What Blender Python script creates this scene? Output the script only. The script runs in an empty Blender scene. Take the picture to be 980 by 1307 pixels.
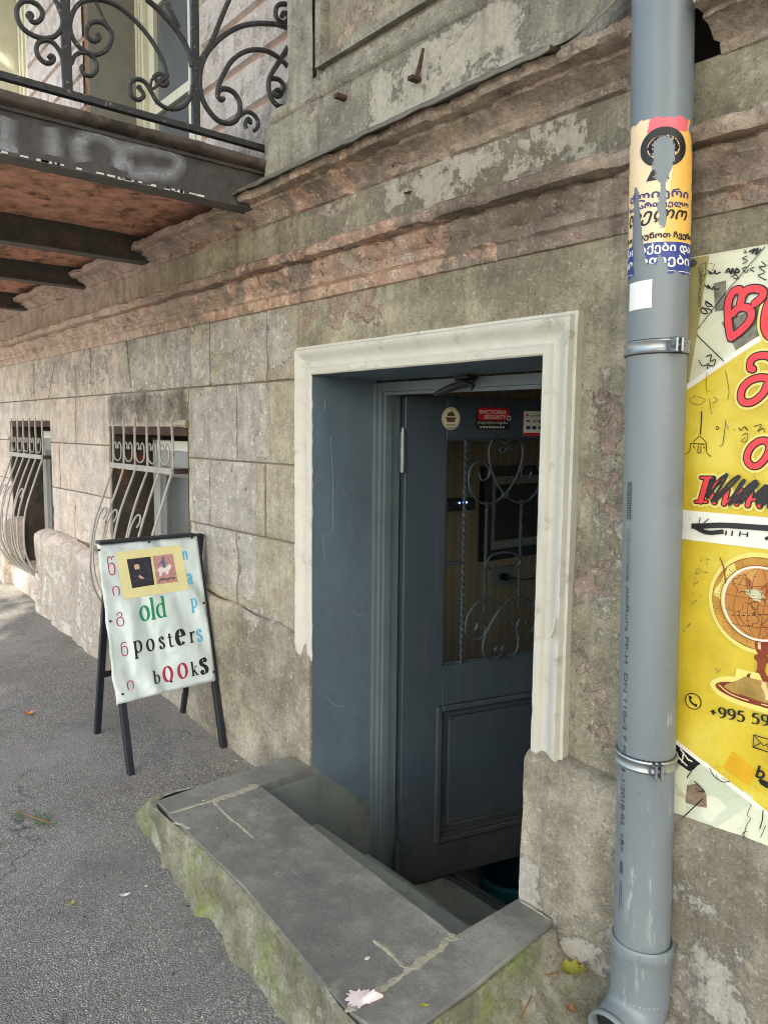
import bpy, bmesh, math, random
from mathutils import Vector, Matrix, noise
random.seed(7)
SC = bpy.context.scene
COL = SC.collection
R = math.radians

# ------------------------------------------------------------------ camera
cam_d = bpy.data.cameras.new("camera")
cam = bpy.data.objects.new("camera", cam_d)
COL.objects.link(cam)
SC.camera = cam
cam_d.sensor_fit = 'AUTO'
cam_d.sensor_width = 36.0
cam_d.lens = 27.05
cam_d.clip_start = 0.05
cam_d.clip_end = 1000
yaw, pitch, roll = R(50.06), R(6.05), R(0.6)
fw = Vector((-math.sin(yaw)*math.cos(pitch), math.cos(yaw)*math.cos(pitch), -math.sin(pitch)))
r0 = Vector((math.cos(yaw), math.sin(yaw), 0))
u0 = r0.cross(fw)
rx = math.cos(roll)*r0 + math.sin(roll)*u0
ux = math.cos(roll)*u0 - math.sin(roll)*r0
M = Matrix(((rx.x, ux.x, -fw.x, 0), (rx.y, ux.y, -fw.y, -1.45), (rx.z, ux.z, -fw.z, 1.24), (0, 0, 0, 1)))
cam.matrix_world = M

# ------------------------------------------------------------------ sky, sun, exposure
SUN = Vector((0.45, -0.545, 0.707)).normalized()
W = bpy.data.worlds.new("World"); SC.world = W; W.use_nodes = True
nt = W.node_tree
sky = nt.nodes.new('ShaderNodeTexSky'); sky.sky_type = 'NISHITA'; sky.sun_disc = False
sky.sun_elevation = math.asin(SUN.z); sky.sun_rotation = math.atan2(SUN.x, SUN.y)
sky.air_density = 1.0; sky.dust_density = 3.0; sky.ozone_density = 0.6
nt.links.new(sky.outputs[0], nt.nodes['Background'].inputs[0])
nt.nodes['Background'].inputs[1].default_value = 0.15
sd = bpy.data.lights.new("sun", 'SUN'); sd.energy = 3.0; sd.angle = R(0.53); sd.color = (1.0, 0.93, 0.84)
so = bpy.data.objects.new("sun", sd); COL.objects.link(so)
so.rotation_euler = SUN.to_track_quat('Z', 'Y').to_euler()
SC.view_settings.view_transform = 'Standard'
SC.view_settings.look = 'None'
SC.view_settings.gamma = 1.0
SC.view_settings.use_curve_mapping = False
SC.view_settings.exposure = 2.05
SC.view_settings.use_white_balance = True
SC.view_settings.white_balance_temperature = 6800
SC.view_settings.white_balance_tint = 4
SC.render.film_transparent = False
SC.cycles.max_bounces = 10
SC.cycles.transparent_max_bounces = 16
SC.cycles.use_denoising = True
SC.cycles.filter_width = 1.05

# ------------------------------------------------------------------ helpers
def lin(c):
    def f(v):
        v /= 255.0
        return v/12.92 if v <= 0.04045 else ((v+0.055)/1.055)**2.4
    return (f(c[0]), f(c[1]), f(c[2]), 1.0)

class NT:
    """small node-graph helper"""
    def __init__(s, name):
        s.m = bpy.data.materials.new(name); s.m.use_nodes = True
        s.t = s.m.node_tree; s.b = s.t.nodes['Principled BSDF']; s.out = s.t.nodes['Material Output']
        g = s.t.nodes.new('ShaderNodeNewGeometry'); s.pos = g.outputs['Position']
    def link(s, a, b): s.t.links.new(a, b)
    def setin(s, sock, v):
        if hasattr(v, 'is_linked') or isinstance(v, bpy.types.NodeSocket): s.link(v, sock)
        else: sock.default_value = v
    def scale(s, vec, sc):
        n = s.t.nodes.new('ShaderNodeVectorMath'); n.operation = 'MULTIPLY'
        s.link(vec, n.inputs[0]); n.inputs[1].default_value = sc; return n.outputs[0]
    def noise(s, sc=5, detail=6, rough=.6, vec=None, dist=0.0):
        n = s.t.nodes.new('ShaderNodeTexNoise'); s.link(vec or s.pos, n.inputs['Vector'])
        n.inputs['Scale'].default_value = sc; n.inputs['Detail'].default_value = detail
        n.inputs['Roughness'].default_value = rough; n.inputs['Distortion'].default_value = dist
        return n.outputs['Fac']
    def voro(s, sc=50, feature='F1', out='Distance', vec=None, rnd=1.0):
        n = s.t.nodes.new('ShaderNodeTexVoronoi'); n.feature = feature
        s.link(vec or s.pos, n.inputs['Vector']); n.inputs['Scale'].default_value = sc
        n.inputs['Randomness'].default_value = rnd
        return n.outputs[out]
    def math(s, op, a, b=0.0, c=0.0):
        n = s.t.nodes.new('ShaderNodeMath'); n.operation = op
        for i, v in enumerate((a, b, c)): s.setin(n.inputs[i], v)
        return n.outputs[0]
    def step(s, v, lo, hi, a=0.0, b=1.0):
        n = s.t.nodes.new('ShaderNodeMapRange'); n.clamp = True
        n.interpolation_type = 'SMOOTHSTEP'
        s.setin(n.inputs[0], v); n.inputs[1].default_value = lo; n.inputs[2].default_value = hi
        n.inputs[3].default_value = a; n.inputs[4].default_value = b
        return n.outputs[0]
    def ramp(s, v, stops):
        n = s.t.nodes.new('ShaderNodeValToRGB'); s.link(v, n.inputs[0])
        e = n.color_ramp.elements
        while len(e) < len(stops): e.new(0.5)
        for i, (p, c) in enumerate(stops): e[i].position = p; e[i].color = c
        return n.outputs[0]
    def mix(s, fac, a, b, mode='MIX'):
        n = s.t.nodes.new('ShaderNodeMix'); n.data_type = 'RGBA'; n.blend_type = mode; n.clamp_factor = True
        s.setin(n.inputs[0], fac); s.setin(n.inputs[6], a); s.setin(n.inputs[7], b)
        return n.outputs[2]
    def attr(s, name='wear'):
        a = s.t.nodes.new('ShaderNodeAttribute'); a.attribute_name = name
        sp = s.t.nodes.new('ShaderNodeSeparateColor'); s.link(a.outputs['Color'], sp.inputs[0])
        return sp.outputs[0], sp.outputs[1], sp.outputs[2], a.outputs['Alpha']
    def bump(s, h, strength=.5, dist=.01):
        n = s.t.nodes.new('ShaderNodeBump'); n.inputs['Strength'].default_value = strength
        n.inputs['Distance'].default_value = dist; s.link(h, n.inputs['Height'])
        s.link(n.outputs[0], s.b.inputs['Normal'])
    def done(s, color, rough=.8, metal=0.0, spec=.5):
        s.setin(s.b.inputs['Base Color'], color); s.setin(s.b.inputs['Roughness'], rough)
        s.setin(s.b.inputs['Metallic'], metal); s.b.inputs['Specular IOR Level'].default_value = spec
        return s.m

def simple(name, c, rough=.6, metal=0.0, var=.12, sc=9, bump=0.0, bsc=120, spec=.5, dirt=None, dirt_lo=.55, dirt_hi=.75, dirt_sc=6):
    n = NT(name)
    a = lin(c); dk = tuple(v*(1-var) for v in a[:3])+(1,); lt = tuple(min(1, v*(1+var)) for v in a[:3])+(1,)
    col = n.ramp(n.noise(sc, 8, .65), [(.3, dk), (.7, lt)])
    if dirt: col = n.mix(n.step(n.noise(dirt_sc, 10, .7), dirt_lo, dirt_hi), col, lin(dirt))
    if bump: n.bump(n.noise(bsc, 6, .6), bump, .004)
    return n.done(col, rough, metal, spec)

def plaster(name, base1, base2, peelA, peelB, pink, soot=(46, 38, 32), pale=(206, 198, 182), bump=.9, streak=.5, peel_sc=7.0, crack=.6):
    n = NT(name)
    pe, so_, pa, pk = n.attr()
    big = n.noise(1.9, 8, .62); mid = n.noise(9, 10, .70); fine = n.noise(70, 8, .75); gr = n.noise(230, 5, .65)
    k = lambda c, f: lin(tuple(max(0, min(255, v*f)) for v in c))
    col = n.ramp(n.math('ADD', n.math('MULTIPLY', big, .55), n.math('MULTIPLY', mid, .45)), [(.33, k(base1, .80)), (.46, lin(base1)), (.56, lin(base2)), (.68, k(base2, 1.10))])
    col = n.mix(pk, col, n.ramp(mid, [(.28, k(pink, .72)), (.48, k(pink, .92)), (.7, k(pink, 1.08))]))
    # grain
    col = n.mix(n.step(fine, .47, .68, 0, .42), col, k(base1, .58))
    col = n.mix(n.step(n.noise(38, 9, .75), .55, .68, 0, .55), col, k(base2, 1.22))
    col = n.mix(n.step(gr, .52, .66, 0, .48), col, k(base1, .60))
    col = n.mix(n.step(n.noise(150, 5, .65), .58, .70, 0, .5), col, k(base2, 1.28))
    # peeled paint and exposed older coats
    pn = n.noise(peel_sc, 14, .70, dist=.3)
    pv = n.math('ADD', pe, n.math('MULTIPLY', n.math('SUBTRACT', pn, .5), 1.9))
    pm = n.step(pv, .48, .515)
    pcol = n.ramp(n.noise(11, 12, .75), [(.34, lin(peelA)), (.5, lin(tuple((a+b)/2 for a, b in zip(peelA, peelB)))), (.62, lin(peelB))])
    pcol = n.mix(n.step(n.noise(34, 10, .8), .555, .60), pcol, lin(pale))
    pcol = n.mix(n.step(n.noise(21, 10, .75), .36, .41, .8, 0), pcol, k(soot, 1.5))
    pcol = n.mix(n.step(gr, .5, .66, 0, .5), pcol, k(peelA, .6))
    col = n.mix(pm, col, pcol)
    rim = n.math('MULTIPLY', n.step(pv, .45, .49), n.math('SUBTRACT', 1.0, pm))
    col = n.mix(n.math('MULTIPLY', rim, .30), col, lin(pale))
    rim2 = n.math('MULTIPLY', n.step(pv, .515, .55, 1, 0), pm)
    col = n.mix(n.math('MULTIPLY', rim2, .55), col, k(soot, 1.4))
    # pale lime patches
    lm = n.step(n.math('ADD', pa, n.math('MULTIPLY', n.math('SUBTRACT', n.noise(9, 14, .8), .5), 1.9)), .50, .60)
    col = n.mix(n.math('MULTIPLY', lm, .72), col, n.ramp(fine, [(.35, k(pale, .78)), (.65, lin(pale))]))
    # rain streaks and soot deposits
    st = n.noise(1.0, 9, .65, vec=n.scale(n.pos, (17.0, 17.0, 1.1)))
    sm = n.math('MULTIPLY', n.step(st, .5, .72), streak)
    col = n.mix(n.math('MULTIPLY', sm, .75), col, k(soot, 1.25))
    lgt = n.math('MULTIPLY', n.step(n.noise(1.0, 9, .65, vec=n.scale(n.pos, (23.0, 23.0, 1.6))), .56, .74), streak)
    col = n.mix(n.math('MULTIPLY', lgt, .5), col, lin(pale))
    gm = n.step(n.math('ADD', so_, n.math('MULTIPLY', n.math('SUBTRACT', n.noise(5, 12, .75), .5), 1.4)), .36, .80)
    col = n.mix(n.math('MULTIPLY', gm, .72), col, lin(soot))
    # hairline cracks, and pits with their inner shade painted into the colour
    pit = n.math('MULTIPLY', n.step(n.voro(46), .0, .11, 1, 0), n.step(n.noise(5, 4, .6), .50, .58))
    wv = n.t.nodes.new('ShaderNodeVectorMath'); wv.operation = 'ADD'
    nv = n.t.nodes.new('ShaderNodeTexNoise'); nv.inputs['Scale'].default_value = 6; nv.inputs['Detail'].default_value = 6; n.link(n.pos, nv.inputs['Vector'])
    n.link(n.scale(nv.outputs['Color'], (.22, .22, .22)), wv.inputs[0]); n.link(n.pos, wv.inputs[1])
    ck = n.step(n.voro(2.3, 'DISTANCE_TO_EDGE', vec=wv.outputs[0]), .0, .010, 1, 0)
    ck = n.math('MULTIPLY', ck, n.step(n.noise(1.7, 5, .6), .53, .62)); ck = n.math('MULTIPLY', ck, crack)
    dk = n.math('MAXIMUM', n.math('MULTIPLY', pit, .75), n.math('MULTIPLY', ck, .85))
    col = n.mix(dk, col, lin((34, 28, 24)))
    h = n.math('ADD', n.math('ADD', n.math('MULTIPLY', fine, .6), n.math('MULTIPLY', gr, .16)), n.math('MULTIPLY', mid, 1.0))
    h = n.math('SUBTRACT', h, n.math('MULTIPLY', pm, .55))
    h = n.math('ADD', h, n.math('MULTIPLY', lm, .2))
    h = n.math('SUBTRACT', h, n.math('MULTIPLY', dk, .7))
    h = n.math('ADD', h, n.math('MULTIPLY', n.math('MULTIPLY', n.noise(32, 9, .8), pm), .9))
    n.bump(h, bump, .012)
    return n.done(col, .93, 0, .25)

class MB:
    """mesh builder: collects shapes, links ONE object"""
    def __init__(s): s.v = []; s.f = []; s.mi = []; s.cur = 0
    def add(s, vs, fs):
        o = len(s.v); s.v += [tuple(p) for p in vs]
        for f in fs: s.f.append(tuple(i+o for i in f)); s.mi.append(s.cur)
        return s
    def box(s, x0, x1, y0, y1, z0, z1, tf=None):
        vs = [(x, y, z) for x in (x0, x1) for y in (y0, y1) for z in (z0, z1)]
        if tf: vs = [tf(*p) for p in vs]
        return s.add(vs, [(0, 1, 3, 2), (4, 6, 7, 5), (0, 4, 5, 1), (2, 3, 7, 6), (0, 2, 6, 4), (1, 5, 7, 3)])
    def bbox(s, x0, x1, y0, y1, z0, z1, b=.004, tf=None):
        """box with chamfered edges"""
        vs = []; fs = []
        def ring(z, i): return [(x0+i, y0+(b if i == 0 else b), z), (x1-i, y0+b, z), (x1-i, y1-b, z), (x0+i, y1-b, z)]
        sec = lambda z, i: [(x0+b+i, y0+i, z), (x1-b-i, y0+i, z), (x1-i, y0+b+i, z), (x1-i, y1-b-i, z), (x1-b-i, y1-i, z), (x0+b+i, y1-i, z), (x0+i, y1-b-i, z), (x0+i, y0+b+i, z)]
        for z, i in ((z0, b), (z0+b, 0), (z1-b, 0), (z1, b)): vs += sec(z, i)
        for k in range(3):
            for j in range(8): fs.append((k*8+j, k*8+(j+1) % 8, k*8+8+(j+1) % 8, k*8+8+j))
        fs.append(tuple(range(7, -1, -1))); fs.append(tuple(range(24, 32)))
        if tf: vs = [tf(*p) for p in vs]
        return s.add(vs, fs)
    def tube(s, pts, r=.006, n=8, ry=None, cap=True, up=None):
        pts = [Vector(p) for p in pts]; P = []
        for p in pts:
            if not P or (p-P[-1]).length > 1e-6: P.append(p)
        pts = P; vs = []; fs = []
        m = len(pts)
        t0 = (pts[1]-pts[0]).normalized()
        a = Vector(up) if up else (Vector((0, 0, 1)) if abs(t0.z) < .9 else Vector((1, 0, 0)))
        nrm = (a - t0*a.dot(t0)).normalized()
        for i, p in enumerate(pts):
            t = (pts[min(i+1, m-1)]-pts[max(i-1, 0)])
            t = t.normalized() if t.length > 1e-9 else t0
            nrm = nrm - t*nrm.dot(t)
            nrm = nrm.normalized() if nrm.length > 1e-6 else t.orthogonal().normalized()
            bn = t.cross(nrm)
            rr = r[i] if isinstance(r, (list, tuple)) else r
            r2 = (ry if ry else rr)
            for k in range(n):
                an = 2*math.pi*(k+.5)/n
                vs.append(p + nrm*(math.cos(an)*rr) + bn*(math.sin(an)*r2))
        for i in range(m-1):
            for k in range(n): fs.append((i*n+k, i*n+(k+1) % n, (i+1)*n+(k+1) % n, (i+1)*n+k))
        if cap: fs.append(tuple(range(n-1, -1, -1))); fs.append(tuple(range((m-1)*n, m*n)))
        return s.add(vs, fs)
    def grid(s, fn, nu, nv, flip=False):
        vs = [fn(i/nu, j/nv) for j in range(nv+1) for i in range(nu+1)]
        fs = []
        for j in range(nv):
            for i in range(nu):
                q = (j*(nu+1)+i, j*(nu+1)+i+1, (j+1)*(nu+1)+i+1, (j+1)*(nu+1)+i)
                fs.append(q[::-1] if flip else q)
        return s.add(vs, fs)
    def prism(s, poly, f0, f1):
        """poly: 2d points; f0/f1 map (a,b) to the two end faces"""
        n = len(poly)
        vs = [f0(*p) for p in poly]+[f1(*p) for p in poly]
        fs = [tuple(range(n)), tuple(range(2*n-1, n-1, -1))]
        for i in range(n): fs.append((i, i+n, (i+1) % n+n, (i+1) % n))
        return s.add(vs, fs)
    def lathe(s, prof, c, n=24, ax=None):
        """prof: (r, h) along z at centre c"""
        vs = []; fs = []; m = len(prof)
        for r_, h in prof:
            for k in range(n):
                a = 2*math.pi*k/n; vs.append((c[0]+r_*math.cos(a), c[1]+r_*math.sin(a), c[2]+h))
        for i in range(m-1):
            for k in range(n): fs.append((i*n+k, i*n+(k+1) % n, (i+1)*n+(k+1) % n, (i+1)*n+k))
        return s.add(vs, fs)
    def build(s, name, mat, parent=None, smooth=False, label=None, wear=None, recalc=True):
        me = bpy.data.meshes.new(name); me.from_pydata(s.v, [], s.f); me.update()
        mats = mat if isinstance(mat, (list, tuple)) else [mat]
        for m_ in mats: me.materials.append(m_)
        if len(mats) > 1: me.polygons.foreach_set('material_index', s.mi)
        if recalc:
            b = bmesh.new(); b.from_mesh(me); bmesh.ops.recalc_face_normals(b, faces=b.faces); b.to_mesh(me); b.free()
        if smooth:
            me.polygons.foreach_set('use_smooth', [True]*len(me.polygons))
            try: me.set_sharp_from_angle(angle=R(38))
            except Exception: pass
        if wear:
            ca = me.color_attributes.new('wear', 'FLOAT_COLOR', 'POINT'); d = []
            for v in me.vertices: d += wear(v.co)
            ca.data.foreach_set('color', d)
        o = bpy.data.objects.new(name, me); COL.objects.link(o)
        attach(o, parent)
        if label: o['label'] = label
        return o

def attach(o, parent):
    if parent is not None:
        o.parent = parent
        if parent.parent is None: o.location = -Vector(parent.location)

def thing(name, label, cat, loc=(0, 0, 0), group=None):
    o = bpy.data.objects.new(name, None); COL.objects.link(o); o.location = loc
    o.empty_display_size = .1
    o['label'] = label; o['category'] = cat
    if group: o['group'] = group
    return o
def tag(o, label, cat, group=None):
    o['label'] = label; o['category'] = cat
    if group: o['group'] = group
    return o
def structure(o): o['kind'] = 'structure'; return o

def smooth_line(pts, k=6, closed=False):
    """Catmull-Rom through points of any dimension"""
    P = [tuple(p) for p in pts]; n = len(P); out = []
    def g(i): return P[i % n] if closed else P[max(0, min(n-1, i))]
    for i in range(n if closed else n-1):
        a, b, c, d = g(i-1), g(i), g(i+1), g(i+2)
        for j in range(k):
            t = j/k
            out.append(tuple(.5*((2*b[q])+(-a[q]+c[q])*t+(2*a[q]-5*b[q]+4*c[q]-d[q])*t*t+(-a[q]+3*b[q]-3*c[q]+d[q])*t**3) for q in range(len(b))))
    out.append(P[0] if closed else P[-1])
    return out

# flat print -------------------------------------------------------
class Ink:
    """flat ink strokes and shapes laid on a surface; fr(a, b, lift) gives the 3-D point"""
    def __init__(s, fr, lift=.0009): s.mb = MB(); s.fr = fr; s.l = lift
    def up(s): s.l += .00004; return s.l
    def stroke(s, pts, w, smooth=True, nib=None, thin=None, k=5):
        P = smooth_line(pts, k) if smooth and len(pts) > 2 else [tuple(p) for p in pts]
        l = s.up(); vs = []; m = len(P)
        for i in range(m):
            ax, ay = P[max(0, i-1)]; bx, by = P[min(m-1, i+1)]
            d = math.hypot(bx-ax, by-ay) or 1; tx, ty = (bx-ax)/d, (by-ay)/d
            ww = w(i/(m-1)) if callable(w) else w
            if nib is not None: ww = thin+(ww-thin)*abs(math.sin(math.atan2(ty, tx)-nib))**1.3
            vs += [s.fr(P[i][0]-ty*ww/2, P[i][1]+tx*ww/2, l), s.fr(P[i][0]+ty*ww/2, P[i][1]-tx*ww/2, l)]
        s.mb.add(vs, [(2*i, 2*i+1, 2*i+3, 2*i+2) for i in range(m-1)])
    def poly(s, pts):
        l = s.up(); s.mb.add([s.fr(a, b, l) for a, b in pts], [tuple(range(len(pts)))])
    def disc(s, c, ra, rb=None, n=28):
        rb = rb or ra
        s.poly([(c[0]+ra*math.cos(2*math.pi*i/n), c[1]+rb*math.sin(2*math.pi*i/n)) for i in range(n)])
    def ring(s, c, ra, rb, w, n=32):
        s.stroke([(c[0]+ra*math.cos(2*math.pi*i/n), c[1]+rb*math.sin(2*math.pi*i/n)) for i in range(n+1)], w, smooth=False)
    def build(s, name, mat, parent, label=None): return s.mb.build(name, mat, parent, label=label, recalc=False)

def text_mesh(body, offset=0.0, shear=0.0):
    """glyph faces of the built-in font as (verts2d, faces), lower-left at 0, plus width and height"""
    cu = bpy.data.curves.new('text', 'FONT'); cu.body = body; cu.resolution_u = 4; cu.offset = offset; cu.shear = shear
    o = bpy.data.objects.new('text', cu); COL.objects.link(o)
    dg = bpy.context.evaluated_depsgraph_get()
    me = bpy.data.meshes.new_from_object(o.evaluated_get(dg))
    V = [(v.co.x, v.co.y) for v in me.vertices]; F = [tuple(p.vertices) for p in me.polygons]
    bpy.data.objects.remove(o); bpy.data.curves.remove(cu); bpy.data.meshes.remove(me)
    if not V: return [], [], 1, 1
    x0 = min(p[0] for p in V); y0 = min(p[1] for p in V)
    return [(a-x0, b-y0) for a, b in V], F, max(p[0] for p in V)-x0, max(p[1] for p in V)-y0
def put_text(ink, body, a, b, wdt, hgt, offset=0.0, shear=0.0, tf=None):
    V, F, w, h = text_mesh(body, offset, shear)
    l = ink.up()
    pts = [(a+x/w*wdt, b+y/h*hgt) for x, y in V]
    if tf: pts = [tf(*p) for p in pts]
    ink.mb.add([ink.fr(x, y, l) for x, y in pts], F)

def arc(cx, cy, rx_, ry_, a0, a1, n=14):
    return [(cx+rx_*math.cos(R(a0+(a1-a0)*i/n)), cy+ry_*math.sin(R(a0+(a1-a0)*i/n))) for i in range(n+1)]
# serif letters as pen strokes (x-height 1, baseline 0): (points, is_serif)
SF = lambda x, y, h=.2: ([(x-h, y), (x+h, y)], 1)
GLYPH = {
 'o': (.9, [(arc(.45, .5, .38, .5, 0, 360, 28), 0)]),
 'l': (.42, [([(.2, 1.55), (.2, 0)], 0), SF(.2, .02), ([(.0, 1.48), (.2, 1.54)], 1)]),
 'd': (.98, [(arc(.44, .5, .36, .5, 62, 300, 18), 0), ([(.72, 1.55), (.72, 0)], 0), ([(.72, .03), (.95, .03)], 1), ([(.52, 1.48), (.72, 1.54)], 1)]),
 'p': (.95, [([(.2, 1.0), (.2, -.5)], 0), (arc(.5, .5, .37, .5, 140, -140, 18), 0), SF(.2, -.48, .22), ([(.0, .92), (.2, .98)], 1)]),
 'b': (.95, [([(.2, 1.55), (.2, 0)], 0), (arc(.5, .5, .37, .5, 140, -140, 18), 0), ([(.0, 1.48), (.2, 1.54)], 1)]),
 's': (.75, [(smooth_line([(.62, .78), (.52, .95), (.34, 1.0), (.15, .9), (.11, .74), (.22, .6), (.42, .5), (.6, .38), (.66, .22), (.57, .06), (.38, 0), (.18, .04), (.09, .22)], 4), 0), ([(.63, .98), (.63, .72)], 1), ([(.09, .02), (.09, .28)], 1)]),
 't': (.62, [(smooth_line([(.26, 1.35), (.26, .8), (.26, .25), (.34, .05), (.46, 0), (.6, .1)], 4), 0), ([(.02, .95), (.56, .95)], 1)]),
 'e': (.85, [([(.1, .56), (.76, .56)], 1), (arc(.44, .5, .36, .5, 6, 318, 22), 0)]),
 'r': (.7, [([(.2, 1.0), (.2, 0)], 0), SF(.2, .02, .22), ([(.0, .92), (.2, .98)], 1), (smooth_line([(.22, .66), (.34, .9), (.48, 1.0), (.64, .9)], 4), 0)]),
 'k': (.9, [([(.2, 1.55), (.2, 0)], 0), SF(.2, .02, .22), ([(.0, 1.48), (.2, 1.54)], 1), ([(.22, .4), (.66, .98)], 1), ([(.36, .56), (.74, .02)], 0), SF(.66, .98, .16), SF(.76, .02, .16)]),
 'n': (.95, [([(.2, 1.0), (.2, 0)], 0), ([(.0, .92), (.2, .98)], 1), SF(.2, .02), (smooth_line([(.22, .7), (.36, .93), (.54, 1.0), (.68, .9), (.72, .65), (.72, 0)], 4), 0), SF(.72, .02)]),
 'a': (.85, [(smooth_line([(.14, .78), (.25, .96), (.45, .98), (.58, .85), (.6, .6), (.6, .18), (.68, .02), (.82, .08)], 4), 0), (smooth_line([(.6, .58), (.35, .53), (.13, .38), (.1, .18), (.25, 0), (.45, .06), (.6, .25)], 4), 0)]),
 '9': (.85, [(arc(.42, .98, .31, .4, 0, 360, 22), 0), (smooth_line([(.73, .98), (.71, .55), (.52, .16), (.2, .0)], 4), 0)]),
 '5': (.85, [([(.26, 1.36), (.72, 1.36)], 0), ([(.26, 1.36), (.2, .78)], 0), (smooth_line([(.2, .78), (.42, .88), (.66, .74), (.73, .46), (.6, .13), (.36, .0), (.12, .09)], 4), 0)]),
 '+': (.9, [([(.1, .6), (.8, .6)], 0), ([(.45, .25), (.45, .95)], 0)]),
}
def put_serif(ink, ch, a, b, wdt, xh, thick=.2, thin=.06, tf=None):
    """wdt: glyph width in surface units; xh: x-height"""
    adv, strokes = GLYPH[ch]
    sx = wdt/adv
    for pts, ser in strokes:
        P = [(a+x*sx, b+y*xh) for x, y in pts]
        if tf: P = [tf(*p) for p in P]
        if ser: ink.stroke(P, thin*xh*1.3, smooth=False)
        else: ink.stroke(P, thick*xh, smooth=False, nib=R(12), thin=thin*xh)

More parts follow.
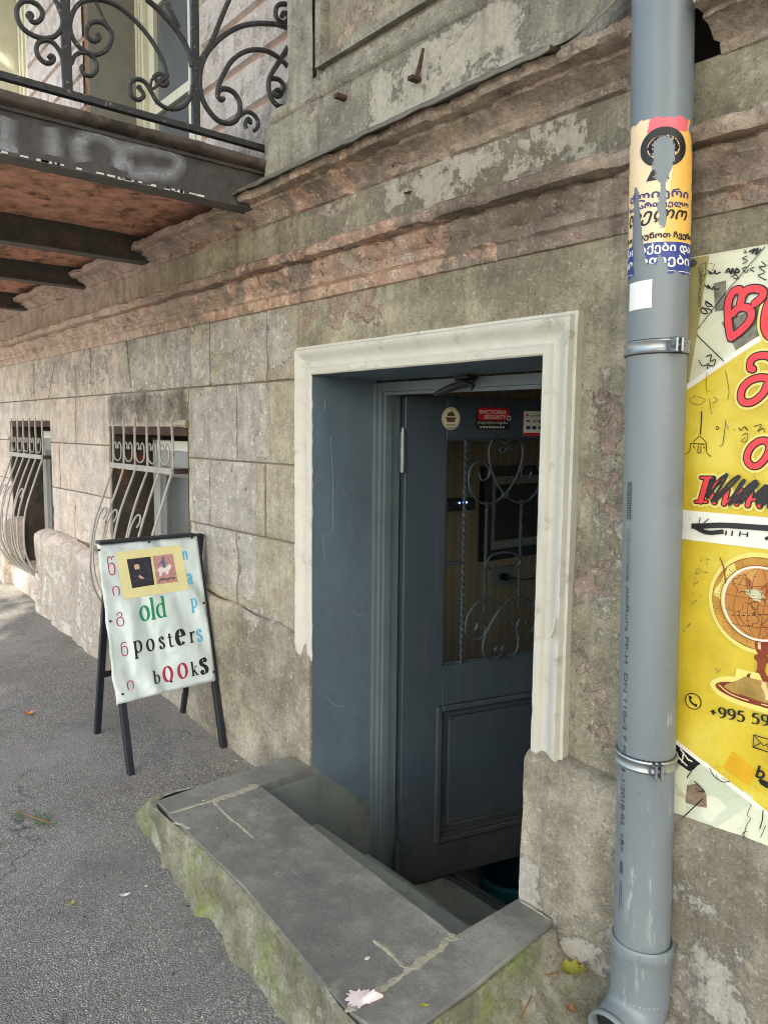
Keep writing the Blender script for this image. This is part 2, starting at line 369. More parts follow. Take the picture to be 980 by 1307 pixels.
# ------------------------------------------------------------------ measured outlines, metres on each object's own plane
POSTS = [-0.6522, -0.2471, 0.127, -1.0122]
SCROLLS = [([(-0.7512, 2.3839), (-0.7553, 2.3867), (-0.7495, 2.3941), (-0.7441, 2.3903), (-0.7486, 2.3792), (-0.7419, 2.374), (-0.7293, 2.3781), (-0.7176, 2.3936), (-0.7161, 2.4107), (-0.7291, 2.4243), (-0.7524, 2.4265), (-0.772, 2.4144), (-0.7835, 2.3936), (-0.7818, 2.3669), (-0.7676, 2.3469), (-0.7405, 2.3377), (-0.7124, 2.3396), (-0.6864, 2.352), (-0.6685, 2.3732), (-0.659, 2.3988), (-0.664, 2.4225), (-0.672, 2.4423), (-0.6801, 2.4563)], 0.0068), ([(-0.7014, 2.2897), (-0.6969, 2.2967), (-0.6897, 2.2966), (-0.6901, 2.2861), (-0.7004, 2.2765), (-0.7147, 2.2745), (-0.7289, 2.2842), (-0.7356, 2.3017), (-0.7293, 2.3218), (-0.7097, 2.3354), (-0.6898, 2.3355), (-0.6731, 2.3209), (-0.6636, 2.3011), (-0.6615, 2.276), (-0.661, 2.2447)], 0.0068), ([(-0.3455, 2.3201), (-0.3584, 2.3107), (-0.3688, 2.3173), (-0.358, 2.3299), (-0.3451, 2.3412), (-0.3469, 2.355), (-0.362, 2.3934), (-0.3974, 2.4389), (-0.4374, 2.4707), (-0.4863, 2.4955), (-0.5344, 2.5008), (-0.5818, 2.4872), (-0.6147, 2.4628), (-0.6341, 2.4257), (-0.6397, 2.3889), (-0.6271, 2.3578), (-0.6001, 2.3396), (-0.5674, 2.3388), (-0.5334, 2.3645), (-0.518, 2.401), (-0.5222, 2.4222), (-0.5458, 2.4353), (-0.5743, 2.4278), (-0.5917, 2.4044), (-0.5896, 2.3829), (-0.5711, 2.3753), (-0.5547, 2.3895), (-0.5609, 2.4009)], 0.0068), ([(-0.5676, 2.4965), (-0.5452, 2.4552), (-0.5222, 2.4222)], 0.005), ([(-0.6041, 2.2984), (-0.6109, 2.2902), (-0.6048, 2.2759), (-0.5834, 2.2749), (-0.5658, 2.2961), (-0.5679, 2.3225), (-0.5863, 2.3349), (-0.6096, 2.3323), (-0.6284, 2.3178), (-0.6392, 2.2925)], 0.006), ([(-0.4398, 2.2803), (-0.4347, 2.2848), (-0.4309, 2.2782), (-0.4251, 2.2722), (-0.4227, 2.2606), (-0.439, 2.2464), (-0.4586, 2.2509), (-0.4662, 2.27), (-0.4608, 2.2926), (-0.4375, 2.3077), (-0.4144, 2.3027), (-0.3981, 2.2827), (-0.3783, 2.2571), (-0.3476, 2.2466), (-0.3125, 2.2526), (-0.2836, 2.2729), (-0.2633, 2.307), (-0.258, 2.3403)], 0.0068), ([(-0.3738, 2.3079), (-0.3803, 2.3215), (-0.3869, 2.3288), (-0.3662, 2.344), (-0.3492, 2.3365), (-0.3443, 2.3224), (-0.3497, 2.3131), (-0.36, 2.3142)], 0.006), ([(-0.3455, 2.3469), (-0.3493, 2.3334), (-0.3946, 2.2898), (-0.3983, 2.3041), (-0.3939, 2.3207)], 0.004), ([(-0.4071, 2.5502), (-0.369, 2.533), (-0.3285, 2.5067), (-0.2907, 2.4723), (-0.27, 2.438), (-0.2581, 2.3974)], 0.0085), ([(-0.3461, 2.5711), (-0.3211, 2.5306), (-0.3007, 2.5002)], 0.008), ([(-0.1213, 2.6487), (-0.1535, 2.5746), (-0.1917, 2.4851), (-0.2207, 2.4377), (-0.2394, 2.3973)], 0.007), ([(0.1313, 2.6306), (0.0742, 2.6301), (0.0195, 2.6175), (-0.034, 2.5994), (-0.0862, 2.5724), (-0.1332, 2.5363), (-0.1752, 2.4938), (-0.2084, 2.4484), (-0.2273, 2.4008), (-0.2321, 2.3504), (-0.2228, 2.3072), (-0.1988, 2.2746), (-0.1661, 2.2543), (-0.1282, 2.2548), (-0.1023, 2.2704), (-0.0869, 2.3), (-0.0866, 2.333), (-0.1057, 2.3569), (-0.1311, 2.3626), (-0.1564, 2.3556), (-0.1691, 2.336)], 0.0085), ([(-0.1462, 2.3307), (-0.1547, 2.322), (-0.163, 2.3269), (-0.1691, 2.336), (-0.1624, 2.37), (-0.1431, 2.4112), (-0.113, 2.4594), (-0.0698, 2.4976), (-0.0258, 2.5194), (0.0234, 2.529), (0.0691, 2.5212), (0.1064, 2.5022), (0.1276, 2.4704)], 0.008), ([(-0.059, 2.2555), (-0.0655, 2.2687), (-0.0565, 2.2876), (-0.0455, 2.2848), (-0.0478, 2.275)], 0.007), ([(-0.087, 2.289), (-0.0629, 2.308), (-0.0365, 2.3094), (-0.0165, 2.2921), (-0.019, 2.2692), (-0.0325, 2.2546)], 0.007), ([(0.1351, 2.6167), (0.1019, 2.5612), (0.0644, 2.5011), (0.032, 2.4469), (0.0272, 2.4045), (0.0453, 2.3719), (0.0777, 2.3616), (0.1298, 2.383)], 0.0085), ([(0.0342, 2.4438), (0.0688, 2.4499), (0.0883, 2.4327), (0.0779, 2.4033), (0.0592, 2.3907), (0.0501, 2.4014), (0.0617, 2.414), (0.0732, 2.4096)], 0.008), ([(0.113, 2.3518), (0.0823, 2.3495), (0.0706, 2.3294), (0.0728, 2.3033), (0.0868, 2.2877)], 0.008), ([(0.1305, 2.7092), (0.0931, 2.7058), (0.0653, 2.6908), (0.056, 2.6656), (0.0651, 2.6464), (0.0882, 2.6429), (0.1069, 2.6602), (0.1023, 2.6773), (0.086, 2.6719), (0.0813, 2.6592)], 0.008)]
SCROLLS_MIRROR = [[(-1.0812, 2.3839), (-1.0853, 2.3867), (-1.0795, 2.3941), (-1.0741, 2.3903), (-1.0786, 2.3792), (-1.0719, 2.374), (-1.0593, 2.3781), (-1.0476, 2.3936), (-1.0461, 2.4107), (-1.0591, 2.4243), (-1.0824, 2.4265), (-1.102, 2.4144), (-1.1135, 2.3936), (-1.1118, 2.3669), (-1.0976, 2.3469), (-1.0705, 2.3377), (-1.0424, 2.3396), (-1.0164, 2.352), (-0.9985, 2.3732), (-0.989, 2.3988), (-0.994, 2.4225), (-1.002, 2.4423), (-1.0101, 2.4563)], [(-1.0314, 2.2897), (-1.0269, 2.2967), (-1.0197, 2.2966), (-1.0201, 2.2861), (-1.0304, 2.2765), (-1.0447, 2.2745), (-1.0589, 2.2842), (-1.0656, 2.3017), (-1.0593, 2.3218), (-1.0397, 2.3354), (-1.0198, 2.3355), (-1.0031, 2.3209), (-0.9936, 2.3011), (-0.9915, 2.276), (-0.991, 2.2447)]]
SPRAY = [([(-0.8325, 2.0858), (-0.8373, 2.0445), (-0.8374, 1.9983)], 0.028), ([(-0.8536, 1.9971), (-0.8294, 1.996), (-0.8044, 2.0034)], 0.016), ([(-0.7167, 2.087), (-0.711, 2.0494), (-0.7088, 2.0107)], 0.026), ([(-0.637, 2.0758), (-0.6363, 2.0404), (-0.628, 2.0111)], 0.026), ([(-0.6419, 2.0658), (-0.6044, 2.0926), (-0.5621, 2.0983), (-0.5318, 2.0846), (-0.519, 2.0583), (-0.5279, 2.0149)], 0.02), ([(-0.5307, 2.0189), (-0.5009, 2.0393), (-0.4768, 2.012), (-0.4259, 2.0228), (-0.3632, 2.0314), (-0.3282, 2.0679), (-0.3343, 2.0907), (-0.3723, 2.1013), (-0.4446, 2.0958), (-0.5097, 2.077)], 0.022)]
SPINS = [(-0.0257, 0.8331), (0.1705, 0.8461), (0.3524, 0.8484), (-0.0148, 0.5655), (-0.0018, 0.2949), (0.1893, 0.3026), (0.3652, 0.5811), (0.3691, 0.3041)]
YELLOW = [(0.0345, 0.8187), (0.2981, 0.8243), (0.3111, 0.6432), (0.0448, 0.6392)]
PIC1 = [(0.0741, 0.7879), (0.1689, 0.7895), (0.1709, 0.6791), (0.0816, 0.6762)]
PIC2 = [(0.1776, 0.79), (0.2602, 0.791), (0.2681, 0.6786), (0.18, 0.6789)]
SIGN_SERIF = [('o', 'g', 0.1002, 0.5479, 0.0358, 0.0549), ('l', 'g', 0.1422, 0.5478, 0.0198, 0.0539), ('d', 'g', 0.1655, 0.5506, 0.0419, 0.0526), ('p', 'k', 0.0601, 0.4345, 0.0318, 0.0434), ('o', 'k', 0.1106, 0.4318, 0.0292, 0.0438), ('s', 'k', 0.161, 0.4323, 0.0199, 0.0443), ('t', 'k', 0.195, 0.4327, 0.0228, 0.0385), ('e', 'K', 0.2314, 0.4344, 0.0343, 0.0575), ('r', 'k', 0.2872, 0.4345, 0.0245, 0.0409), ('s', 'b', 0.3177, 0.4342, 0.0222, 0.0459), ('b', 'k', 0.1213, 0.3067, 0.0244, 0.0315), ('o', 'r', 0.1602, 0.3051, 0.0381, 0.0559), ('o', 'r', 0.221, 0.3054, 0.0383, 0.0567), ('k', 'k', 0.2757, 0.3057, 0.0287, 0.0357), ('s', 'K', 0.3166, 0.3058, 0.0283, 0.0586), ('n', 'b', 0.2992, 0.7638, 0.0258, 0.0324), ('a', 'b', 0.3087, 0.6646, 0.024, 0.0402), ('p', 'b', 0.3107, 0.5682, 0.0249, 0.0367)]
SIGN_GEO = [('წ', 0.0002, 0.7336, 0.0281, 0.0729), ('ი', 0.0059, 0.6564, 0.0281, 0.0362), ('გ', 0.0068, 0.5407, 0.0296, 0.0537), ('ნ', 0.012, 0.4294, 0.0256, 0.0525), ('ი', 0.0177, 0.3051, 0.0256, 0.0337)]
KHAKI = [(-0.7945, 1.5752), (-0.7555, 1.5747), (-0.771, 1.4378), (-0.7831, 1.3407), (-0.7876, 1.3349)]
GREYP = [(-0.7114, 0.6016), (-0.605, 0.5569), (-0.6841, 0.4669), (-0.7423, 0.4664), (-0.74, 0.559)]
PHOTO1 = [(-0.7255, 1.448), (-0.6412, 1.4724), (-0.637, 1.4037), (-0.6894, 1.3852)]
PHOTO2 = [(-0.7449, 1.5217), (-0.721, 1.5241), (-0.7179, 1.47), (-0.7388, 1.4694)]
BLACKPIC = [(-0.7735, 0.6242), (-0.7506, 0.6172), (-0.7106, 0.5876), (-0.7404, 0.5661), (-0.7671, 0.575)]
BLACKPIC_MARKS = [[(-0.7612, 0.6063), (-0.7415, 0.5875)], [(-0.7535, 0.6016), (-0.756, 0.5788)], [(-0.7454, 0.5898), (-0.7342, 0.5883)], [(-0.7679, 0.5894), (-0.7446, 0.5755)]]
BROWNPIC = [(-0.7424, 0.5362), (-0.721, 0.5478), (-0.7021, 0.5333), (-0.6988, 0.5058), (-0.722, 0.5002), (-0.7441, 0.4988)]
ORANGE = [(-0.656, 0.6363), (-0.61, 0.6129), (-0.6226, 0.5793), (-0.6742, 0.5969)]
DOODLES = [([(-0.757, 1.5478), (-0.7489, 1.5394), (-0.7537, 1.543), (-0.7444, 1.5402), (-0.7426, 1.5457), (-0.7398, 1.5381), (-0.7339, 1.5401), (-0.7308, 1.5397)], 0.0022), ([(-0.7218, 1.5369), (-0.7163, 1.5446), (-0.7113, 1.534), (-0.709, 1.5435), (-0.704, 1.533), (-0.7016, 1.5424), (-0.6969, 1.5347), (-0.7175, 1.5391)], 0.003), ([(-0.711, 1.5284), (-0.7024, 1.5313), (-0.6976, 1.5237), (-0.7065, 1.5263)], 0.0018), ([(-0.7617, 1.5211), (-0.752, 1.5126), (-0.7555, 1.5203), (-0.7457, 1.5104), (-0.7445, 1.516), (-0.7381, 1.5094), (-0.7322, 1.5115)], 0.0022), ([(-0.7585, 1.4918), (-0.7456, 1.4817), (-0.7531, 1.4796), (-0.7583, 1.4889), (-0.7424, 1.4784)], 0.0018), ([(-0.764, 1.4809), (-0.7525, 1.468), (-0.7634, 1.4692), (-0.7654, 1.4781), (-0.7466, 1.4731), (-0.7448, 1.4672)], 0.002), ([(-0.6892, 1.5736), (-0.6846, 1.5687), (-0.6903, 1.5683)], 0.0016), ([(-0.6828, 1.5616), (-0.6911, 1.5588), (-0.6823, 1.5532), (-0.6905, 1.549)], 0.0018), ([(-0.6816, 1.5421), (-0.69, 1.5406), (-0.6839, 1.5328), (-0.6785, 1.5375)], 0.0018), ([(-0.6688, 1.5402), (-0.6757, 1.5371), (-0.6683, 1.5319)], 0.0018), ([(-0.6803, 1.568), (-0.6694, 1.5717), (-0.6745, 1.5643), (-0.6638, 1.5721), (-0.6674, 1.5618), (-0.6582, 1.5698)], 0.003), ([(-0.6568, 1.5479), (-0.648, 1.5384), (-0.6604, 1.5389), (-0.6501, 1.5279), (-0.6609, 1.524), (-0.6465, 1.5138)], 0.0018), ([(-0.6515, 1.5727), (-0.6683, 1.5551), (-0.7004, 1.5213), (-0.7197, 1.5014), (-0.7711, 1.4392)], 0.0014), ([(-0.7721, 1.4291), (-0.7153, 1.3754)], 0.0018), ([(-0.7865, 1.5739), (-0.7898, 1.5599), (-0.7811, 1.5615)], 0.0016), ([(-0.7578, 1.5622), (-0.7746, 1.5576), (-0.7689, 1.5394), (-0.7492, 1.5452), (-0.7438, 1.5558), (-0.7546, 1.5589)], 0.0008), ([(-0.7667, 1.5276), (-0.7613, 1.5412), (-0.7609, 1.5613)], 0.0008), ([(-0.7509, 1.3864), (-0.7403, 1.3886), (-0.7412, 1.377), (-0.7321, 1.3794), (-0.7345, 1.3679), (-0.7454, 1.37), (-0.7465, 1.3627)], 0.0022), ([(-0.7647, 1.3814), (-0.7562, 1.3691), (-0.7425, 1.3742)], 0.0018), ([(-0.7523, 1.2898), (-0.7526, 1.2895)], 0.004), ([(-0.7529, 1.2833), (-0.7529, 1.2385)], 0.0022), ([(-0.7662, 1.2678), (-0.7659, 1.2675)], 0.003), ([(-0.7458, 1.2683), (-0.7455, 1.268)], 0.002), ([(-0.738, 1.2674), (-0.7376, 1.2671)], 0.002), ([(-0.7544, 1.2363), (-0.7655, 1.2223), (-0.74, 1.2215), (-0.7544, 1.2363)], 0.0014), ([(-0.7724, 1.2215), (-0.7723, 1.2068), (-0.7823, 1.199)], 0.0014), ([(-0.74, 1.2215), (-0.7374, 1.2045), (-0.7286, 1.1968)], 0.0014), ([(-0.7724, 1.2208), (-0.7383, 1.2208)], 0.0012), ([(-0.7659, 1.2157), (-0.7622, 1.2119)], 0.0016), ([(-0.7454, 1.2156), (-0.7412, 1.2124)], 0.0016), ([(-0.755, 1.217), (-0.756, 1.205), (-0.7502, 1.2045), (-0.7505, 1.2161)], 0.0016), ([(-0.723, 1.2548), (-0.7169, 1.251), (-0.7216, 1.2478), (-0.7229, 1.2526)], 0.0014), ([(-0.7049, 1.2667), (-0.7066, 1.2416), (-0.7086, 1.2195), (-0.715, 1.2178)], 0.0012), ([(-0.7018, 1.2573), (-0.699, 1.248)], 0.001), ([(-0.6895, 1.2496), (-0.6878, 1.248)], 0.0016), ([(-0.6802, 1.2527), (-0.6752, 1.2466), (-0.6694, 1.2543), (-0.6628, 1.2466), (-0.6677, 1.2512)], 0.0014), ([(-0.6731, 1.2373), (-0.664, 1.242), (-0.6646, 1.2266), (-0.6741, 1.228), (-0.6667, 1.2343)], 0.0012), ([(-0.6525, 1.2543), (-0.6391, 1.2574), (-0.6444, 1.2452), (-0.6357, 1.2514), (-0.6323, 1.2438)], 0.0014), ([(-0.7648, 1.0723), (-0.7641, 1.0717)], 0.003), ([(-0.7438, 1.0792), (-0.7465, 1.0658)], 0.0018), ([(-0.7268, 1.0775), (-0.7364, 1.0684)], 0.0018), ([(-0.6911, 1.0585), (-0.6922, 1.0494)], 0.0028), ([(-0.6799, 1.0597), (-0.6809, 1.0494)], 0.0028), ([(-0.6656, 1.0597), (-0.6666, 1.0501)], 0.0028), ([(-0.6515, 1.0596), (-0.6522, 1.0507)], 0.0028), ([(-0.6653, 1.055), (-0.6513, 1.0553)], 0.0014), ([(-0.6982, 0.5884), (-0.6868, 0.5747), (-0.6692, 0.5706), (-0.6559, 0.5773)], 0.0016), ([(-0.6837, 0.5812), (-0.6799, 0.5755)], 0.001), ([(-0.6731, 0.578), (-0.6627, 0.5765)], 0.001), ([(-0.6141, 0.5465), (-0.6193, 0.5237), (-0.6125, 0.5196), (-0.6197, 0.5028), (-0.6257, 0.4654)], 0.0012), ([(-0.5915, 0.5452), (-0.5918, 0.5247), (-0.5955, 0.5061)], 0.002), ([(-0.585, 0.5173), (-0.5929, 0.49)], 0.0012), ([(-0.6175, 0.4933), (-0.6268, 0.4824), (-0.6133, 0.4778)], 0.0012), ([(-0.7415, 0.553), (-0.7316, 0.5747)], 0.002), ([(-0.7443, 0.4692), (-0.7069, 0.5225)], 0.002), ([(-0.7266, 0.5511), (-0.7136, 0.5451), (-0.7042, 0.5379), (-0.7166, 0.535)], 0.0022)]
PHONE_C = (-0.7368, 0.7131)
BLOT = [(-0.6043, 0.598), (-0.5998, 0.6031), (-0.5823, 0.6011), (-0.57, 0.604), (-0.5693, 0.5926), (-0.5847, 0.5885), (-0.5991, 0.5915)]
BIG = [[([(-0.7037, 1.4189), (-0.71, 1.4464), (-0.7126, 1.4807), (-0.7055, 1.499), (-0.6941, 1.5031), (-0.6872, 1.4931), (-0.6897, 1.478)], 0.0128), ([(-0.6881, 1.489), (-0.6791, 1.5004), (-0.6623, 1.5009), (-0.6502, 1.4939), (-0.6529, 1.4833), (-0.6635, 1.475)], 0.0128), ([(-0.7026, 1.4612), (-0.6916, 1.4704), (-0.6757, 1.4681), (-0.668, 1.4575), (-0.6722, 1.4427), (-0.6862, 1.4287), (-0.703, 1.4174)], 0.0128)], [([(-0.6152, 1.4854), (-0.6361, 1.4772), (-0.643, 1.4562), (-0.6428, 1.4316), (-0.6322, 1.4142), (-0.6108, 1.4151)], 0.0128)], [([(-0.6597, 1.3575), (-0.665, 1.3612), (-0.663, 1.375), (-0.6494, 1.3811), (-0.6327, 1.3787), (-0.621, 1.3642), (-0.6227, 1.3479), (-0.6324, 1.329), (-0.6397, 1.3126), (-0.6557, 1.2995), (-0.6712, 1.2979), (-0.6789, 1.3066), (-0.6771, 1.3236), (-0.6636, 1.3372), (-0.6442, 1.342), (-0.6303, 1.3386)], 0.0115)], [([(-0.6433, 1.227), (-0.6562, 1.2145), (-0.6613, 1.1959), (-0.6528, 1.1832), (-0.6392, 1.1844), (-0.6266, 1.2001), (-0.6218, 1.2184), (-0.6299, 1.2288), (-0.6433, 1.227)], 0.0105)], [([(-0.7345, 1.1531), (-0.7449, 1.1102)], 0.0095), ([(-0.7464, 1.1557), (-0.7214, 1.157)], 0.004), ([(-0.7557, 1.1084), (-0.732, 1.1102)], 0.004), ([(-0.7018, 1.1581), (-0.7299, 1.1324)], 0.006), ([(-0.7283, 1.1325), (-0.717, 1.1107)], 0.009)], [([(-0.6939, 1.1348), (-0.6989, 1.1089)], 0.008), ([(-0.6686, 1.1364), (-0.675, 1.1109)], 0.008), ([(-0.6926, 1.1126), (-0.6715, 1.1331)], 0.004)], [([(-0.6499, 1.1346), (-0.6545, 1.1094)], 0.008), ([(-0.6285, 1.133), (-0.6331, 1.1096)], 0.008), ([(-0.649, 1.1207), (-0.6293, 1.1222)], 0.004)]]
SCRIBBLE = [([(-0.7327, 1.1225), (-0.7244, 1.1521), (-0.718, 1.1556), (-0.7323, 1.116), (-0.7049, 1.1563), (-0.6955, 1.1616), (-0.722, 1.1103), (-0.6855, 1.1542), (-0.6731, 1.1596), (-0.7154, 1.1109)], 0.005), ([(-0.6892, 1.1097), (-0.6693, 1.1489), (-0.6633, 1.1524), (-0.6891, 1.1066), (-0.6537, 1.1467), (-0.6418, 1.1536), (-0.6765, 1.1107), (-0.6474, 1.144), (-0.6385, 1.1492), (-0.6671, 1.1115)], 0.0052), ([(-0.6432, 1.1258), (-0.6205, 1.1488), (-0.6394, 1.1137), (-0.6085, 1.1465), (-0.6302, 1.1113), (-0.5967, 1.1442), (-0.618, 1.1093), (-0.5795, 1.1453)], 0.008), ([(-0.76, 1.0605), (-0.7361, 1.0629), (-0.6965, 1.0682), (-0.6157, 1.0712), (-0.558, 1.0727), (-0.5197, 1.0739)], 0.0105), ([(-0.7566, 1.0615), (-0.7287, 1.0512), (-0.6958, 1.0564)], 0.0085), ([(-0.6189, 1.0508), (-0.6087, 1.0551), (-0.5911, 1.054)], 0.006)]
SCUFFS = [([(-0.7477, 1.3569), (-0.7474, 1.3246), (-0.7395, 1.3214)], 0.0014), ([(-0.7672, 1.3133), (-0.7795, 1.3046), (-0.763, 1.2953), (-0.7478, 1.3039), (-0.7639, 1.3117)], 0.0014), ([(-0.7402, 1.3067), (-0.7339, 1.2771)], 0.0014), ([(-0.7113, 1.358), (-0.7032, 1.3202), (-0.7051, 1.3029)], 0.0014), ([(-0.7327, 1.3094), (-0.7232, 1.3033), (-0.7351, 1.2977)], 0.0014), ([(-0.7577, 0.8573), (-0.7582, 0.8622), (-0.7638, 0.8554)], 0.0009), ([(-0.7238, 0.9892), (-0.7264, 0.9884), (-0.7267, 0.9927)], 0.0009), ([(-0.7488, 0.9274), (-0.7533, 0.9249), (-0.7519, 0.9296)], 0.0009), ([(-0.7533, 0.9082), (-0.7509, 0.9043), (-0.7489, 0.914)], 0.0009), ([(-0.6874, 0.7874), (-0.6905, 0.787), (-0.6921, 0.7809)], 0.0009), ([(-0.7306, 0.7022), (-0.7326, 0.699), (-0.7329, 0.6982)], 0.0009), ([(-0.7548, 0.8612), (-0.7557, 0.8652), (-0.7571, 0.8569)], 0.0009), ([(-0.749, 0.967), (-0.7443, 0.9675), (-0.7471, 0.9649)], 0.0009), ([(-0.7351, 0.923), (-0.7361, 0.9264), (-0.7336, 0.9259)], 0.0009), ([(-0.6937, 0.7836), (-0.6926, 0.7876), (-0.6956, 0.7789)], 0.0009), ([(-0.7587, 0.8609), (-0.7554, 0.8662), (-0.7534, 0.8645)], 0.0009), ([(-0.7498, 0.9606), (-0.7456, 0.9558), (-0.7465, 0.9556)], 0.0009), ([(-0.7426, 0.9717), (-0.7459, 0.9694), (-0.7379, 0.968)], 0.0009), ([(-0.749, 0.9475), (-0.7498, 0.9518), (-0.7502, 0.9417)], 0.0009), ([(-0.6903, 0.7907), (-0.6908, 0.7922), (-0.6862, 0.7855)], 0.0009), ([(-0.745, 0.9477), (-0.7412, 0.953), (-0.7502, 0.944)], 0.0009), ([(-0.7453, 0.9118), (-0.7446, 0.9141), (-0.7508, 0.9067)], 0.0009), ([(-0.725, 0.9984), (-0.7205, 0.9993), (-0.7282, 0.999)], 0.0009), ([(-0.7453, 0.9681), (-0.7439, 0.9692), (-0.749, 0.9713)], 0.0009), ([(-0.7446, 0.9735), (-0.7476, 0.9763), (-0.7403, 0.9785)], 0.0009), ([(-0.7272, 0.9742), (-0.7308, 0.9728), (-0.7215, 0.9732)], 0.0009), ([(-0.7383, 0.9784), (-0.7408, 0.9736), (-0.7331, 0.9741)], 0.0009), ([(-0.6977, 0.7858), (-0.694, 0.7891), (-0.6989, 0.7891)], 0.0009), ([(-0.7368, 0.9972), (-0.7366, 0.993), (-0.7394, 0.9953)], 0.0009), ([(-0.7647, 0.851), (-0.7681, 0.8445), (-0.7629, 0.8568)], 0.0009), ([(-0.7431, 0.9144), (-0.7435, 0.9155), (-0.7443, 0.9106)], 0.0009)]
TREES = [((-1.2, -4.2, -0.1), 5.6, (-2.0, -2.9, 6.7, 3.2, 1.7, 1.3), 25000, 8, 'street tree whose crown hangs over the balcony'), ((0.7, -5.6, -0.2), 5.2, (0.55, -3.7, 6.6, 1.9, 1.6, 1.3), 16000, 9, 'slender street tree standing between the two broad ones'), ((2.4, -5.2, -0.3), 5.5, (2.55, -4.7, 5.9, 2.6, 1.7, 1.8), 26000, 3, 'street tree by the kerb whose dense crown shades the doorway'), ((5.6, -5.0, -0.3), 5.5, (5.4, -4.9, 6.4, 2.0, 1.7, 2.0), 8000, 4, 'second street tree further along the kerb beyond the downpipe')]  # slender tree added to stop sun passing between the other crowns

# ------------------------------------------------------------------ materials
m_plain = plaster("wall plaster", (138, 131, 112), (178, 169, 146), (150, 132, 118), (190, 168, 150), (208, 190, 176), streak=.45)
m_block = plaster("stone block", (164, 155, 136), (192, 183, 162), (156, 149, 140), (202, 195, 186), (218, 203, 192), pale=(228, 223, 214), streak=.4, crack=.35)
m_corn = plaster("cornice stucco", (132, 118, 106), (180, 163, 146), (166, 132, 116), (220, 188, 164), (214, 190, 177), soot=(40, 33, 29), pale=(222, 210, 194), streak=.5, peel_sc=9, crack=.4)
m_frieze = plaster("frieze stucco", (130, 123, 106), (172, 164, 143), (154, 140, 124), (204, 189, 172), (210, 191, 178), streak=.55, crack=.45)
m_upper = plaster("upper stucco", (138, 133, 119), (180, 174, 158), (150, 138, 124), (198, 187, 172), (212, 193, 181), streak=.65, crack=.4)
m_plinth = plaster("plinth cement", (142, 134, 118), (182, 173, 155), (152, 144, 133), (194, 187, 176), (214, 200, 190), pale=(210, 205, 194), streak=.35, bump=1.0, crack=.35)
m_grooved = plaster("grey pink lime plaster", (186, 176, 167), (212, 203, 194), (172, 153, 142), (208, 197, 187), (218, 201, 193), pale=(228, 223, 215), streak=.6, bump=.5, crack=.3)
m_mortar = simple("joint mortar", (122, 112, 96), .95, bump=.8, bsc=90)
m_trim = simple("white trim paint", (190, 187, 175), .6, bump=.35, bsc=60, var=.06, sc=14, dirt=(120, 112, 94), dirt_lo=.54, dirt_hi=.82, dirt_sc=17)
m_reveal = simple("blue grey reveal paint", (88, 101, 107), .6, bump=.18, bsc=35, var=.10, sc=4, dirt=(112, 126, 132), dirt_lo=.66, dirt_hi=.74, dirt_sc=13)
m_door = simple("dark slate door paint", (54, 63, 72), .45, var=.10, sc=6, bump=.06, bsc=50)
def painted(name, c, grime, rough, chips):
    n = NT(name)
    a = lin(c); k = lambda f: tuple(v*f for v in a[:3])+(1,)
    col = n.ramp(n.noise(3.2, 10, .7), [(.32, k(.82)), (.5, a), (.68, k(1.16))])
    brush = n.noise(1.0, 8, .7, vec=n.scale(n.pos, (60, 60, 4)))
    col = n.mix(n.step(brush, .52, .72, 0, .35), col, k(1.25)); col = n.mix(n.step(brush, .30, .46, .35, 0), col, k(.78))
    run = n.step(n.noise(1.0, 8, .6, vec=n.scale(n.pos, (26, 26, .9))), .56, .76)
    col = n.mix(n.math('MULTIPLY', run, .4), col, lin(grime))
    sp = n.t.nodes.new('ShaderNodeSeparateXYZ'); n.link(n.pos, sp.inputs[0])
    low = n.step(n.math('ADD', n.step(sp.outputs[2], -.45, .35, 1, 0), n.math('MULTIPLY', n.math('SUBTRACT', n.noise(8, 9, .7), .5), 1.6)), .55, 1.05)
    col = n.mix(n.math('MULTIPLY', low, .5), col, lin(grime))
    ch = n.step(n.noise(34, 10, .75), .675, .70); col = n.mix(n.math('MULTIPLY', ch, chips), col, lin((150, 154, 150)))
    n.bump(n.math('ADD', n.math('MULTIPLY', brush, .5), n.math('MULTIPLY', n.noise(30, 7, .7), .6)), .22, .006)
    return n.done(col, rough, 0, .45)
m_reveal = painted("blue grey reveal paint", (90, 105, 115), (104, 104, 98), .6, .5)
m_door = painted("dark slate door paint", (60, 70, 79), (92, 90, 84), .45, .35)
m_frame = simple("grey door frame paint", (96, 108, 114), .5, var=.10, sc=10, bump=.08, dirt=(60, 62, 60), dirt_lo=.66, dirt_hi=.75, dirt_sc=20)
m_steel = simple("worn hinge steel", (120, 126, 130), .4, .7, var=.15)
m_chrome = simple("galvanised clamp", (160, 164, 166), .42, .85, var=.10, sc=30, dirt=(90, 80, 66), dirt_lo=.62, dirt_hi=.7, dirt_sc=60)
m_rubber = simple("black rubber", (24, 24, 24), .7)
m_iron = simple("flaking black iron", (56, 55, 55), .55, .2, var=.3, sc=40, bump=.35, bsc=160, dirt=(132, 128, 118), dirt_lo=.585, dirt_hi=.66, dirt_sc=65)
m_grille = simple("old silver painted bars", (158, 153, 147), .6, .15, var=.18, sc=30, bump=.3, bsc=150, dirt=(118, 92, 70), dirt_lo=.60, dirt_hi=.70, dirt_sc=22)
m_grilledoor = simple("grey twisted iron", (58, 66, 72), .55, .2, var=.2, sc=40)
m_beam = simple("tarred beam steel", (76, 72, 69), .7, .1, var=.35, sc=18, bump=.5, bsc=90, dirt=(104, 78, 60), dirt_lo=.55, dirt_hi=.7, dirt_sc=9)
m_soffit = simple("rusty brick vault", (184, 136, 112), .95, var=.4, sc=16, bump=1.0, bsc=70, dirt=(96, 66, 52), dirt_lo=.48, dirt_hi=.66, dirt_sc=11)
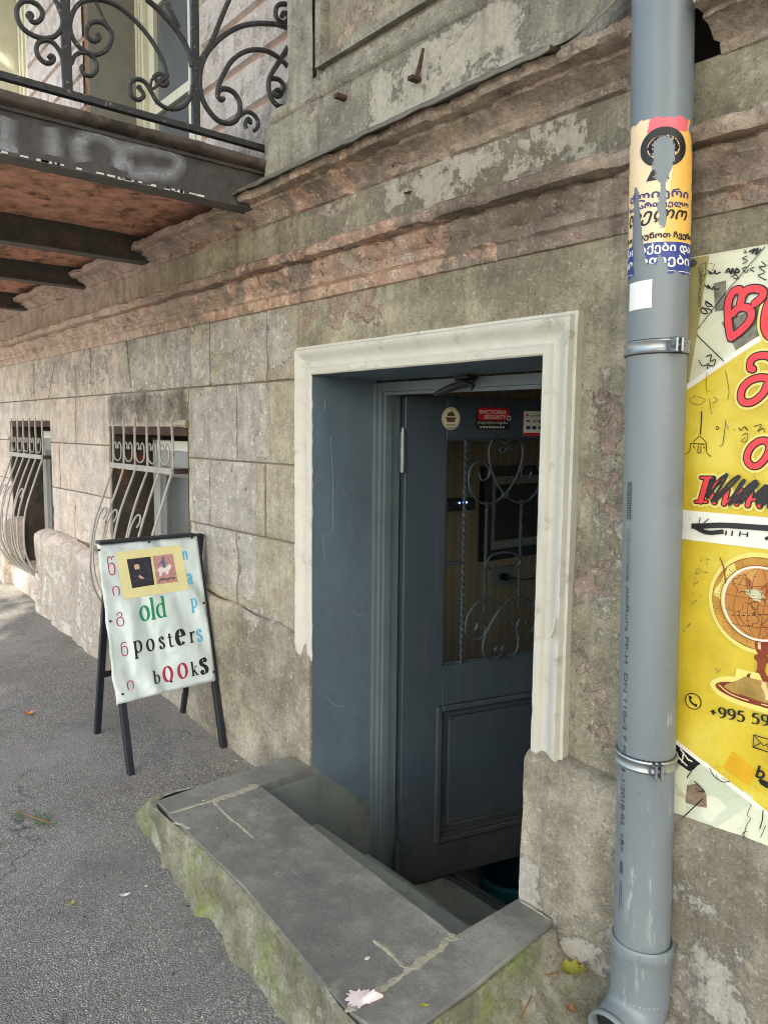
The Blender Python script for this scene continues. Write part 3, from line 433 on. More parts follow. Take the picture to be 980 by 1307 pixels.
m_slabedge = simple("balcony slab edge", (92, 80, 72), .9, var=.3, sc=8, bump=.6, bsc=60, dirt=(48, 40, 38), dirt_lo=.47, dirt_hi=.62, dirt_sc=7)
m_tin = simple("old tin flashing", (118, 112, 100), .6, .35, var=.2, sc=15, bump=.3, bsc=30, dirt=(84, 62, 48), dirt_lo=.55, dirt_hi=.7)
m_casing = simple("cream window casing", (208, 204, 182), .6, var=.08, sc=20, bump=.2, bsc=60, dirt=(140, 132, 108), dirt_lo=.6, dirt_hi=.75, dirt_sc=25)
m_pvc = simple("white pvc", (158, 158, 156), .35, var=.03)
m_greypvc = simple("grey pvc", (120, 122, 122), .4, var=.06)
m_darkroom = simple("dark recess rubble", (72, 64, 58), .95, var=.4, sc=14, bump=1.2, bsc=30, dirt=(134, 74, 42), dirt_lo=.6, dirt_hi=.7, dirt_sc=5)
m_rust = simple("rusted lintel", (70, 50, 42), .9, var=.45, sc=25, bump=.8)
m_pipe = None
m_black = simple("black gloss paint", (30, 30, 32), .4, var=.1)
m_signframe = simple("blue black sign frame", (30, 34, 42), .45, .1, var=.15, sc=20)
m_backboard = simple("board back", (188, 180, 172), .8, var=.08, sc=10)
m_redink = simple("red ink", (226, 62, 70), .5, var=.04)
m_blackink = simple("black ink", (20, 18, 18), .5, var=.05)
m_crimson = simple("crimson ink", (164, 34, 66), .5, var=.05)
m_greenink = simple("green ink", (14, 132, 82), .5, var=.05)
m_blueink = simple("sky blue ink", (78, 166, 200), .5, var=.05)
m_whiteink = simple("white ink", (232, 232, 228), .5, var=.03)
m_navyink = simple("navy ink", (52, 52, 110), .5, var=.05)
m_picdark = simple("dark print", (40, 38, 46), .4, var=.35, sc=60)
m_picskin = simple("print skin tone", (196, 160, 130), .5)
m_picpink = simple("print dusty pink", (176, 130, 122), .5, var=.25, sc=80)
m_picwhite = simple("print pale grey", (216, 206, 204), .5)
m_picblue = simple("print grey blue", (84, 100, 134), .5)
m_paperyellow = simple("yellow paper in film", (214, 204, 150), .35, var=.08, sc=12, bump=.15, bsc=14)
m_leafy = simple("street tree leaf", (70, 104, 40), .6, var=.3, sc=3)
m_bark = simple("tree bark", (96, 86, 72), .95, var=.35, sc=12, bump=1, bsc=40)
def slate_mat():
    n = NT("grey slate slab")
    a = n.noise(4, 10, .7); f = n.noise(130, 6, .7); sc_ = n.noise(1, 8, .75, vec=n.scale(n.pos, (60, 14, 1)))
    col = n.ramp(a, [(.34, lin((92, 92, 87))), (.5, lin((113, 112, 106))), (.66, lin((140, 138, 130)))])
    col = n.mix(n.step(f, .5, .7, 0, .45), col, lin((74, 74, 71)))
    col = n.mix(n.step(n.noise(90, 5, .6), .6, .72, 0, .4), col, lin((150, 148, 140)))
    col = n.mix(n.step(sc_, .60, .72, 0, .30), col, lin((156, 154, 146)))
    col = n.mix(n.math('MULTIPLY', n.step(n.noise(7, 11, .78), .50, .68), .6), col, lin((158, 154, 142)))
    sc2 = n.step(n.noise(1, 7, .7, vec=n.scale(n.pos, (18, 90, 1))), .64, .70); col = n.mix(n.math('MULTIPLY', sc2, .3), col, lin((168, 166, 158)))
    pt = n.math('MULTIPLY', n.step(n.voro(60), 0, .10, 1, 0), n.step(n.noise(7, 4, .6), .5, .58)); col = n.mix(n.math('MULTIPLY', pt, .6), col, lin((52, 52, 50)))
    h = n.math('ADD', n.math('MULTIPLY', f, .35), n.math('MULTIPLY', n.noise(22, 8, .7), .9))
    n.bump(h, .5, .008); return n.done(col, .68, 0, .4)
m_slate = slate_mat()
m_slatedark = simple("dark slate tread", (142, 146, 136), .6, var=.22, sc=6, bump=.2, bsc=30, dirt=(108, 112, 102), dirt_lo=.5, dirt_hi=.7)
m_skirting = simple("dark slate skirting", (112, 117, 110), .6, var=.22, sc=6, bump=.2, bsc=30, dirt=(86, 90, 82), dirt_lo=.5, dirt_hi=.7)
m_lump = simple("mortar lump", (158, 152, 132), .95, var=.15, sc=30, bump=1, bsc=90)
m_splash = simple("spilt pale paint", (226, 208, 206), .7, var=.06, sc=30, bump=.4, bsc=60)

def skirt_mat():
    n = NT("mossy cement")
    a = n.noise(7, 12, .72); f = n.noise(80, 8, .7)
    col = n.ramp(a, [(.34, lin((116, 114, 96))), (.5, lin((154, 150, 130))), (.64, lin((190, 186, 170)))])
    col = n.mix(n.step(f, .48, .7, 0, .6), col, lin((92, 90, 70)))
    ms = n.step(n.noise(4.2, 10, .74), .52, .62)
    ms = n.math('MULTIPLY', ms, n.step(f, .34, .55, .35, 1))
    col = n.mix(n.math('MULTIPLY', ms, .6), col, n.ramp(n.noise(22, 6, .6), [(.35, lin((92, 114, 34))), (.65, lin((150, 166, 76)))]))
    col = n.mix(n.math('MULTIPLY', n.step(n.noise(6, 12, .78), .56, .63), .7), col, lin((206, 203, 190)))
    col = n.mix(n.step(n.noise(200, 5, .65), .54, .68, 0, .5), col, lin((84, 82, 66)))
    h = n.math('ADD', n.math('MULTIPLY', a, 1.2), n.math('MULTIPLY', f, .5))
    h = n.math('ADD', h, n.math('MULTIPLY', n.noise(26, 8, .8), .7))
    n.bump(h, 1.0, .02); return n.done(col, .95, 0, .2)
m_skirt = skirt_mat()

def asphalt_mat():
    n = NT("worn asphalt")
    v1 = n.voro(225); v2 = n.voro(225, 'F1', 'Color'); big = n.noise(1.1, 6, .6); med = n.noise(12, 8, .7)
    sp = n.t.nodes.new('ShaderNodeSeparateColor'); n.link(v2, sp.inputs[0])
    col = n.ramp(sp.outputs[0], [(.0, lin((114, 112, 108))), (.5, lin((139, 137, 132))), (.82, lin((157, 154, 149))), (.97, lin((186, 183, 176)))])
    col = n.mix(n.step(v1, .34, .66, 0, .6), col, lin((78, 77, 74)))
    col = n.mix(n.step(n.noise(2.2, 10, .72), .50, .64, 0, .40), col, lin((98, 96, 93)))
    col = n.mix(n.step(n.noise(.8, 8, .65), .48, .62, 0, .40), col, lin((156, 151, 150)))
    col = n.mix(n.step(big, .42, .62, 0, .35), col, lin((128, 122, 120)))
    col = n.mix(n.step(med, .50, .7, 0, .3), col, lin((76, 73, 75)))
    sp2 = n.t.nodes.new('ShaderNodeSeparateXYZ'); n.link(n.pos, sp2.inputs[0])
    dust = n.step(n.math('ADD', sp2.outputs[1], n.math('MULTIPLY', n.math('SUBTRACT', n.noise(5, 9, .7), .5), .55)), -.20, .02)
    col = n.mix(n.math('MULTIPLY', dust, .55), col, lin((146, 138, 124)))
    nv = n.t.nodes.new('ShaderNodeTexNoise'); nv.inputs['Scale'].default_value = 4; nv.inputs['Detail'].default_value = 7; n.link(n.pos, nv.inputs['Vector'])
    wv = n.t.nodes.new('ShaderNodeVectorMath'); wv.operation = 'ADD'; n.link(n.scale(nv.outputs['Color'], (.5, .5, 0)), wv.inputs[0]); n.link(n.pos, wv.inputs[1])
    ck = n.math('MULTIPLY', n.step(n.voro(.9, 'DISTANCE_TO_EDGE', vec=wv.outputs[0]), 0, .006, 1, 0), n.step(n.noise(1.3, 4, .6), .50, .58))
    col = n.mix(n.math('MULTIPLY', ck, .7), col, lin((44, 42, 43)))
    oil = n.step(n.noise(2.7, 6, .6), .60, .72); col = n.mix(n.math('MULTIPLY', oil, .35), col, lin((84, 82, 86)))
    chip = n.step(n.voro(33), .0, .085, 1, 0)
    chip = n.math('MULTIPLY', chip, n.step(n.noise(19, 3, .5), .5, .56))
    col = n.mix(n.math('MULTIPLY', chip, .8), col, lin((196, 190, 176)))
    st = n.step(n.voro(3.1), .0, .07, 1, 0)
    col = n.mix(n.math('MULTIPLY', st, .5), col, lin((158, 152, 150)))
    h = n.math('ADD', n.math('MULTIPLY', v1, -.9), n.math('MULTIPLY', sp.outputs[1], .5))
    h = n.math('ADD', h, n.math('MULTIPLY', med, .9))
    n.bump(h, .8, .006); return n.done(col, .82, 0, .35)
m_asph = asphalt_mat()

def pipe_mat():
    n = NT("grey downpipe plastic")
    col = n.ramp(n.noise(6, 8, .6, vec=n.scale(n.pos, (1, 1, .3))), [(.3, lin((104, 113, 117))), (.7, lin((119, 127, 131)))])
    sp = n.t.nodes.new('ShaderNodeSeparateXYZ'); n.link(n.pos, sp.inputs[0])
    low = n.step(sp.outputs[2], .35, .80, 1, 0)
    scr = n.step(n.noise(1, 9, .75, vec=n.scale(n.pos, (55, 55, 9))), .56, .68)
    sm_ = n.step(n.math('ABSOLUTE', n.math('SUBTRACT', sp.outputs[2], .66)), .02, .11, 1, 0)
    low = n.math('MAXIMUM', low, n.math('MULTIPLY', sm_, 1.3))
    lowm = n.math('MULTIPLY', scr, n.math('ADD', n.math('MULTIPLY', low, .65), .06))
    col = n.mix(lowm, col, lin((176, 178, 170)))
    col = n.mix(n.math('MULTIPLY', n.step(n.noise(30, 8, .75), .58, .70), .5), col, lin((92, 95, 93)))
    n.bump(n.noise(9, 4, .5), .05, .01)
    return n.done(col, .38, 0, .5)
m_pipe = pipe_mat()

def glass_mat(name, tint=(.9, .95, .95, 1)):
    m = bpy.data.materials.new(name); m.use_nodes = True; t = m.node_tree; t.nodes.clear()
    o = t.nodes.new('ShaderNodeOutputMaterial'); tr = t.nodes.new('ShaderNodeBsdfTransparent'); tr.inputs[0].default_value = tint
    gl = t.nodes.new('ShaderNodeBsdfGlossy'); gl.inputs['Roughness'].default_value = .02
    fr = t.nodes.new('ShaderNodeFresnel'); fr.inputs[0].default_value = 1.45
    mx = t.nodes.new('ShaderNodeMixShader'); t.links.new(fr.outputs[0], mx.inputs[0]); t.links.new(tr.outputs[0], mx.inputs[1])
    t.links.new(gl.outputs[0], mx.inputs[2]); t.links.new(mx.outputs[0], o.inputs[0]); return m
m_glass = glass_mat("door glass")
m_pane = simple("curtained pane", (90, 92, 92), .2, var=.12, sc=3)
m_panedark = simple("dark reflecting pane", (96, 100, 102), .06, var=.2, sc=2)

def sheet_mat():
    n = NT("creased white vinyl")
    w = n.t.nodes.new('ShaderNodeTexWave'); w.wave_type = 'BANDS'; w.bands_direction = 'DIAGONAL'
    n.link(n.scale(n.pos, (.4, 1.0, .55)), w.inputs['Vector']); w.inputs['Scale'].default_value = 5
    w.inputs['Distortion'].default_value = 9; w.inputs['Detail'].default_value = 2.5; w.inputs['Detail Scale'].default_value = .8
    col = n.ramp(n.noise(7, 6, .6), [(.3, lin((190, 201, 200))), (.7, lin((205, 215, 213)))])
    h = n.math('ADD', n.math('MULTIPLY', w.outputs['Fac'], .5), n.noise(5, 3, .5))
    n.bump(h, .8, .03); return n.done(col, .28, 0, .5)
m_sheet = sheet_mat()

def banner_mat(name, c1, c2, c3):
    n = NT(name)
    col = n.ramp(n.noise(5, 8, .65), [(.3, lin(c1)), (.52, lin(c2)), (.7, lin(c3))])
    col = n.mix(n.math('MULTIPLY', n.step(n.noise(14, 10, .75, dist=1.0), .56, .70), .45), col, lin((126, 108, 40)))
    col = n.mix(n.math('MULTIPLY', n.step(n.noise(60, 8, .7), .6, .75), .3), col, lin((110, 98, 60)))
    n.bump(n.noise(6, 4, .5), .12, .01); return n.done(col, .38, 0, .5)
m_banyel = banner_mat("banner yellow print", (186, 156, 34), (212, 188, 58), (224, 206, 96))
m_bancream = banner_mat("banner cream print", (196, 196, 168), (218, 218, 192), (226, 228, 208))
m_bankhaki = banner_mat("banner khaki print", (150, 140, 92), (166, 156, 108), (182, 172, 124))
m_bangrey = banner_mat("banner pale green print", (178, 186, 160), (196, 204, 180), (210, 216, 196))
m_banwhite = simple("banner white strip", (232, 230, 220), .4, var=.05)
m_glow = simple("banner pale halo", (228, 212, 118), .4, var=.04)
m_photo = simple("banner sepia photo", (120, 116, 100), .4, var=.5, sc=90)
m_scuff = simple("banner pencil grey", (120, 112, 66), .5, var=.1)
m_orange = simple("banner orange patch", (214, 164, 30), .4, var=.1, sc=30)
m_globe = banner_mat("printed globe map", (132, 72, 30), (186, 124, 58), (218, 172, 100))
m_brass = simple("printed brass", (190, 140, 56), .4, var=.3, sc=30)
m_wood = simple("printed red wood", (122, 50, 26), .4, var=.4, sc=30)
m_gold = simple("printed gold metal", (176, 140, 70), .4, var=.5, sc=12)

# ------------------------------------------------------------------ wear fields (where old coats peel, soot gathers, lime shows)
def sm(x, a, b):
    t = max(0.0, min(1.0, (x-a)/(b-a))); return t*t*(3-2*t)
def bx(x, z, x0, x1, z0, z1, f):
    return sm(x, x0-f, x0+f)*(1-sm(x, x1-f, x1+f))*sm(z, z0-f, z0+f)*(1-sm(z, z1-f, z1+f))
PEEL = [(-2.98, -2.46, .60, 1.40, .05, .86), (-2.50, -2.36, 1.12, 1.42, .04, .66), (-3.75, -2.45, 1.37, 1.70, .05, .62),
        (-2.50, -2.20, 1.44, 1.70, .06, .66), (-2.2, -1.70, 1.53, 1.70, .05, .54), (-5.3, -3.75, 1.42, 1.7, .1, .56), (-3.6, -2.95, 1.42, 1.6, .06, .72),
        (-1.0, -.6, -.1, .2, .1, .55), (-2.6, -2.3, .50, .62, .05, .5), (-1.06, -.93, .5, 1.35, .03, .46), (-3.9, -3.1, 1.30, 1.42, .04, .55)]
SOOT = [(-3.9, -2.9, 1.54, 1.70, .06, .48), (-2.75, -2.4, 1.40, 1.50, .05, .42), (-5.6, -4.4, 1.56, 1.70, .08, .40), (-2.6, -2.4, .85, 1.12, .06, .36), (-3.95, -3.0, 1.24, 1.42, .05, .66), (-2.0, -.9, 1.58, 1.68, .03, .42), (-1.0, -.6, 1.50, 1.66, .05, .40), (-3.0, -2.2, -.1, .42, .1, .40),
        (-2.1, -1.0, 1.44, 1.60, .1, .30), (-1.06, -.96, .60, 1.30, .03, .34), (-3.3, -2.5, 1.40, 1.68, .08, .34), (-2.4, -2.15, .5, 1.4, .08, .18), (-1.16, -.9, .40, .50, .03, .45)]
PALE = [(-2.97, -2.45, .62, 1.38, .06, .42), (-3.1, -2.9, 1.42, 1.6, .05, .56), (-1.18, -1.07, .02, .22, .04, .72), (-.95, -.55, -.1, .42, .1, .52),
        (-1.03, -.88, .48, 1.4, .03, .46), (-5.2, -3.8, -.2, .55, .1, .55), (-2.45, -2.3, 1.48, 1.66, .05, .5), (-1.12, -.86, -.1, .16, .08, .58), (-3.8, -2.9, 1.42, 1.66, .1, .36)]
def wear_wall(co):
    x, z = co.x, co.z
    p = max([bx(x, z, *a[:5])*a[5] for a in PEEL]+[.12]); s_ = max([bx(x, z, *a[:5])*a[5] for a in SOOT]+[0]); l = max([bx(x, z, *a[:5])*a[5] for a in PALE]+[.05])
    return (p, s_, l, (1-sm(x, -3.9, -2.75))*.9)  # pinker plaster to the left, with its sunlit brightness put into the colour
def wear_corn(co):
    x, z = co.x, co.z
    p = .28+.22*noise.noise(Vector((x*1.7, 3.1, z*4))) + (.12 if z < 1.70 else 0) + .26*bx(x, z, -2.9, -1.5, 1.6, 2.0, .15)
    s_ = .24+.34*bx(x, z, -2.6, -2.0, 1.75, 2.05, .15)+.30*bx(x, z, -3, 2, 1.765, 1.81, .006) + .22*(1-abs(sm(x, -3.6, -2.2)*2-1)) + .25*bx(x, z, -1.3, 2, 1.9, 2.3, .1)  # includes a thin darker band along the lower moulding's overhang
    return (p, s_*.72, .30+.1*bx(x, z, -2.0, -1.3, 1.65, 1.72, .04), (1-sm(x, -4.0, -2.5))*.9)
def wear_frieze(co):
    x, z = co.x, co.z
    return (.28+.2*bx(x, z, -2.2, -1.6, 1.78, 1.98, .05), .20+.25*bx(x, z, -2.5, -2.0, 1.7, 2.1, .1), .34+.3*bx(x, z, -1.75, -1.0, 1.8, 1.95, .06), (1-sm(x, -4.0, -2.5))*.85)
def wear_upper(co):
    x, z = co.x, co.z
    return (.28+.2*bx(x, z, -2.1, -1.3, 2.3, 2.7, .1), .20+.22*bx(x, z, -2.4, -1.9, 2.0, 2.8, .15), .28+.36*bx(x, z, -1.8, -1.15, 2.04, 2.25, .06), 0)
def wear_grooved(co):
    return (.34, .16+.44*(1-sm(co.z, 2.40, 2.46)), .38, .45*sm(co.z, 2.42, 2.5))

def nz(p, s, seed=0): return noise.noise(Vector((p[0]*s+seed, p[1]*s+seed*1.7, p[2]*s-seed)))
def fz(p, s, o=4, seed=0): return noise.fractal(Vector((p[0]*s+seed, p[1]*s, p[2]*s-seed)), 1.0, 2.1, o)

def gz(x, y=0): return -.165-.0545*max(-9, min(3, x))

# ------------------------------------------------------------------ the ground
def axis(a, b, fine0, fine1, st, coarse):
    out = []; v = a
    while v < b:
        out.append(v)
        if v < fine0: v = min(fine0, v+max(st, (fine0-v)*.35 if (fine0-v)*.35 < coarse else coarse))
        elif v < fine1: v += st
        else: v += max(st, min(coarse, (v-fine1)*.5+st))
    out.append(b); return out
def make_ground():
    xs = axis(-160, 120, -5, .6, .05, 30); ys = axis(-140, .012, -1.7, .012, .05, 30)
    xs = sorted(set([round(v, 4) for v in xs if not (-2.30 < v < -2.12 or -1.12 < v < -.98)]+[-2.22, -1.04]))
    ys = sorted(set([round(v, 4) for v in ys if not (-.56 < v < -.46)]+[-.5]))
    mb = MB()
    def pt(x, y):
        h = .006*nz((x, y, 0), 1.5) + .0025*nz((x, y, 0), 7) if (-6 < x < 1 and y > -2) else 0
        return (x, y, gz(x)+h)
    mb.v = [pt(x, y) for y in ys for x in xs]; nx = len(xs)
    for j in range(len(ys)-1):
        for i in range(nx-1):
            if -2.221 < xs[i] < -1.05 and ys[j] > -.501: continue
            mb.f.append((j*nx+i, j*nx+i+1, (j+1)*nx+i+1, (j+1)*nx+i)); mb.mi.append(0)
    return structure(mb.build("pavement", m_asph, None, smooth=True))
make_ground()

# ------------------------------------------------------------------ the building
B = thing("old_building", "weathered old building with crumbling pinkish cornice, block coursed plaster and a sunken shop doorway", "building", (-2, 0, 0))

def wall_grid(x0, x1, z0, z1, y, st, amp=.003, holes=(), seed=0):
    xs = [x0+(x1-x0)*i/max(1, round((x1-x0)/st)) for i in range(max(1, round((x1-x0)/st))+1)]
    zs = [z0+(z1-z0)*i/max(1, round((z1-z0)/st)) for i in range(max(1, round((z1-z0)/st))+1)]
    for h in holes:
        xs += [v for v in h[:2] if x0 < v < x1]; zs += [v for v in h[2:] if z0 < v < z1]
    xs = sorted(set(round(v, 5) for v in xs)); zs = sorted(set(round(v, 5) for v in zs)); mb = MB()
    for z in zs:
        for x in xs:
            p = (x, 0, z); mb.v.append((x, y-amp*fz(p, 3.2, 5, seed)-amp*.5*nz(p, 22, seed), z))
    nx = len(xs)
    for j in range(len(zs)-1):
        for i in range(nx-1):
            cx, cz = (xs[i]+xs[i+1])/2, (zs[j]+zs[j+1])/2
            if any(h[0] < cx < h[1] and h[2] < cz < h[3] for h in holes): continue
            mb.f.append((j*nx+i, j*nx+i+1, (j+1)*nx+i+1, (j+1)*nx+i)); mb.mi.append(0)
    return mb
DX0, DX1, DZ1 = -2.08, -1.145, 1.4146
wall_grid(-2.19, -.40, .40, 1.68, 0, .016, .004, [(DX0, DX1, .3, DZ1)]).build("plaster_wall", m_plain, B, True, wear=wear_wall)
wall_grid(-.40, 3.0, -.3, 1.68, 0, .12, .004, []).build("plaster_wall", m_plain, B, True, wear=wear_wall)
# mortar bed behind the blocks
W1 = (-3.91, -3.04, .30, 1.243); W0 = (-5.78, -4.895, .285, 1.275); WM = (-7.9, -7.05, .3, 1.29)
wall_grid(-9.5, -2.185, -.2, 1.70, .011, .3, 0, [W1, W0, WM]).build("mortar_bed", m_mortar, B, wear=wear_wall)

def block(c00, c10, c11, c01, seed, gap=.0034, d=.0):
    """one plaster-faced block: corners (x,z) from lower left, worn arrises, sides running back into the mortar"""
    def q(u, v):
        return tuple((1-u)*(1-v)*c00[k]+u*(1-v)*c10[k]+u*v*c11[k]+(1-u)*v*c01[k] for k in (0, 1))
    w = abs(c10[0]-c00[0]); h = abs(c01[1]-c00[1])
    near = c10[0] > -3.2
    st = .026 if near else .05
    nu = max(4, round(w/st)); nv = max(4, round(h/st)); mb = MB()
    off = random.uniform(-.003, .003)+d
    def edge(t, L):
        return min(t, 1-t)*L
    us = [0, .004/w, .012/w]+[i/nu for i in range(1, nu)]+[1-.012/w, 1-.004/w, 1]
    vs_ = [0, .004/h, .012/h]+[i/nv for i in range(1, nv)]+[1-.012/h, 1-.004/h, 1]
    us = sorted(us); vs_ = sorted(vs_)
    for v in vs_:
        for u in us:
            x, z = q(u, v)
            # inset to leave the joint, edge wandering a little
            wob = .0022*nz((x, seed, z), 26)
            if u == 0: x += gap+wob
            if u == 1: x -= gap+wob
            if v == 0: z += gap+wob
            if v == 1: z -= gap+wob
            e = min(edge(u, w), edge(v, h))
            back = .012 if e == 0 else (.004+.003*nz((x, 0, z), 30, 5) if e < .006 else (.0012 if e < .014 else 0))
            chip = max(0, fz((x, 0, z), 9, 4, 3)-.25)*.02 if e < .03 else 0
            y = off-.0035*fz((x, 0, z), 4, 5, seed*.01)-.0012*nz((x, 0, z), 30)+back+chip
            mb.v.append((x, min(y, .0125), z))
    nx = len(us)
    for j in range(len(vs_)-1):
        for i in range(nx-1): mb.f.append((j*nx+i, j*nx+i+1, (j+1)*nx+i+1, (j+1)*nx+i)); mb.mi.append(0)
    return mb.build("stone_block", m_block, B, True, wear=wear_wall)
def row(z0, z1, xs, skew=None):
    for i in range(len(xs)-1):
        a, b = xs[i], xs[i+1]
        a0, a1 = a if isinstance(a, tuple) else (a, a); b0, b1 = b if isinstance(b, tuple) else (b, b)
        block((a0, z0), (b0, z0), (b1, z1), (a1, z1), random.randint(0, 900))
ZA, ZB, ZC, ZD, ZP = 1.663, 1.408, 1.118, .848, .572
# course under the cornice, splayed over the windows (pairs: x at bottom, x at top)
row(ZA-.255, ZA, [-9.4, -8.6, (-7.9, -8.0), (-7.5, -7.53), (-7.05, -6.96), -6.5, (-6.1, -6.1), (-5.76, -5.95), (-5.48, -5.58), (-5.18, -5.16), (-4.9, -4.72), -4.17, (-3.91, -3.94), (-3.62, -3.67), (-3.32, -3.31), (-3.06, -3.0), -2.82, -2.39, -2.187])
# lintel pieces just over the two windows
row(W1[3], ZA-.255, [(-3.93, -3.93), -3.02]); row(W0[3], ZA-.255, [-5.80, -4.88]); row(WM[3], ZA-.255, [-7.92, -7.03])
row(ZC, ZB, [-3.02, -2.612, -2.187]); row(ZC+.03, ZB, [-4.88, -4.43, -3.93]); row(ZC+.03, ZB, [-7.03, -6.5, -5.80]); row(ZC+.03, ZB, [-9.4, -8.5, -7.92])
row(ZD, ZC, [-3.02, -2.83, -2.409, -2.187]); row(ZD+.03, ZC+.03, [-4.88, -4.725, -4.2, -3.93]); row(ZD+.03, ZC+.03, [-7.03, -6.8, -6.25, -5.80]); row(ZD+.03, ZC+.03, [-9.4, -8.8, -7.92])
for i, (a, b, c, d_) in enumerate([(-3.02, -2.885, .575, .575), (-2.885, -2.62, .575, .560), (-2.62, -2.187, .560, .527)]):
    block((a, c), (b, d_), (b, ZD), (a, ZD), 40+i)
row(.60, ZD+.03, [-4.88, -4.49, -3.93]); row(.60, ZD+.03, [-7.03, -6.5, -5.80]); row(.60, ZD+.03, [-9.4, -8.6, -7.92])
# plain strip between the window jambs and the blocks
# plinths
def plinth(x0, x1, ztop, y, seed, rough=.006, st=.025, zb=-.22, lump=0.0, ends=True, cap=.05):
    nu = max(3, round((x1-x0)/st)); nv = 26
    zt = ztop if callable(ztop) else (lambda u: ztop)
    prof = [(0.0, 0.0), (1.0, 1.0)]
    mb = MB()
    def f(u, v):
        x = x0+(x1-x0)*u; t = zt(u)
        if v < .86:
            z = zb+(t-zb-cap*.5)*(v/.86); yy = y
        else:
            k = (v-.86)/.14; z = t-cap*.5+cap*(1-(1-k)**2)*.62; yy = y*(1-k**1.5)
        p = (x, 0, z)
        yy -= rough*fz(p, 3.5, 5, seed)+rough*.4*nz(p, 25)
        if lump: yy -= lump*(.35+.65*abs(math.sin(x*7.3+.5*nz((x, 0, z), 2))))*(1-sm(v, .86, 1))*(1-.5*sm(v, .3, .9)) + .012*fz((x, 0, z*.5), 12, 4)*(1-sm(v, .86, 1))
        return (x, min(yy, .02), z)
    mb.grid(f, nu, nv)
    if ends:
        for u in (0, 1):
            mb.grid(lambda a, b, u=u: (f(u, b)[0], f(u, b)[1]*(1-a)+.06*a, f(u, b)[2]), 2, nv)
    return mb.build("plinth", m_plinth, B, True, wear=wear_wall)
plinth(-3.0, -2.088, lambda u: .575-.05*u+.008*math.sin(u*19), -.024, 3, .005)
plinth(-1.150, 3.0, lambda u: .472+.006*math.sin(u*60), -.040, 8, .007, .02)
plinth(-4.99, -3.86, lambda u: .605-.05*sm(u, .3, .9), -.065, 11, .012, .025, lump=.035, cap=.07)
plinth(-7.1, -5.75, .60, -.05, 14, .010, .06, lump=.04, cap=.12)
plinth(-9.5, -7.88, .60, -.05, 15, .010, .1, lump=.04, cap=.12)
plinth(-3.93, -2.98, .30, -.015, 17, .006, .04, ends=False)

# ---- cornice: swept profiles with chipped edges
def sweep(prof, x0, x1, st, seed, chip=.0, amp=.003, brk=()):
    n_ = max(2, round((x1-x0)/st)); P = []
    for i in range(len(prof)-1):            # refine the profile
        a, b = prof[i], prof[i+1]; L = math.hypot(b[0]-a[0], b[1]-a[1]); k = max(1, round(L/.009))
        for j in range(k): P.append((a[0]+(b[0]-a[0])*j/k, a[1]+(b[1]-a[1])*j/k))
    P.append(prof[-1]); m = len(P); zc = sum(q[1] for q in P)/m; mb = MB()
    pmax = max(q[0] for q in P)
    for i in range(n_+1):
        x = x0+(x1-x0)*i/n_
        for j, (p, z) in enumerate(P):
            v = (x, p*2, z)
            e = amp*.5*fz(v, 6, 4, seed)+.0012*nz(v, 45, seed)
            c = max(0, fz((x, z*.6, p), 5.5, 4, seed+5)-.10)*chip*.12*(p/pmax)
            c += (sm(fz((x, z, p*2), 8, 5, seed+11), .16, .20)*.009+sm(fz((x, z, p*2), 19, 4, seed+13), .20, .24)*.006)*min(1, p/.03)*(chip/.04)
            c += max(0, nz((x, p, z), 38, seed)-.35)*chip*.25
            for (bx0, bx1, dep) in brk:
                c += dep*sm(x, bx0, bx0+.04)*(1-sm(x, bx1-.04, bx1))*(p/pmax)*(.6+.8*abs(nz(v, 12, seed)))
            mb.v.append((x, -max(p-c-e, -.004), z+amp*.35*nz(v, 7, seed+2)-c*.15))
    for i in range(n_):
        for j in range(m-1): mb.f.append((i*m+j, (i+1)*m+j, (i+1)*m+j+1, i*m+j+1)); mb.mi.append(0)
    for i in (0, n_):
        ring = list(range(i*m, i*m+m)); x = mb.v[i*m][0]; o = len(mb.v)
        mb.v += [(x, .06, mb.v[ring[0]][2]), (x, .06, mb.v[ring[-1]][2])]
        mb.f.append(tuple(ring+[o+1, o])); mb.mi.append(0)
    return mb
LOW = [(-.004, 1.652), (.010, 1.655), (.014, 1.668), (.014, 1.686), (.018, 1.690), (.026, 1.694), (.028, 1.712), (.022, 1.716), (.024, 1.722), (.034, 1.730), (.044, 1.742), (.050, 1.757),
       (.052, 1.762), (.046, 1.765), (.046, 1.769), (.084, 1.771), (.090, 1.780), (.090, 1.796), (.082, 1.803), (.040, 1.812), (.022, 1.816)]
UPP = [(.020, 1.930), (.032, 1.934), (.036, 1.944), (.036, 1.952), (.030, 1.955), (.036, 1.962), (.050, 1.974), (.066, 1.982), (.076, 1.985), (.076, 1.994), (.112, 1.997), (.117, 2.004), (.117, 2.020), (.060, 2.030), (.0, 2.034)]
sweep(LOW, -2.36, -.2, .009, 3, .035, .0022, []).build("lower_moulding", m_corn, B, True, wear=wear_corn)
sweep(LOW, -9.5, -2.362, .03, 5, .045, .003, []).build("lower_moulding", m_corn, B, True, wear=wear_corn)
sweep(LOW, -.198, 3.0, .08, 5, .03, .002).build("lower_moulding", m_corn, B, True, wear=wear_corn)
sweep([(.020, 1.812), (.022, 1.87), (.020, 1.935)], -9.5, 3.0, .02, 9, 0, .003).build("frieze", m_frieze, B, True, wear=wear_frieze)
sweep(UPP, -2.30, -.868, .009, 7, .040, .0025, [(-2.32, -2.1, .012)]).build("upper_moulding", m_corn, B, True, wear=wear_corn)
sweep(UPP, -9.5, -2.302, .03, 8, .05, .003, [(-2.9, -2.4, .012)]).build("upper_moulding", m_corn, B, True, wear=wear_corn)
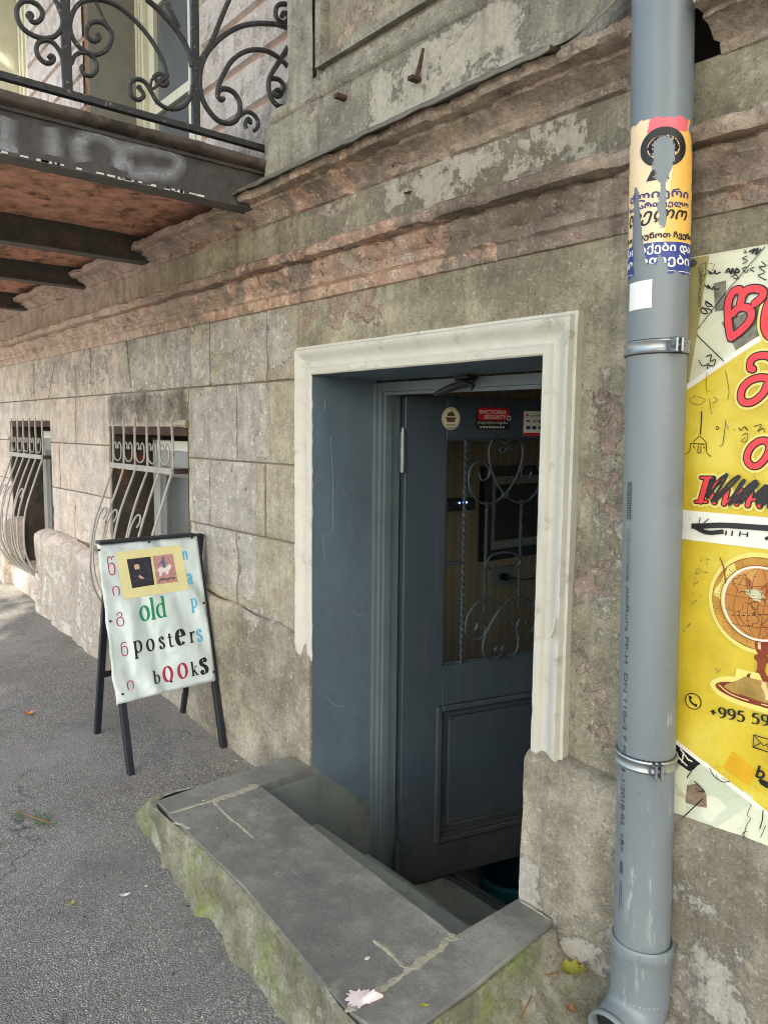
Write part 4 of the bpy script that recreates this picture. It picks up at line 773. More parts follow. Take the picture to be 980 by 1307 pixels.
def right_moulding():
    mb = sweep(UPP, -.765, 3.0, .03, 12, .03, .003)
    mb.v = [(x+(.012*nz((0, y, z), 14)+(.012 if z < 1.96 else 0))*(1-sm(x, -.765, -.6)), y, z) for x, y, z in mb.v]
    return mb.build("upper_moulding", m_corn, B, True, wear=wear_corn)
right_moulding()
# patched stub of moulding left of the pipe and the tin drip sheet
def ledge_sheet():
    mb = MB()
    mb.grid(lambda u, v: (-2.43+1.37*u, -.136*(1-v)+.0*v+.003*nz((u*9, 0, v), 3), 2.026+.012*v+.0025*nz((u*30, v, 0), 1.0)), 60, 2)
    mb.grid(lambda u, v: (-2.43+1.37*u, -.136-.002*v, 2.026-.013*v*(1+.5*nz((u*22, 0, 0), 1.0))+.0025*nz((u*30, 0, 0), 1.0)), 60, 1)
    o = mb.build("drip_sheet", m_tin, B, True)
    s_ = o.modifiers.new("thickness", 'SOLIDIFY'); s_.thickness = .0022
    mb = MB(); mb.grid(lambda u, v: (-1.085+.16*u, -.128+.05*v+.015*u, 2.026+.055*u*u*(1+v)+.02*v-.02*u*(1-v)), 8, 3)
    o = mb.build("bent_sheet", m_tin, B, True); s_ = o.modifiers.new("thickness", 'SOLIDIFY'); s_.thickness = .002
ledge_sheet()
# band above the ledge, small torus moulding, panel zone
wall_grid(-2.34, -.93, 2.03, 2.245, -.030, .02, .004, seed=4).build("pedestal_band", m_upper, B, True, wear=wear_upper)
wall_grid(-.93, 3.0, 2.03, 2.245, -.030, .06, .004, seed=4).build("pedestal_band", m_upper, B, True, wear=wear_upper)
MB().grid(lambda u, v: (-2.34, -.03+.14*u, 2.03+.215*v), 3, 4).build("band_end", m_upper, B, wear=wear_upper)
sweep([(.030, 2.243), (.036, 2.247), (.041, 2.256), (.041, 2.268), (.034, 2.276), (.034, 2.283), (.022, 2.292), (.012, 2.296)], -2.29, 3.0, .025, 21, .02, .002).build("torus_moulding", m_upper, B, True, wear=wear_upper)
wall_grid(-2.224, -2.085, 2.29, 4.6, -.012, .03, .004, seed=6).build("pilaster", m_upper, B, True, wear=wear_upper)
MB().grid(lambda u, v: (-2.224, -.012+.13*u, 2.29+2.31*v), 3, 20).build("pilaster_side", m_upper, B, wear=wear_upper)
def panel():
    x0, x1, z0, z1 = -2.085, -.2, 2.29, 4.6
    wall_grid(x0, x1+3.2, z0, z0+.035, -.012, .05, .003).build("panel_border", m_upper, B, True, wear=wear_upper)
    for nm, a, y, b in (("panel_moulding", 0, .004, .022), ("panel_moulding", .022, -.018, .05)):
        mb = MB()
        mb.prism([(x0+a, z0+.035+a), (x0+b, z0+.035+b), (x0+b, z1), (x0+a, z1)], lambda p, q, y=y: (p, y, q), lambda p, q: (p, .04, q))
        mb.prism([(x0+a, z0+.035+a), (x1+3.2, z0+.035+a), (x1+3.2, z0+.035+b), (x0+b, z0+.035+b)], lambda p, q, y=y: (p, y, q), lambda p, q: (p, .04, q))
        mb.build(nm, m_upper, B, wear=wear_upper)
    wall_grid(x0+.05, x1+3.2, z0+.085, z1, .014, .05, .005, seed=2).build("wall_panel", m_plain, B, True, wear=lambda c: (.5, .1, .25, .25))
panel()
# recessed pink wall with grooved courses beside the balcony door
OP = (-4.42, -3.06)          # balcony door opening
zc = [2.05, 2.437, 2.609, 2.786, 2.965, 3.142, 3.32, 3.50, 3.68, 3.86, 4.04, 4.22, 4.40, 4.60]
for i in range(len(zc)-1):
    for (a, b) in ((OP[1], -2.215), (-5.42, OP[0]), (-9.5, -6.3)):
        mb = MB(); z0, z1 = zc[i]+.006, zc[i+1]-.006
        n_ = max(2, round((b-a)/.08))
        def f(u, v, a=a, b=b, z0=z0, z1=z1):
            x = a+(b-a)*u; k = v*8; z = z0+(z1-z0)*(0 if k < .5 else 1 if k > 7.5 else (.008/(z1-z0) if k < 1.5 else 1-.008/(z1-z0) if k > 6.5 else (k-1)/6))
            y = .10-.003*fz((x, 0, z), 5, 4)+(.014 if k < .5 or k > 7.5 else 0)
            return (x, y, z)
        mb.grid(f, n_, 8)
        mb.build("plaster_course", m_grooved, B, True, wear=wear_grooved)
m_gb = simple("groove pink coat", (170, 132, 114), .9, bump=.4)
for a, b in ((OP[1], -2.2), (-5.42, OP[0]), (-9.5, -6.3)): MB().box(a, b, .113, .16, 2.0, 4.6).build("groove_bed", m_gb, B)
# balcony door: jambs, casing, two glazed leaves
bd = MB()
bd.box(OP[0]-.001, OP[0]+.02, .125, .46, 2.12, 4.4)
bd.build("door_jamb", simple("shaded jamb paint", (126, 122, 112), .8, bump=.3, bsc=30), B)  # darker copy of the casing colour, the left jamb's shade put into it
MB().box(OP[1]-.016, OP[1]+.012, .096, .46, 2.12, 4.4).build("door_jamb", m_casing, B)
bdw = MB().box(OP[0]+.02, OP[0]+.13, .40, .47, 2.12, 4.4).build("balcony_door", m_casing, B)
for a, w_ in ((.0, .03), (.045, .02), (.082, .028)): MB().box(OP[0]+.021+a, OP[0]+.021+a+w_, .385, .40, 2.14, 4.38).build("casing_bead", m_casing, bdw)
xa = OP[0]+.13
for k in range(2):
    xl, xr = (xa, xa+.55) if k == 0 else (xa+.56, OP[1]-.03)
    MB().box(xl, xl+.07, .415, .455, 2.14, 4.35).box(xr-.07, xr, .415, .455, 2.14, 4.35).box(xl+.07, xr-.07, .416, .454, 2.14, 2.62).box(xl+.07, xr-.07, .416, .454, 2.95, 3.0).box(xl+.07, xr-.07, .416, .454, 3.5, 3.55).build("sash", m_casing, bdw)
    MB().box(xl+.07, xr-.07, .438, .444, 2.62, 4.3).build("pane", m_panedark, bdw)
    MB().bbox(xl+.11, xr-.11, .405, .416, 2.2, 2.56, .006).build("door_panel", m_casing, bdw)
MB().box(OP[1]-.09, OP[1]-.03, .27, .42, 2.14, 4.35).build("white_door_leaf", m_pvc, bdw)
w2 = MB().box(-6.3, -6.1, .30, .36, 2.12, 4.4).box(-5.62, -5.42, .30, .36, 2.12, 4.4).build("upper_window", m_casing, B)
for a in (-6.27, -6.19, -5.59, -5.51): MB().box(a, a+.04, .285, .30, 2.14, 4.38).build("casing_bead", m_casing, w2)
MB().box(-6.1, -5.62, .33, .34, 2.3, 4.4).build("pane", m_panedark, w2)
MB().box(-6.302, -6.29, .12, .36, 2.1, 4.4).box(-5.43, -5.418, .12, .36, 2.1, 4.4).build("window_reveal", m_casing, w2)
# rest of the mass: roof edge and back so that light comes only from the street and sky
MB().box(-9.5, 3.0, .52, .60, 2.0, 4.6).build("inner_wall", m_mortar, B)
MB().box(-9.6, 3.1, -.2, 6.0, 4.6, 4.75).build("upper_floor", m_mortar, B)
# iron odds and ends let into the wall
hk = MB(); hk.box(-1.582, -1.562, -.062, -.028, 2.144, 2.153); hk.tube([(-1.572, -.042, 2.150), (-1.566, -.036, 2.18), (-1.556, -.030, 2.222)], .0055, 6)
hk.build("iron_bracket", m_rust, B)
MB().box(-1.90, -1.882, -.065, -.028, 2.196, 2.208).build("iron_stub", m_rust, B)
MB().tube([(-1.617, -.005, 1.885), (-1.60, -.05, 1.868)], .0035, 6).build("nail", m_rust, B)
MB().tube([(-3.02, .0, 1.258), (-3.06, -.02, 1.262), (-3.11, -.03, 1.256)], [.018, .015, .003], 8).build("cement_blob", m_lump, B, True)

# ---- the two street windows
def street_window(w, red=True):
    x0, x1, z0, z1 = w
    D = .17
    mb = MB()
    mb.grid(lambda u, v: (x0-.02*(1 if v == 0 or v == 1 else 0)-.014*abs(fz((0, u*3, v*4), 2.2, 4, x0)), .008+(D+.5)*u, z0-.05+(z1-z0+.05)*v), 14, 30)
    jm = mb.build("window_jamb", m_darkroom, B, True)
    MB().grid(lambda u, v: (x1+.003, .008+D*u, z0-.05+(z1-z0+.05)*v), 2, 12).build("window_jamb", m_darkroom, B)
    MB().box(x0, x1, .006, D+.08, z1-.035, z1+.004).build("lintel", m_rust, B)
    sl = MB(); sl.grid(lambda u, v: (x0-.01+(x1-x0+.02)*u, -.035*(1-v)+.24*v-.006*nz((u*9, v, 0), 2), z0+.0+.006*nz((u*20, v*3, 0), 1)), 20, 4)
    sl.grid(lambda u, v: (x0-.01+(x1-x0+.02)*u, -.035-.006*nz((u*9, 0, 0), 2)-.01*nz((u*12, 0, v*3), 2), z0-.20*(1-v)+.006*v*nz((u*20, 0, 0), 1)), 20, 5)
    sl.build("window_sill", m_plinth, B, True, wear=wear_wall)
    xf = x0+.14
    wn = MB().box(xf, xf+.075, D, D+.07, z0, z1-.062).box(x1-.07, x1-.002, D, D+.07, z0, z1-.062).box(xf+.075, x1-.07, D+.001, D+.069, z1-.19, z1-.115).build("window", m_pvc, B)
    MB().box(xf+.075, xf+.125, D+.012, D+.06, z0, z1-.19).box(x1-.115, x1-.07, D+.012, D+.06, z0, z1-.19).box(xf+.125, x1-.115, D+.013, D+.059, z1-.24, z1-.19).build("sash", m_greypvc, wn)
    MB().box(xf+.125, x1-.115, D+.03, D+.036, z0, z1-.24).build("pane", m_pane, wn)
    MB().box(xf+.06, x1-.001, D-.004, D+.02, z1-.112, z1-.064).build("protective_film", m_banwhite, wn)
    if red:
        ink = Ink(lambda a, b, l: (a, D-.004-l, b))
        for k in range(6): ink.stroke([(x1-.20+.022*k, z1-.100), (x1-.196+.022*k, z1-.082), (x1-.186+.022*k, z1-.100)], .005, smooth=False)
        for k in range(3): ink.stroke([(x1-.50+.012*k, z1-.098), (x1-.496+.012*k, z1-.090)], .004, smooth=False)
        ink.build("film_print", m_redink, wn)
    MB().box(x0, xf, D+.055, D+.065, z0, z1-.05).build("dark_infill", m_darkroom, wn)  # dark panel put in for the unlit gap between jamb and frame
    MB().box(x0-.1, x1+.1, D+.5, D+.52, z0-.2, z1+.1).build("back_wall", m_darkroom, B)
street_window(W1); street_window(W0, False); street_window(WM, False)

def bar_profile(z):
    P = [(1.30, .022), (1.06, .026), (1.00, .045), (.90, .083), (.80, .118), (.70, .142), (.60, .153), (.50, .150), (.42, .128), (.36, .096), (.31, .050), (.28, .020)]
    for i in range(len(P)-1):
        if P[i+1][0] <= z <= P[i][0]:
            t = (z-P[i][0])/(P[i+1][0]-P[i][0]); return P[i][1]+(P[i+1][1]-P[i][1])*t
    return P[-1][1]
BARS = [0, .138, .274, .415, .545, .680]
def window_grille(x0, label):
    g = thing("window_grille", label, "window grille", (x0+.34, 0, .3), "pot bellied iron grilles over the street windows")
    prof = smooth_line([(1.27, .024), (1.16, .024), (1.06, .026), (1.00, .045), (.90, .083), (.80, .118), (.70, .142), (.60, .153), (.50, .150), (.42, .128), (.36, .096), (.31, .050), (.285, .020)], 3)
    for k, d in enumerate(BARS):
        x = x0+d
        mb = MB(); mb.tube([(x+.004*math.sin(q*.7+k), -p, z) for q, (z, p) in enumerate(prof)], .0078, 6, ry=.0058, up=(1, 0, 0))
        mb.tube([(x, -.024, 1.27), (x, -.022, 1.298)], [.007, .001], 6)
        mb.build("bar", m_grille, g, True)
    MB().box(x0-.035, x0+.70, -.040, -.030, 1.043, 1.069).build("rail", m_grille, g)
    MB().box(x0+.66, x0+.705, -.03, .05, 1.044, 1.066).box(x0-.034, x0-.012, -.03, .05, 1.044, 1.066).build("wall_bracket", m_rust, g)
    MB().box(x0-.03, x0+.72, -.028, -.014, .277, .292).build("rail", m_grille, g)
    for k in range(5):
        a = x0+(BARS[k]+BARS[k+1])/2; h = (BARS[k+1]-BARS[k])/2-.012
        pts = [(-.35, .130), (-.18, .120), (-.22, .150), (-.48, .172), (-.85, .150), (-.95, .09), (-.7, .035), (0, .012), (.7, .035), (.95, .09), (.85, .150), (.48, .172), (.22, .150), (.18, .120), (.35, .130)]
        MB().tube([(a+px*h*.92, -.030, 1.074+pz*.56) for px, pz in smooth_line(pts, 4)], .0036, 6).build("scroll", m_grille, g, True)
    for k in (0, 1, 3):
        a = x0+(BARS[k]+BARS[k+1])/2
        pts = [(.02, .80), (.035, .825), (.02, .85), (-.015, .85), (-.04, .815), (-.05, .75), (-.045, .66), (-.03, .56), (.0, .47), (.03, .41), (.04, .36)]
        MB().tube([(a+px, -bar_profile(pz)+.002, pz) for px, pz in smooth_line(pts, 4)], .0048, 6).build("scroll", m_grille, g, True)
    for k in range(5):
        a = x0+(BARS[k]+BARS[k+1])/2
        MB().box(a-.006, a+.006, -.034, -.022, .292, .325).build("foot", m_grille, g)
    MB().box(x0-.03, x0+.71, -.034, -.026, .322, .334).build("rail", m_grille, g)
window_grille(-3.796, "bulging rusty iron window grille just behind the folding white sign")
window_grille(-5.63, "bulging pale iron window grille at the far left, in view down to its sill")

# ------------------------------------------------------------------ door surround, reveal, frame
def surround():
    P = [(.0, -.016), (.0, -.020), (.004, -.024), (.020, -.025), (.023, -.022), (.026, -.014), (.034, -.012), (.044, -.014), (.054, -.021), (.064, -.029), (.074, -.033), (.080, -.033), (.083, -.026), (.085, -.020), (.092, -.018), (.094, .012)]
    zb0, zb1 = .468, .452
    xl, xr, zt = DX0+.001, DX1-.001, DZ1+.001
    s = MB(); m = len(P)
    cols = [lambda a: (xl-a, zb0)]
    path = []
    nL = 40
    for i in range(nL+1): path.append(('L', i/nL))
    for i in range(1, nL): path.append(('T', i/nL))
    for i in range(nL+1): path.append(('R', 1-i/nL))
    for kind, t in path:
        for a, y in P:
            if kind == 'L': x, z = xl-a, zb0+(zt+a-zb0)*t
            elif kind == 'T': x, z = (xl-a)+(xr-xl+2*a)*t, zt+a
            else: x, z = xr+a, zb1+(zt+a-zb1)*t
            q = (x, y, z); d = .0004*fz(q, 5, 4)+.0003*nz(q, 40)
            d += sm(fz(q, 21, 4, 9), .36, .40)*.0018
            if kind != 'T' and t < .02: d += .002*abs(nz(q, 25))*(1-t/.02)
            if kind != 'T' and t < .03 and -.034 < y < 0: y += (-.016-y)*.85*(1-t/.03)
            if y > 0: d = 0
            s.v.append((x+(.4*d), y+d, z-.3*d))
    for i in range(len(path)-1):
        for j in range(m-1): s.f.append((i*m+j, (i+1)*m+j, (i+1)*m+j+1, i*m+j+1)); s.mi.append(0)
    s.f.append(tuple(range(m))); s.mi.append(0); s.f.append(tuple(range((len(path)-1)*m, len(path)*m))); s.mi.append(0)
    o = s.build("door_surround", m_trim, B, True)
    MB().tube([(-1.075, -.035, .815), (-1.066, -.05, .80), (-1.073, -.05, .775), (-1.082, -.038, .79)], .004, 6).build("paint_drip", m_trim, o, True)
surround()
D1 = .25
MB().grid(lambda u, v: (DX0-.003*fz((0, u, v*2), 3, 4), -.016+(D1+.016)*u, -.62+(DZ1+.62)*v), 10, 60).build("door_reveal", m_reveal, B, True)
MB().grid(lambda u, v: (DX1+.002, -.016+(D1+.2)*u, -.62+(DZ1+.62)*v), 6, 20).build("door_reveal", m_reveal, B, True)
MB().grid(lambda u, v: (DX0+(DX1-DX0)*u, -.016+(D1+.016)*v, DZ1-.006*v+.002*nz((u*5, v, 0), 3)), 20, 6).build("door_soffit", m_reveal, B, True)
# sloping slate skirting of the sunken entry, tile joint at the wall face
tl = MB(); tl.prism([(-.012, .098), (.246, -.128), (.246, -.36), (-.012, -.50)], lambda a, b: (DX0+.008, a, b), lambda a, b: (DX0-.004, a, b))
tl.build("skirting_tile", m_skirting, B)
fr = MB()
fr.box(DX0-.02, DX0+.016, D1-.012, D1+.01, -.62, 1.40).build("frame_bead", m_frame, B)
fr = MB().box(DX0-.02, DX0+.030, D1+.0, D1+.085, -.62, 1.402).box(DX1-.030, DX1+.02, D1, D1+.085, -.62, 1.402).box(DX0+.030, DX1-.030, D1+.001, D1+.084, 1.372, 1.402)
dfm = fr.build("door_frame", m_frame, B)
MB().box(DX0+.030, DX0+.040, D1+.012, D1+.040, -.60, 1.372).build("stop_bead", m_frame, dfm)
MB().box(DX0+.040, DX1-.03, D1+.012, D1+.036, 1.360, 1.3715).build("stop_bead", m_frame, dfm)
# interior room behind the door
m_intwall = simple("brown striped wallpaper", (150, 124, 96), .8, var=.18, sc=3)
def stripe_mat():
    n = NT("brown striped wallpaper panels")
    w = n.t.nodes.new('ShaderNodeTexWave'); w.bands_direction = 'Y'; w.inputs['Scale'].default_value = 5; w.inputs['Distortion'].default_value = .6
    n.link(n.pos, w.inputs['Vector'])
    return n.done(n.ramp(w.outputs['Fac'], [(.2, lin((200, 170, 140))), (.8, lin((210, 182, 154)))]), .75)
m_intwall = stripe_mat()
structure(MB().box(-2.79, -2.75, .34, 4.2, -1.0, 1.9).build("interior_wall", m_intwall))
mi = simple("interior plaster", (170, 156, 136), .9)
structure(MB().box(2.0, 2.04, .34, 4.2, -1.0, 1.9).box(-2.75, -2.105, .30, .34, -1.0, 1.9).box(-1.12, 2.0, .30, .34, -1.0, 1.9).box(-2.105, -1.12, .336, .376, 1.42, 1.9).build("interior_wall", mi))
structure(MB().box(-2.75, .2, 4.16, 4.2, -1.0, 1.9).box(1.4, 2.0, 4.16, 4.2, -1.0, 1.9).box(.2, 1.4, 4.16, 4.2, -1.0, .3).box(.2, 1.4, 4.16, 4.2, 1.5, 1.9).build("interior_wall", mi))  # opening added in the unseen back wall to let sky light in
structure(MB().box(-2.75, 2.0, .34, 4.16, -1.04, -1.0).build("interior_floor", m_slatedark))
structure(MB().box(-2.79, 2.04, .30, 4.2, 1.9, 1.94).build("interior_ceiling", mi))

# ------------------------------------------------------------------ sunken entrance: kerb slabs, skirt, steps
E_ = thing("entrance_steps", "low grey slate kerb with mossy cement edge round the sunken steps at the door", "steps", (-1.6, -.3, 0))
ZS = .1
def slab(poly, seed, th=.028, name="kerb_slab"):
    """slab with small chamfer and slightly worn outline"""
    P = []
    n = len(poly)
    for i in range(n):
        a, b = poly[i], poly[(i+1) % n]; L = math.hypot(b[0]-a[0], b[1]-a[1]); k = max(2, round(L/.012))
        for j in range(k):
            x, y = a[0]+(b[0]-a[0])*j/k, a[1]+(b[1]-a[1])*j/k
            P.append((x+.0012*nz((x, y, seed), 40)-.004*max(0, nz((x, y, seed+4), 33)-.45), y+.0012*nz((y, x, seed), 40)+.004*max(0, nz((x, y, seed+8), 33)-.45)))
    cx = sum(p[0] for p in P)/len(P); cy = sum(p[1] for p in P)/len(P); m = len(P)
    def ins(p, d):
        L = math.hypot(p[0]-cx, p[1]-cy); return (p[0]-(p[0]-cx)/L*d, p[1]-(p[1]-cy)/L*d)
    mb = MB()
    for z, d in ((ZS-th, 0), (ZS-.002, 0), (ZS, .002)): mb.v += [(*ins(p, d), z+(.0015*nz((p[0], p[1], 0), 5) if z > .05 else 0)) for p in P]
    for k in range(2):
        for i in range(m): mb.f.append((k*m+i, k*m+(i+1) % m, (k+1)*m+(i+1) % m, (k+1)*m+i)); mb.mi.append(0)
    mb.f.append(tuple(range(2*m, 3*m))); mb.mi.append(0); mb.f.append(tuple(range(m-1, -1, -1))); mb.mi.append(0)
    return mb.build(name, m_slate, E_)
slab([(-2.198, -.035), (-2.176, -.527), (-2.079, -.530), (-2.066, -.232), (-2.078, -.012)], 1)
slab([(-2.074, -.533), (-1.60, -.545), (-1.124, -.592), (-1.124, -.4205), (-1.60, -.4135), (-2.066, -.4015)], 2)
slab([(-2.062, -.4010), (-1.60, -.4130), (-1.126, -.4200), (-1.148, -.268), (-1.60, -.250), (-2.058, -.228)], 3)
slab([(-1.116, -.592), (-.994, -.575), (-1.012, -.32), (-1.040, -.050), (-1.148, -.046), (-1.146, -.262)], 4)
core = MB()
core.box(-2.12, -1.06, -.505, -.245, -.2, ZS-.028).box(-2.16, -2.082, -.48, -.02, -.3, ZS-.028).box(-1.142, -1.06, -.5, -.045, -.5, ZS-.028)
core.build("kerb_core", m_slatedark, E_)
MB().box(-2.085, -2.062, -.24, -.005, -.5, ZS-.0285).box(-1.150, -1.140, -.24, .25, -.62, ZS-.03).box(-2.08, -1.14, -.262, -.248, -.5, ZS-.0285).build("skirting_tile", m_skirting, E_)
MB().bbox(-2.062, -1.150, -.247, -.002, -.16, -.098, .005).build("step_tread", m_slatedark, E_)
MB().bbox(-2.072, -1.147, -.001, .225, -.36, -.293, .005).build("step_tread", m_slatedark, E_)
MB().bbox(-2.072, -1.147, .226, .535, -.52, -.462, .005).build("step_tread", m_slatedark, E_)
th_ = MB()
for k in range(3): th_.box(-2.05, -1.15, .536+.016*k, .546+.016*k, -.52, -.458-.004*(k % 2))
th_.build("threshold_strip", m_steel, E_)
def skirt():
    top = [(-2.20, -.05), (-2.185, -.30), (-2.18, -.522), (-1.9, -.538), (-1.6, -.547), (-1.3, -.570), (-1.12, -.595), (-.998, -.580), (-1.002, -.45), (-1.010, -.315), (-1.024, -.2), (-1.036, -.055)]
    bot = [(-2.21, -.05), (-2.26, -.36), (-2.385, -.515), (-1.93, -.572), (-1.62, -.580), (-1.32, -.585), (-1.12, -.628), (-.90, -.64), (-.86, -.47), (-.82, -.31), (-.80, -.16), (-.80, .02)]
    T = smooth_line(top, 14); Bt = smooth_line(bot, 14); n_ = len(T)-1; mb = MB()
    def f(u, v):
        i = u*n_; k = min(n_-1, int(i)); t = i-k
        a = tuple(T[k][q]+(T[k+1][q]-T[k][q])*t for q in (0, 1)); b = tuple(Bt[k][q]+(Bt[k+1][q]-Bt[k][q])*t for q in (0, 1))
        w = v**1.15
        x = a[0]+(b[0]-a[0])*w; y = a[1]+(b[1]-a[1])*w
        zb = gz(b[0])-.02; right = sm(u, .68, .80)
        zt = ZS-.006
        if right: zt = ZS-.006-.006*right
        prof = (v*v*(1-right)+right*(v**.75))
        if v < .06: prof = 0
        z = zt+(zb-zt)*prof
        p = (x, y, z); amp = sm(v, 0, .25)
        lump = .018*fz(p, 4.5, 4, 3)*amp + .010*fz(p, 14, 4, 6)*amp + .004*nz(p, 45)*amp + .002*nz(p, 90)*amp
        sc = 0
        for (cx, cy, cr) in ((-2.18, -.60, .075), (-1.98, -.60, .085), (-1.74, -.60, .07)):   # scoops where cement was trowelled away
            d = math.hypot(x-cx, (y-cy)*1.0+ (z-.02)*.6)
            sc = max(sc, .014*(1-sm(d, cr*.8, cr)))
        y2 = y-(lump-sc*amp)*(1-right*.7); z2 = z+lump*.35+right*lump*.5
        return (x, y2, z2)
    mb.grid(f, 240, 22)
    mb.build("cement_skirt", m_skirt, E_, True)
    tf_ = MB(); random.seed(17)
    for k in range(26000):
        u, v = random.random(), random.random()**.8*.95
        p = f(u, v); w = nz(p, 3.3, 12)+.5*nz(p, 9, 5)
        if w < .34+.3*random.random() or (u < .12 and v > .8): continue
        h = random.uniform(.0012, .0032); a = random.uniform(0, 6.28); s_ = random.uniform(.0012, .0028)
        out = Vector((.25*math.cos(a), -1.0+.3*math.sin(a), .7)).normalized() if u < .68 else Vector((.3*math.cos(a), -.2+.3*math.sin(a), 1)).normalized()
        c_, q = math.cos(a)*s_, math.sin(a)*s_
        b0 = Vector(p)-out*.0008
        tf_.add([b0+Vector((c_, 0, q)), b0+Vector((-q, 0, c_)), b0+Vector((-c_, 0, -q)), b0+out*h], [(0, 1, 3), (1, 2, 3), (2, 0, 3)])
    m_ms = NT("moss tuft"); tuft = m_ms.done(m_ms.ramp(m_ms.noise(28, 6, .7), [(.32, lin((90, 108, 36))), (.5, lin((126, 142, 58))), (.68, lin((162, 168, 92)))]), .95, 0, .1)
    tf_.build("moss", tuft, E_)["kind"] = "stuff"
    # cement fillet between kerb, wall and downpipe
    mb = MB()
    mb.grid(lambda u, v: (-1.16+.58*u, -.028-.20*v*(.4+.6*u)+.012*nz((u*4, v*3, 0), 2), .055-.06*v-.05*u-.03*u*v-.16*sm(u, .72, 1)-.10*sm(v, .8, 1)+.012*fz((u*5, v*3, 1), 1.6, 4)), 40, 16)
    mb.build("cement_fillet", m_skirt, E_, True)
skirt()
def bead(pts, r, seed):
    pts = smooth_line(pts, 14); m_ = len(pts); mb = MB()
    for i, p in enumerate(pts):
        q0 = pts[max(0, i-1)]; q1 = pts[min(m_-1, i+1)]; d = math.hypot(q1[0]-q0[0], q1[1]-q0[1]) or 1; nx_, ny_ = -(q1[1]-q0[1])/d, (q1[0]-q0[0])/d
        end = min(1, i/4, (m_-1-i)/4)
        wl = r*(.55+.9*abs(nz((p[0], p[1], seed), 22))+.5*nz((p[0], p[1], seed+3), 70))*(.25+.75*end); wr = r*(.55+.9*abs(nz((p[0], p[1], seed+7), 22))+.5*nz((p[0], p[1], seed+9), 70))*(.25+.75*end)
        for k in range(7):
            t = k/6; w_ = -wl+(wl+wr)*t; x, y = p[0]+nx_*w_, p[1]+ny_*w_
            h = .0032*(math.sin(math.pi*t)**.6)*(.5+.8*abs(nz((x, y, seed), 60)))*min(1, r/.009)
            mb.v.append((x, y, ZS-.0008+h))
    for i in range(m_-1):
        for k in range(6): mb.f.append((i*7+k, i*7+k+1, i*7+8+k, i*7+7+k)); mb.mi.append(0)
    mb.build("mortar_joint", m_lump, E_, True)
bead([(-2.076, -.53), (-2.074, -.45), (-2.068, -.38)], .009, 1)
bead([(-2.07, -.40), (-2.064, -.33), (-2.07, -.26), (-2.085, -.235)], .02, 2)
bead([(-2.068, -.39), (-1.98, -.402), (-1.86, -.404), (-1.80, -.408)], .0085, 3)
bead([(-2.02, -.545), (-1.99, -.53), (-1.955, -.523)], .009, 9)
bead([(-1.955, -.523), (-1.90, -.48), (-1.84, -.43)], .003, 10)
bead([(-1.118, -.60), (-1.12, -.52), (-1.125, -.43)], .014, 4)
bead([(-1.126, -.44), (-1.132, -.36), (-1.143, -.29), (-1.15, -.265)], .019, 5)
bead([(-1.135, -.425), (-1.19, -.42), (-1.25, -.421)], .010, 6)
bead([(-1.045, -.052), (-1.09, -.050), (-1.14, -.050)], .007, 7)
ink = Ink(lambda a, b, l: (a, b, ZS+.0015+l))
random.seed(31); sp_pts = []
for k in range(44):
    t = 6.2832*k/44; spike = 1+.55*max(0, nz((math.cos(t)*2, math.sin(t)*2, 3), 2.2))+.9*max(0, nz((math.cos(t)*3, math.sin(t)*3, 8), 2.6)-.12)*2; r_ = .019*spike*(.85+.3*random.random())
    sp_pts.append((-1.128+r_*math.cos(t)*1.1, max(-.588, -.556+r_*math.sin(t)*1.25)))
ink.poly(sp_pts)
ink.build("paint_splash", m_splash, E_); ink = Ink(lambda a, b, l: (a, b, ZS+.0015+l))
ink.poly([(-1.215, -.470), (-1.209, -.462), (-1.204, -.474), (-1.210, -.480)])
ink.build("paint_spot", m_splash, E_)
MB().tube([(-1.118, -.555, ZS), (-1.112, -.53, ZS+.006), (-1.104, -.515, ZS+.001)], [.008, .011, .003], 8).build("paint_lump", m_splash, E_, True)

# ------------------------------------------------------------------ the door leaf, swung inward
DA = R(75); dd = (math.cos(DA), math.sin(DA)); dn = (math.sin(DA), -math.cos(DA)); HX, HY = -2.02, .335
def L(t, z, n=0.0): return (HX+dd[0]*t+dn[0]*n, HY+dd[1]*t+dn[1]*n, z)
def lb(mb, t0, t1, z0, z1, n0, n1, b=.003): return mb.bbox(t0, t1, n0, n1, z0, z1, b, tf=lambda t, n, z: L(t, z, n))
DR = thing("shop_door", "dark slate blue shop door standing open inward with iron scrolls over its glass", "door", (HX, HY, -.45))
TH = -.045
zt, zb = 1.362, -.452
st_ = MB(); lb(st_, 0, .165, zb, zt, TH, 0); lb(st_, .665, .835, zb, zt, TH, 0)
st_.build("door_stile", m_door, DR)
rl = MB(); lb(rl, .165, .665, 1.213, zt-.0005, TH+.001, -.0008); lb(rl, .165, .665, .205, .378, TH+.001, -.0008); lb(rl, .165, .665, zb+.0005, -.285, TH+.001, -.0008)
rl.build("door_rail", m_door, DR)
pn = MB(); lb(pn, .17, .66, -.284, .204, TH+.012, -.018)
pn = pn.build("door_panel", m_door, DR)
mo = MB()
for (t0, t1, z0, z1) in ((.140, .165, -.31, .228), (.665, .690, -.31, .228)): lb(mo, t0, t1, z0, z1, -.002, .012, .005)
for (z0, z1) in ((.203, .228), (-.31, -.285)): lb(mo, .1655, .6645, z0, z1, -.002, .0115, .005)
mo.build("panel_moulding", m_door, pn)
m2 = MB(); lb(m2, .195, .635, -.255, .175, -.02, -.006, .012); m2.build("raised_field", m_door, pn)
gl = MB(); lb(gl, .163, .667, .376, 1.215, -.024, -.019, .001); gl.build("door_glass", m_glass, DR)
bdm = MB()
for (t0, t1, z0, z1) in ((.165, .173, .378, 1.213), (.657, .665, .378, 1.213)): lb(bdm, t0, t1, z0, z1, -.018, -.004)
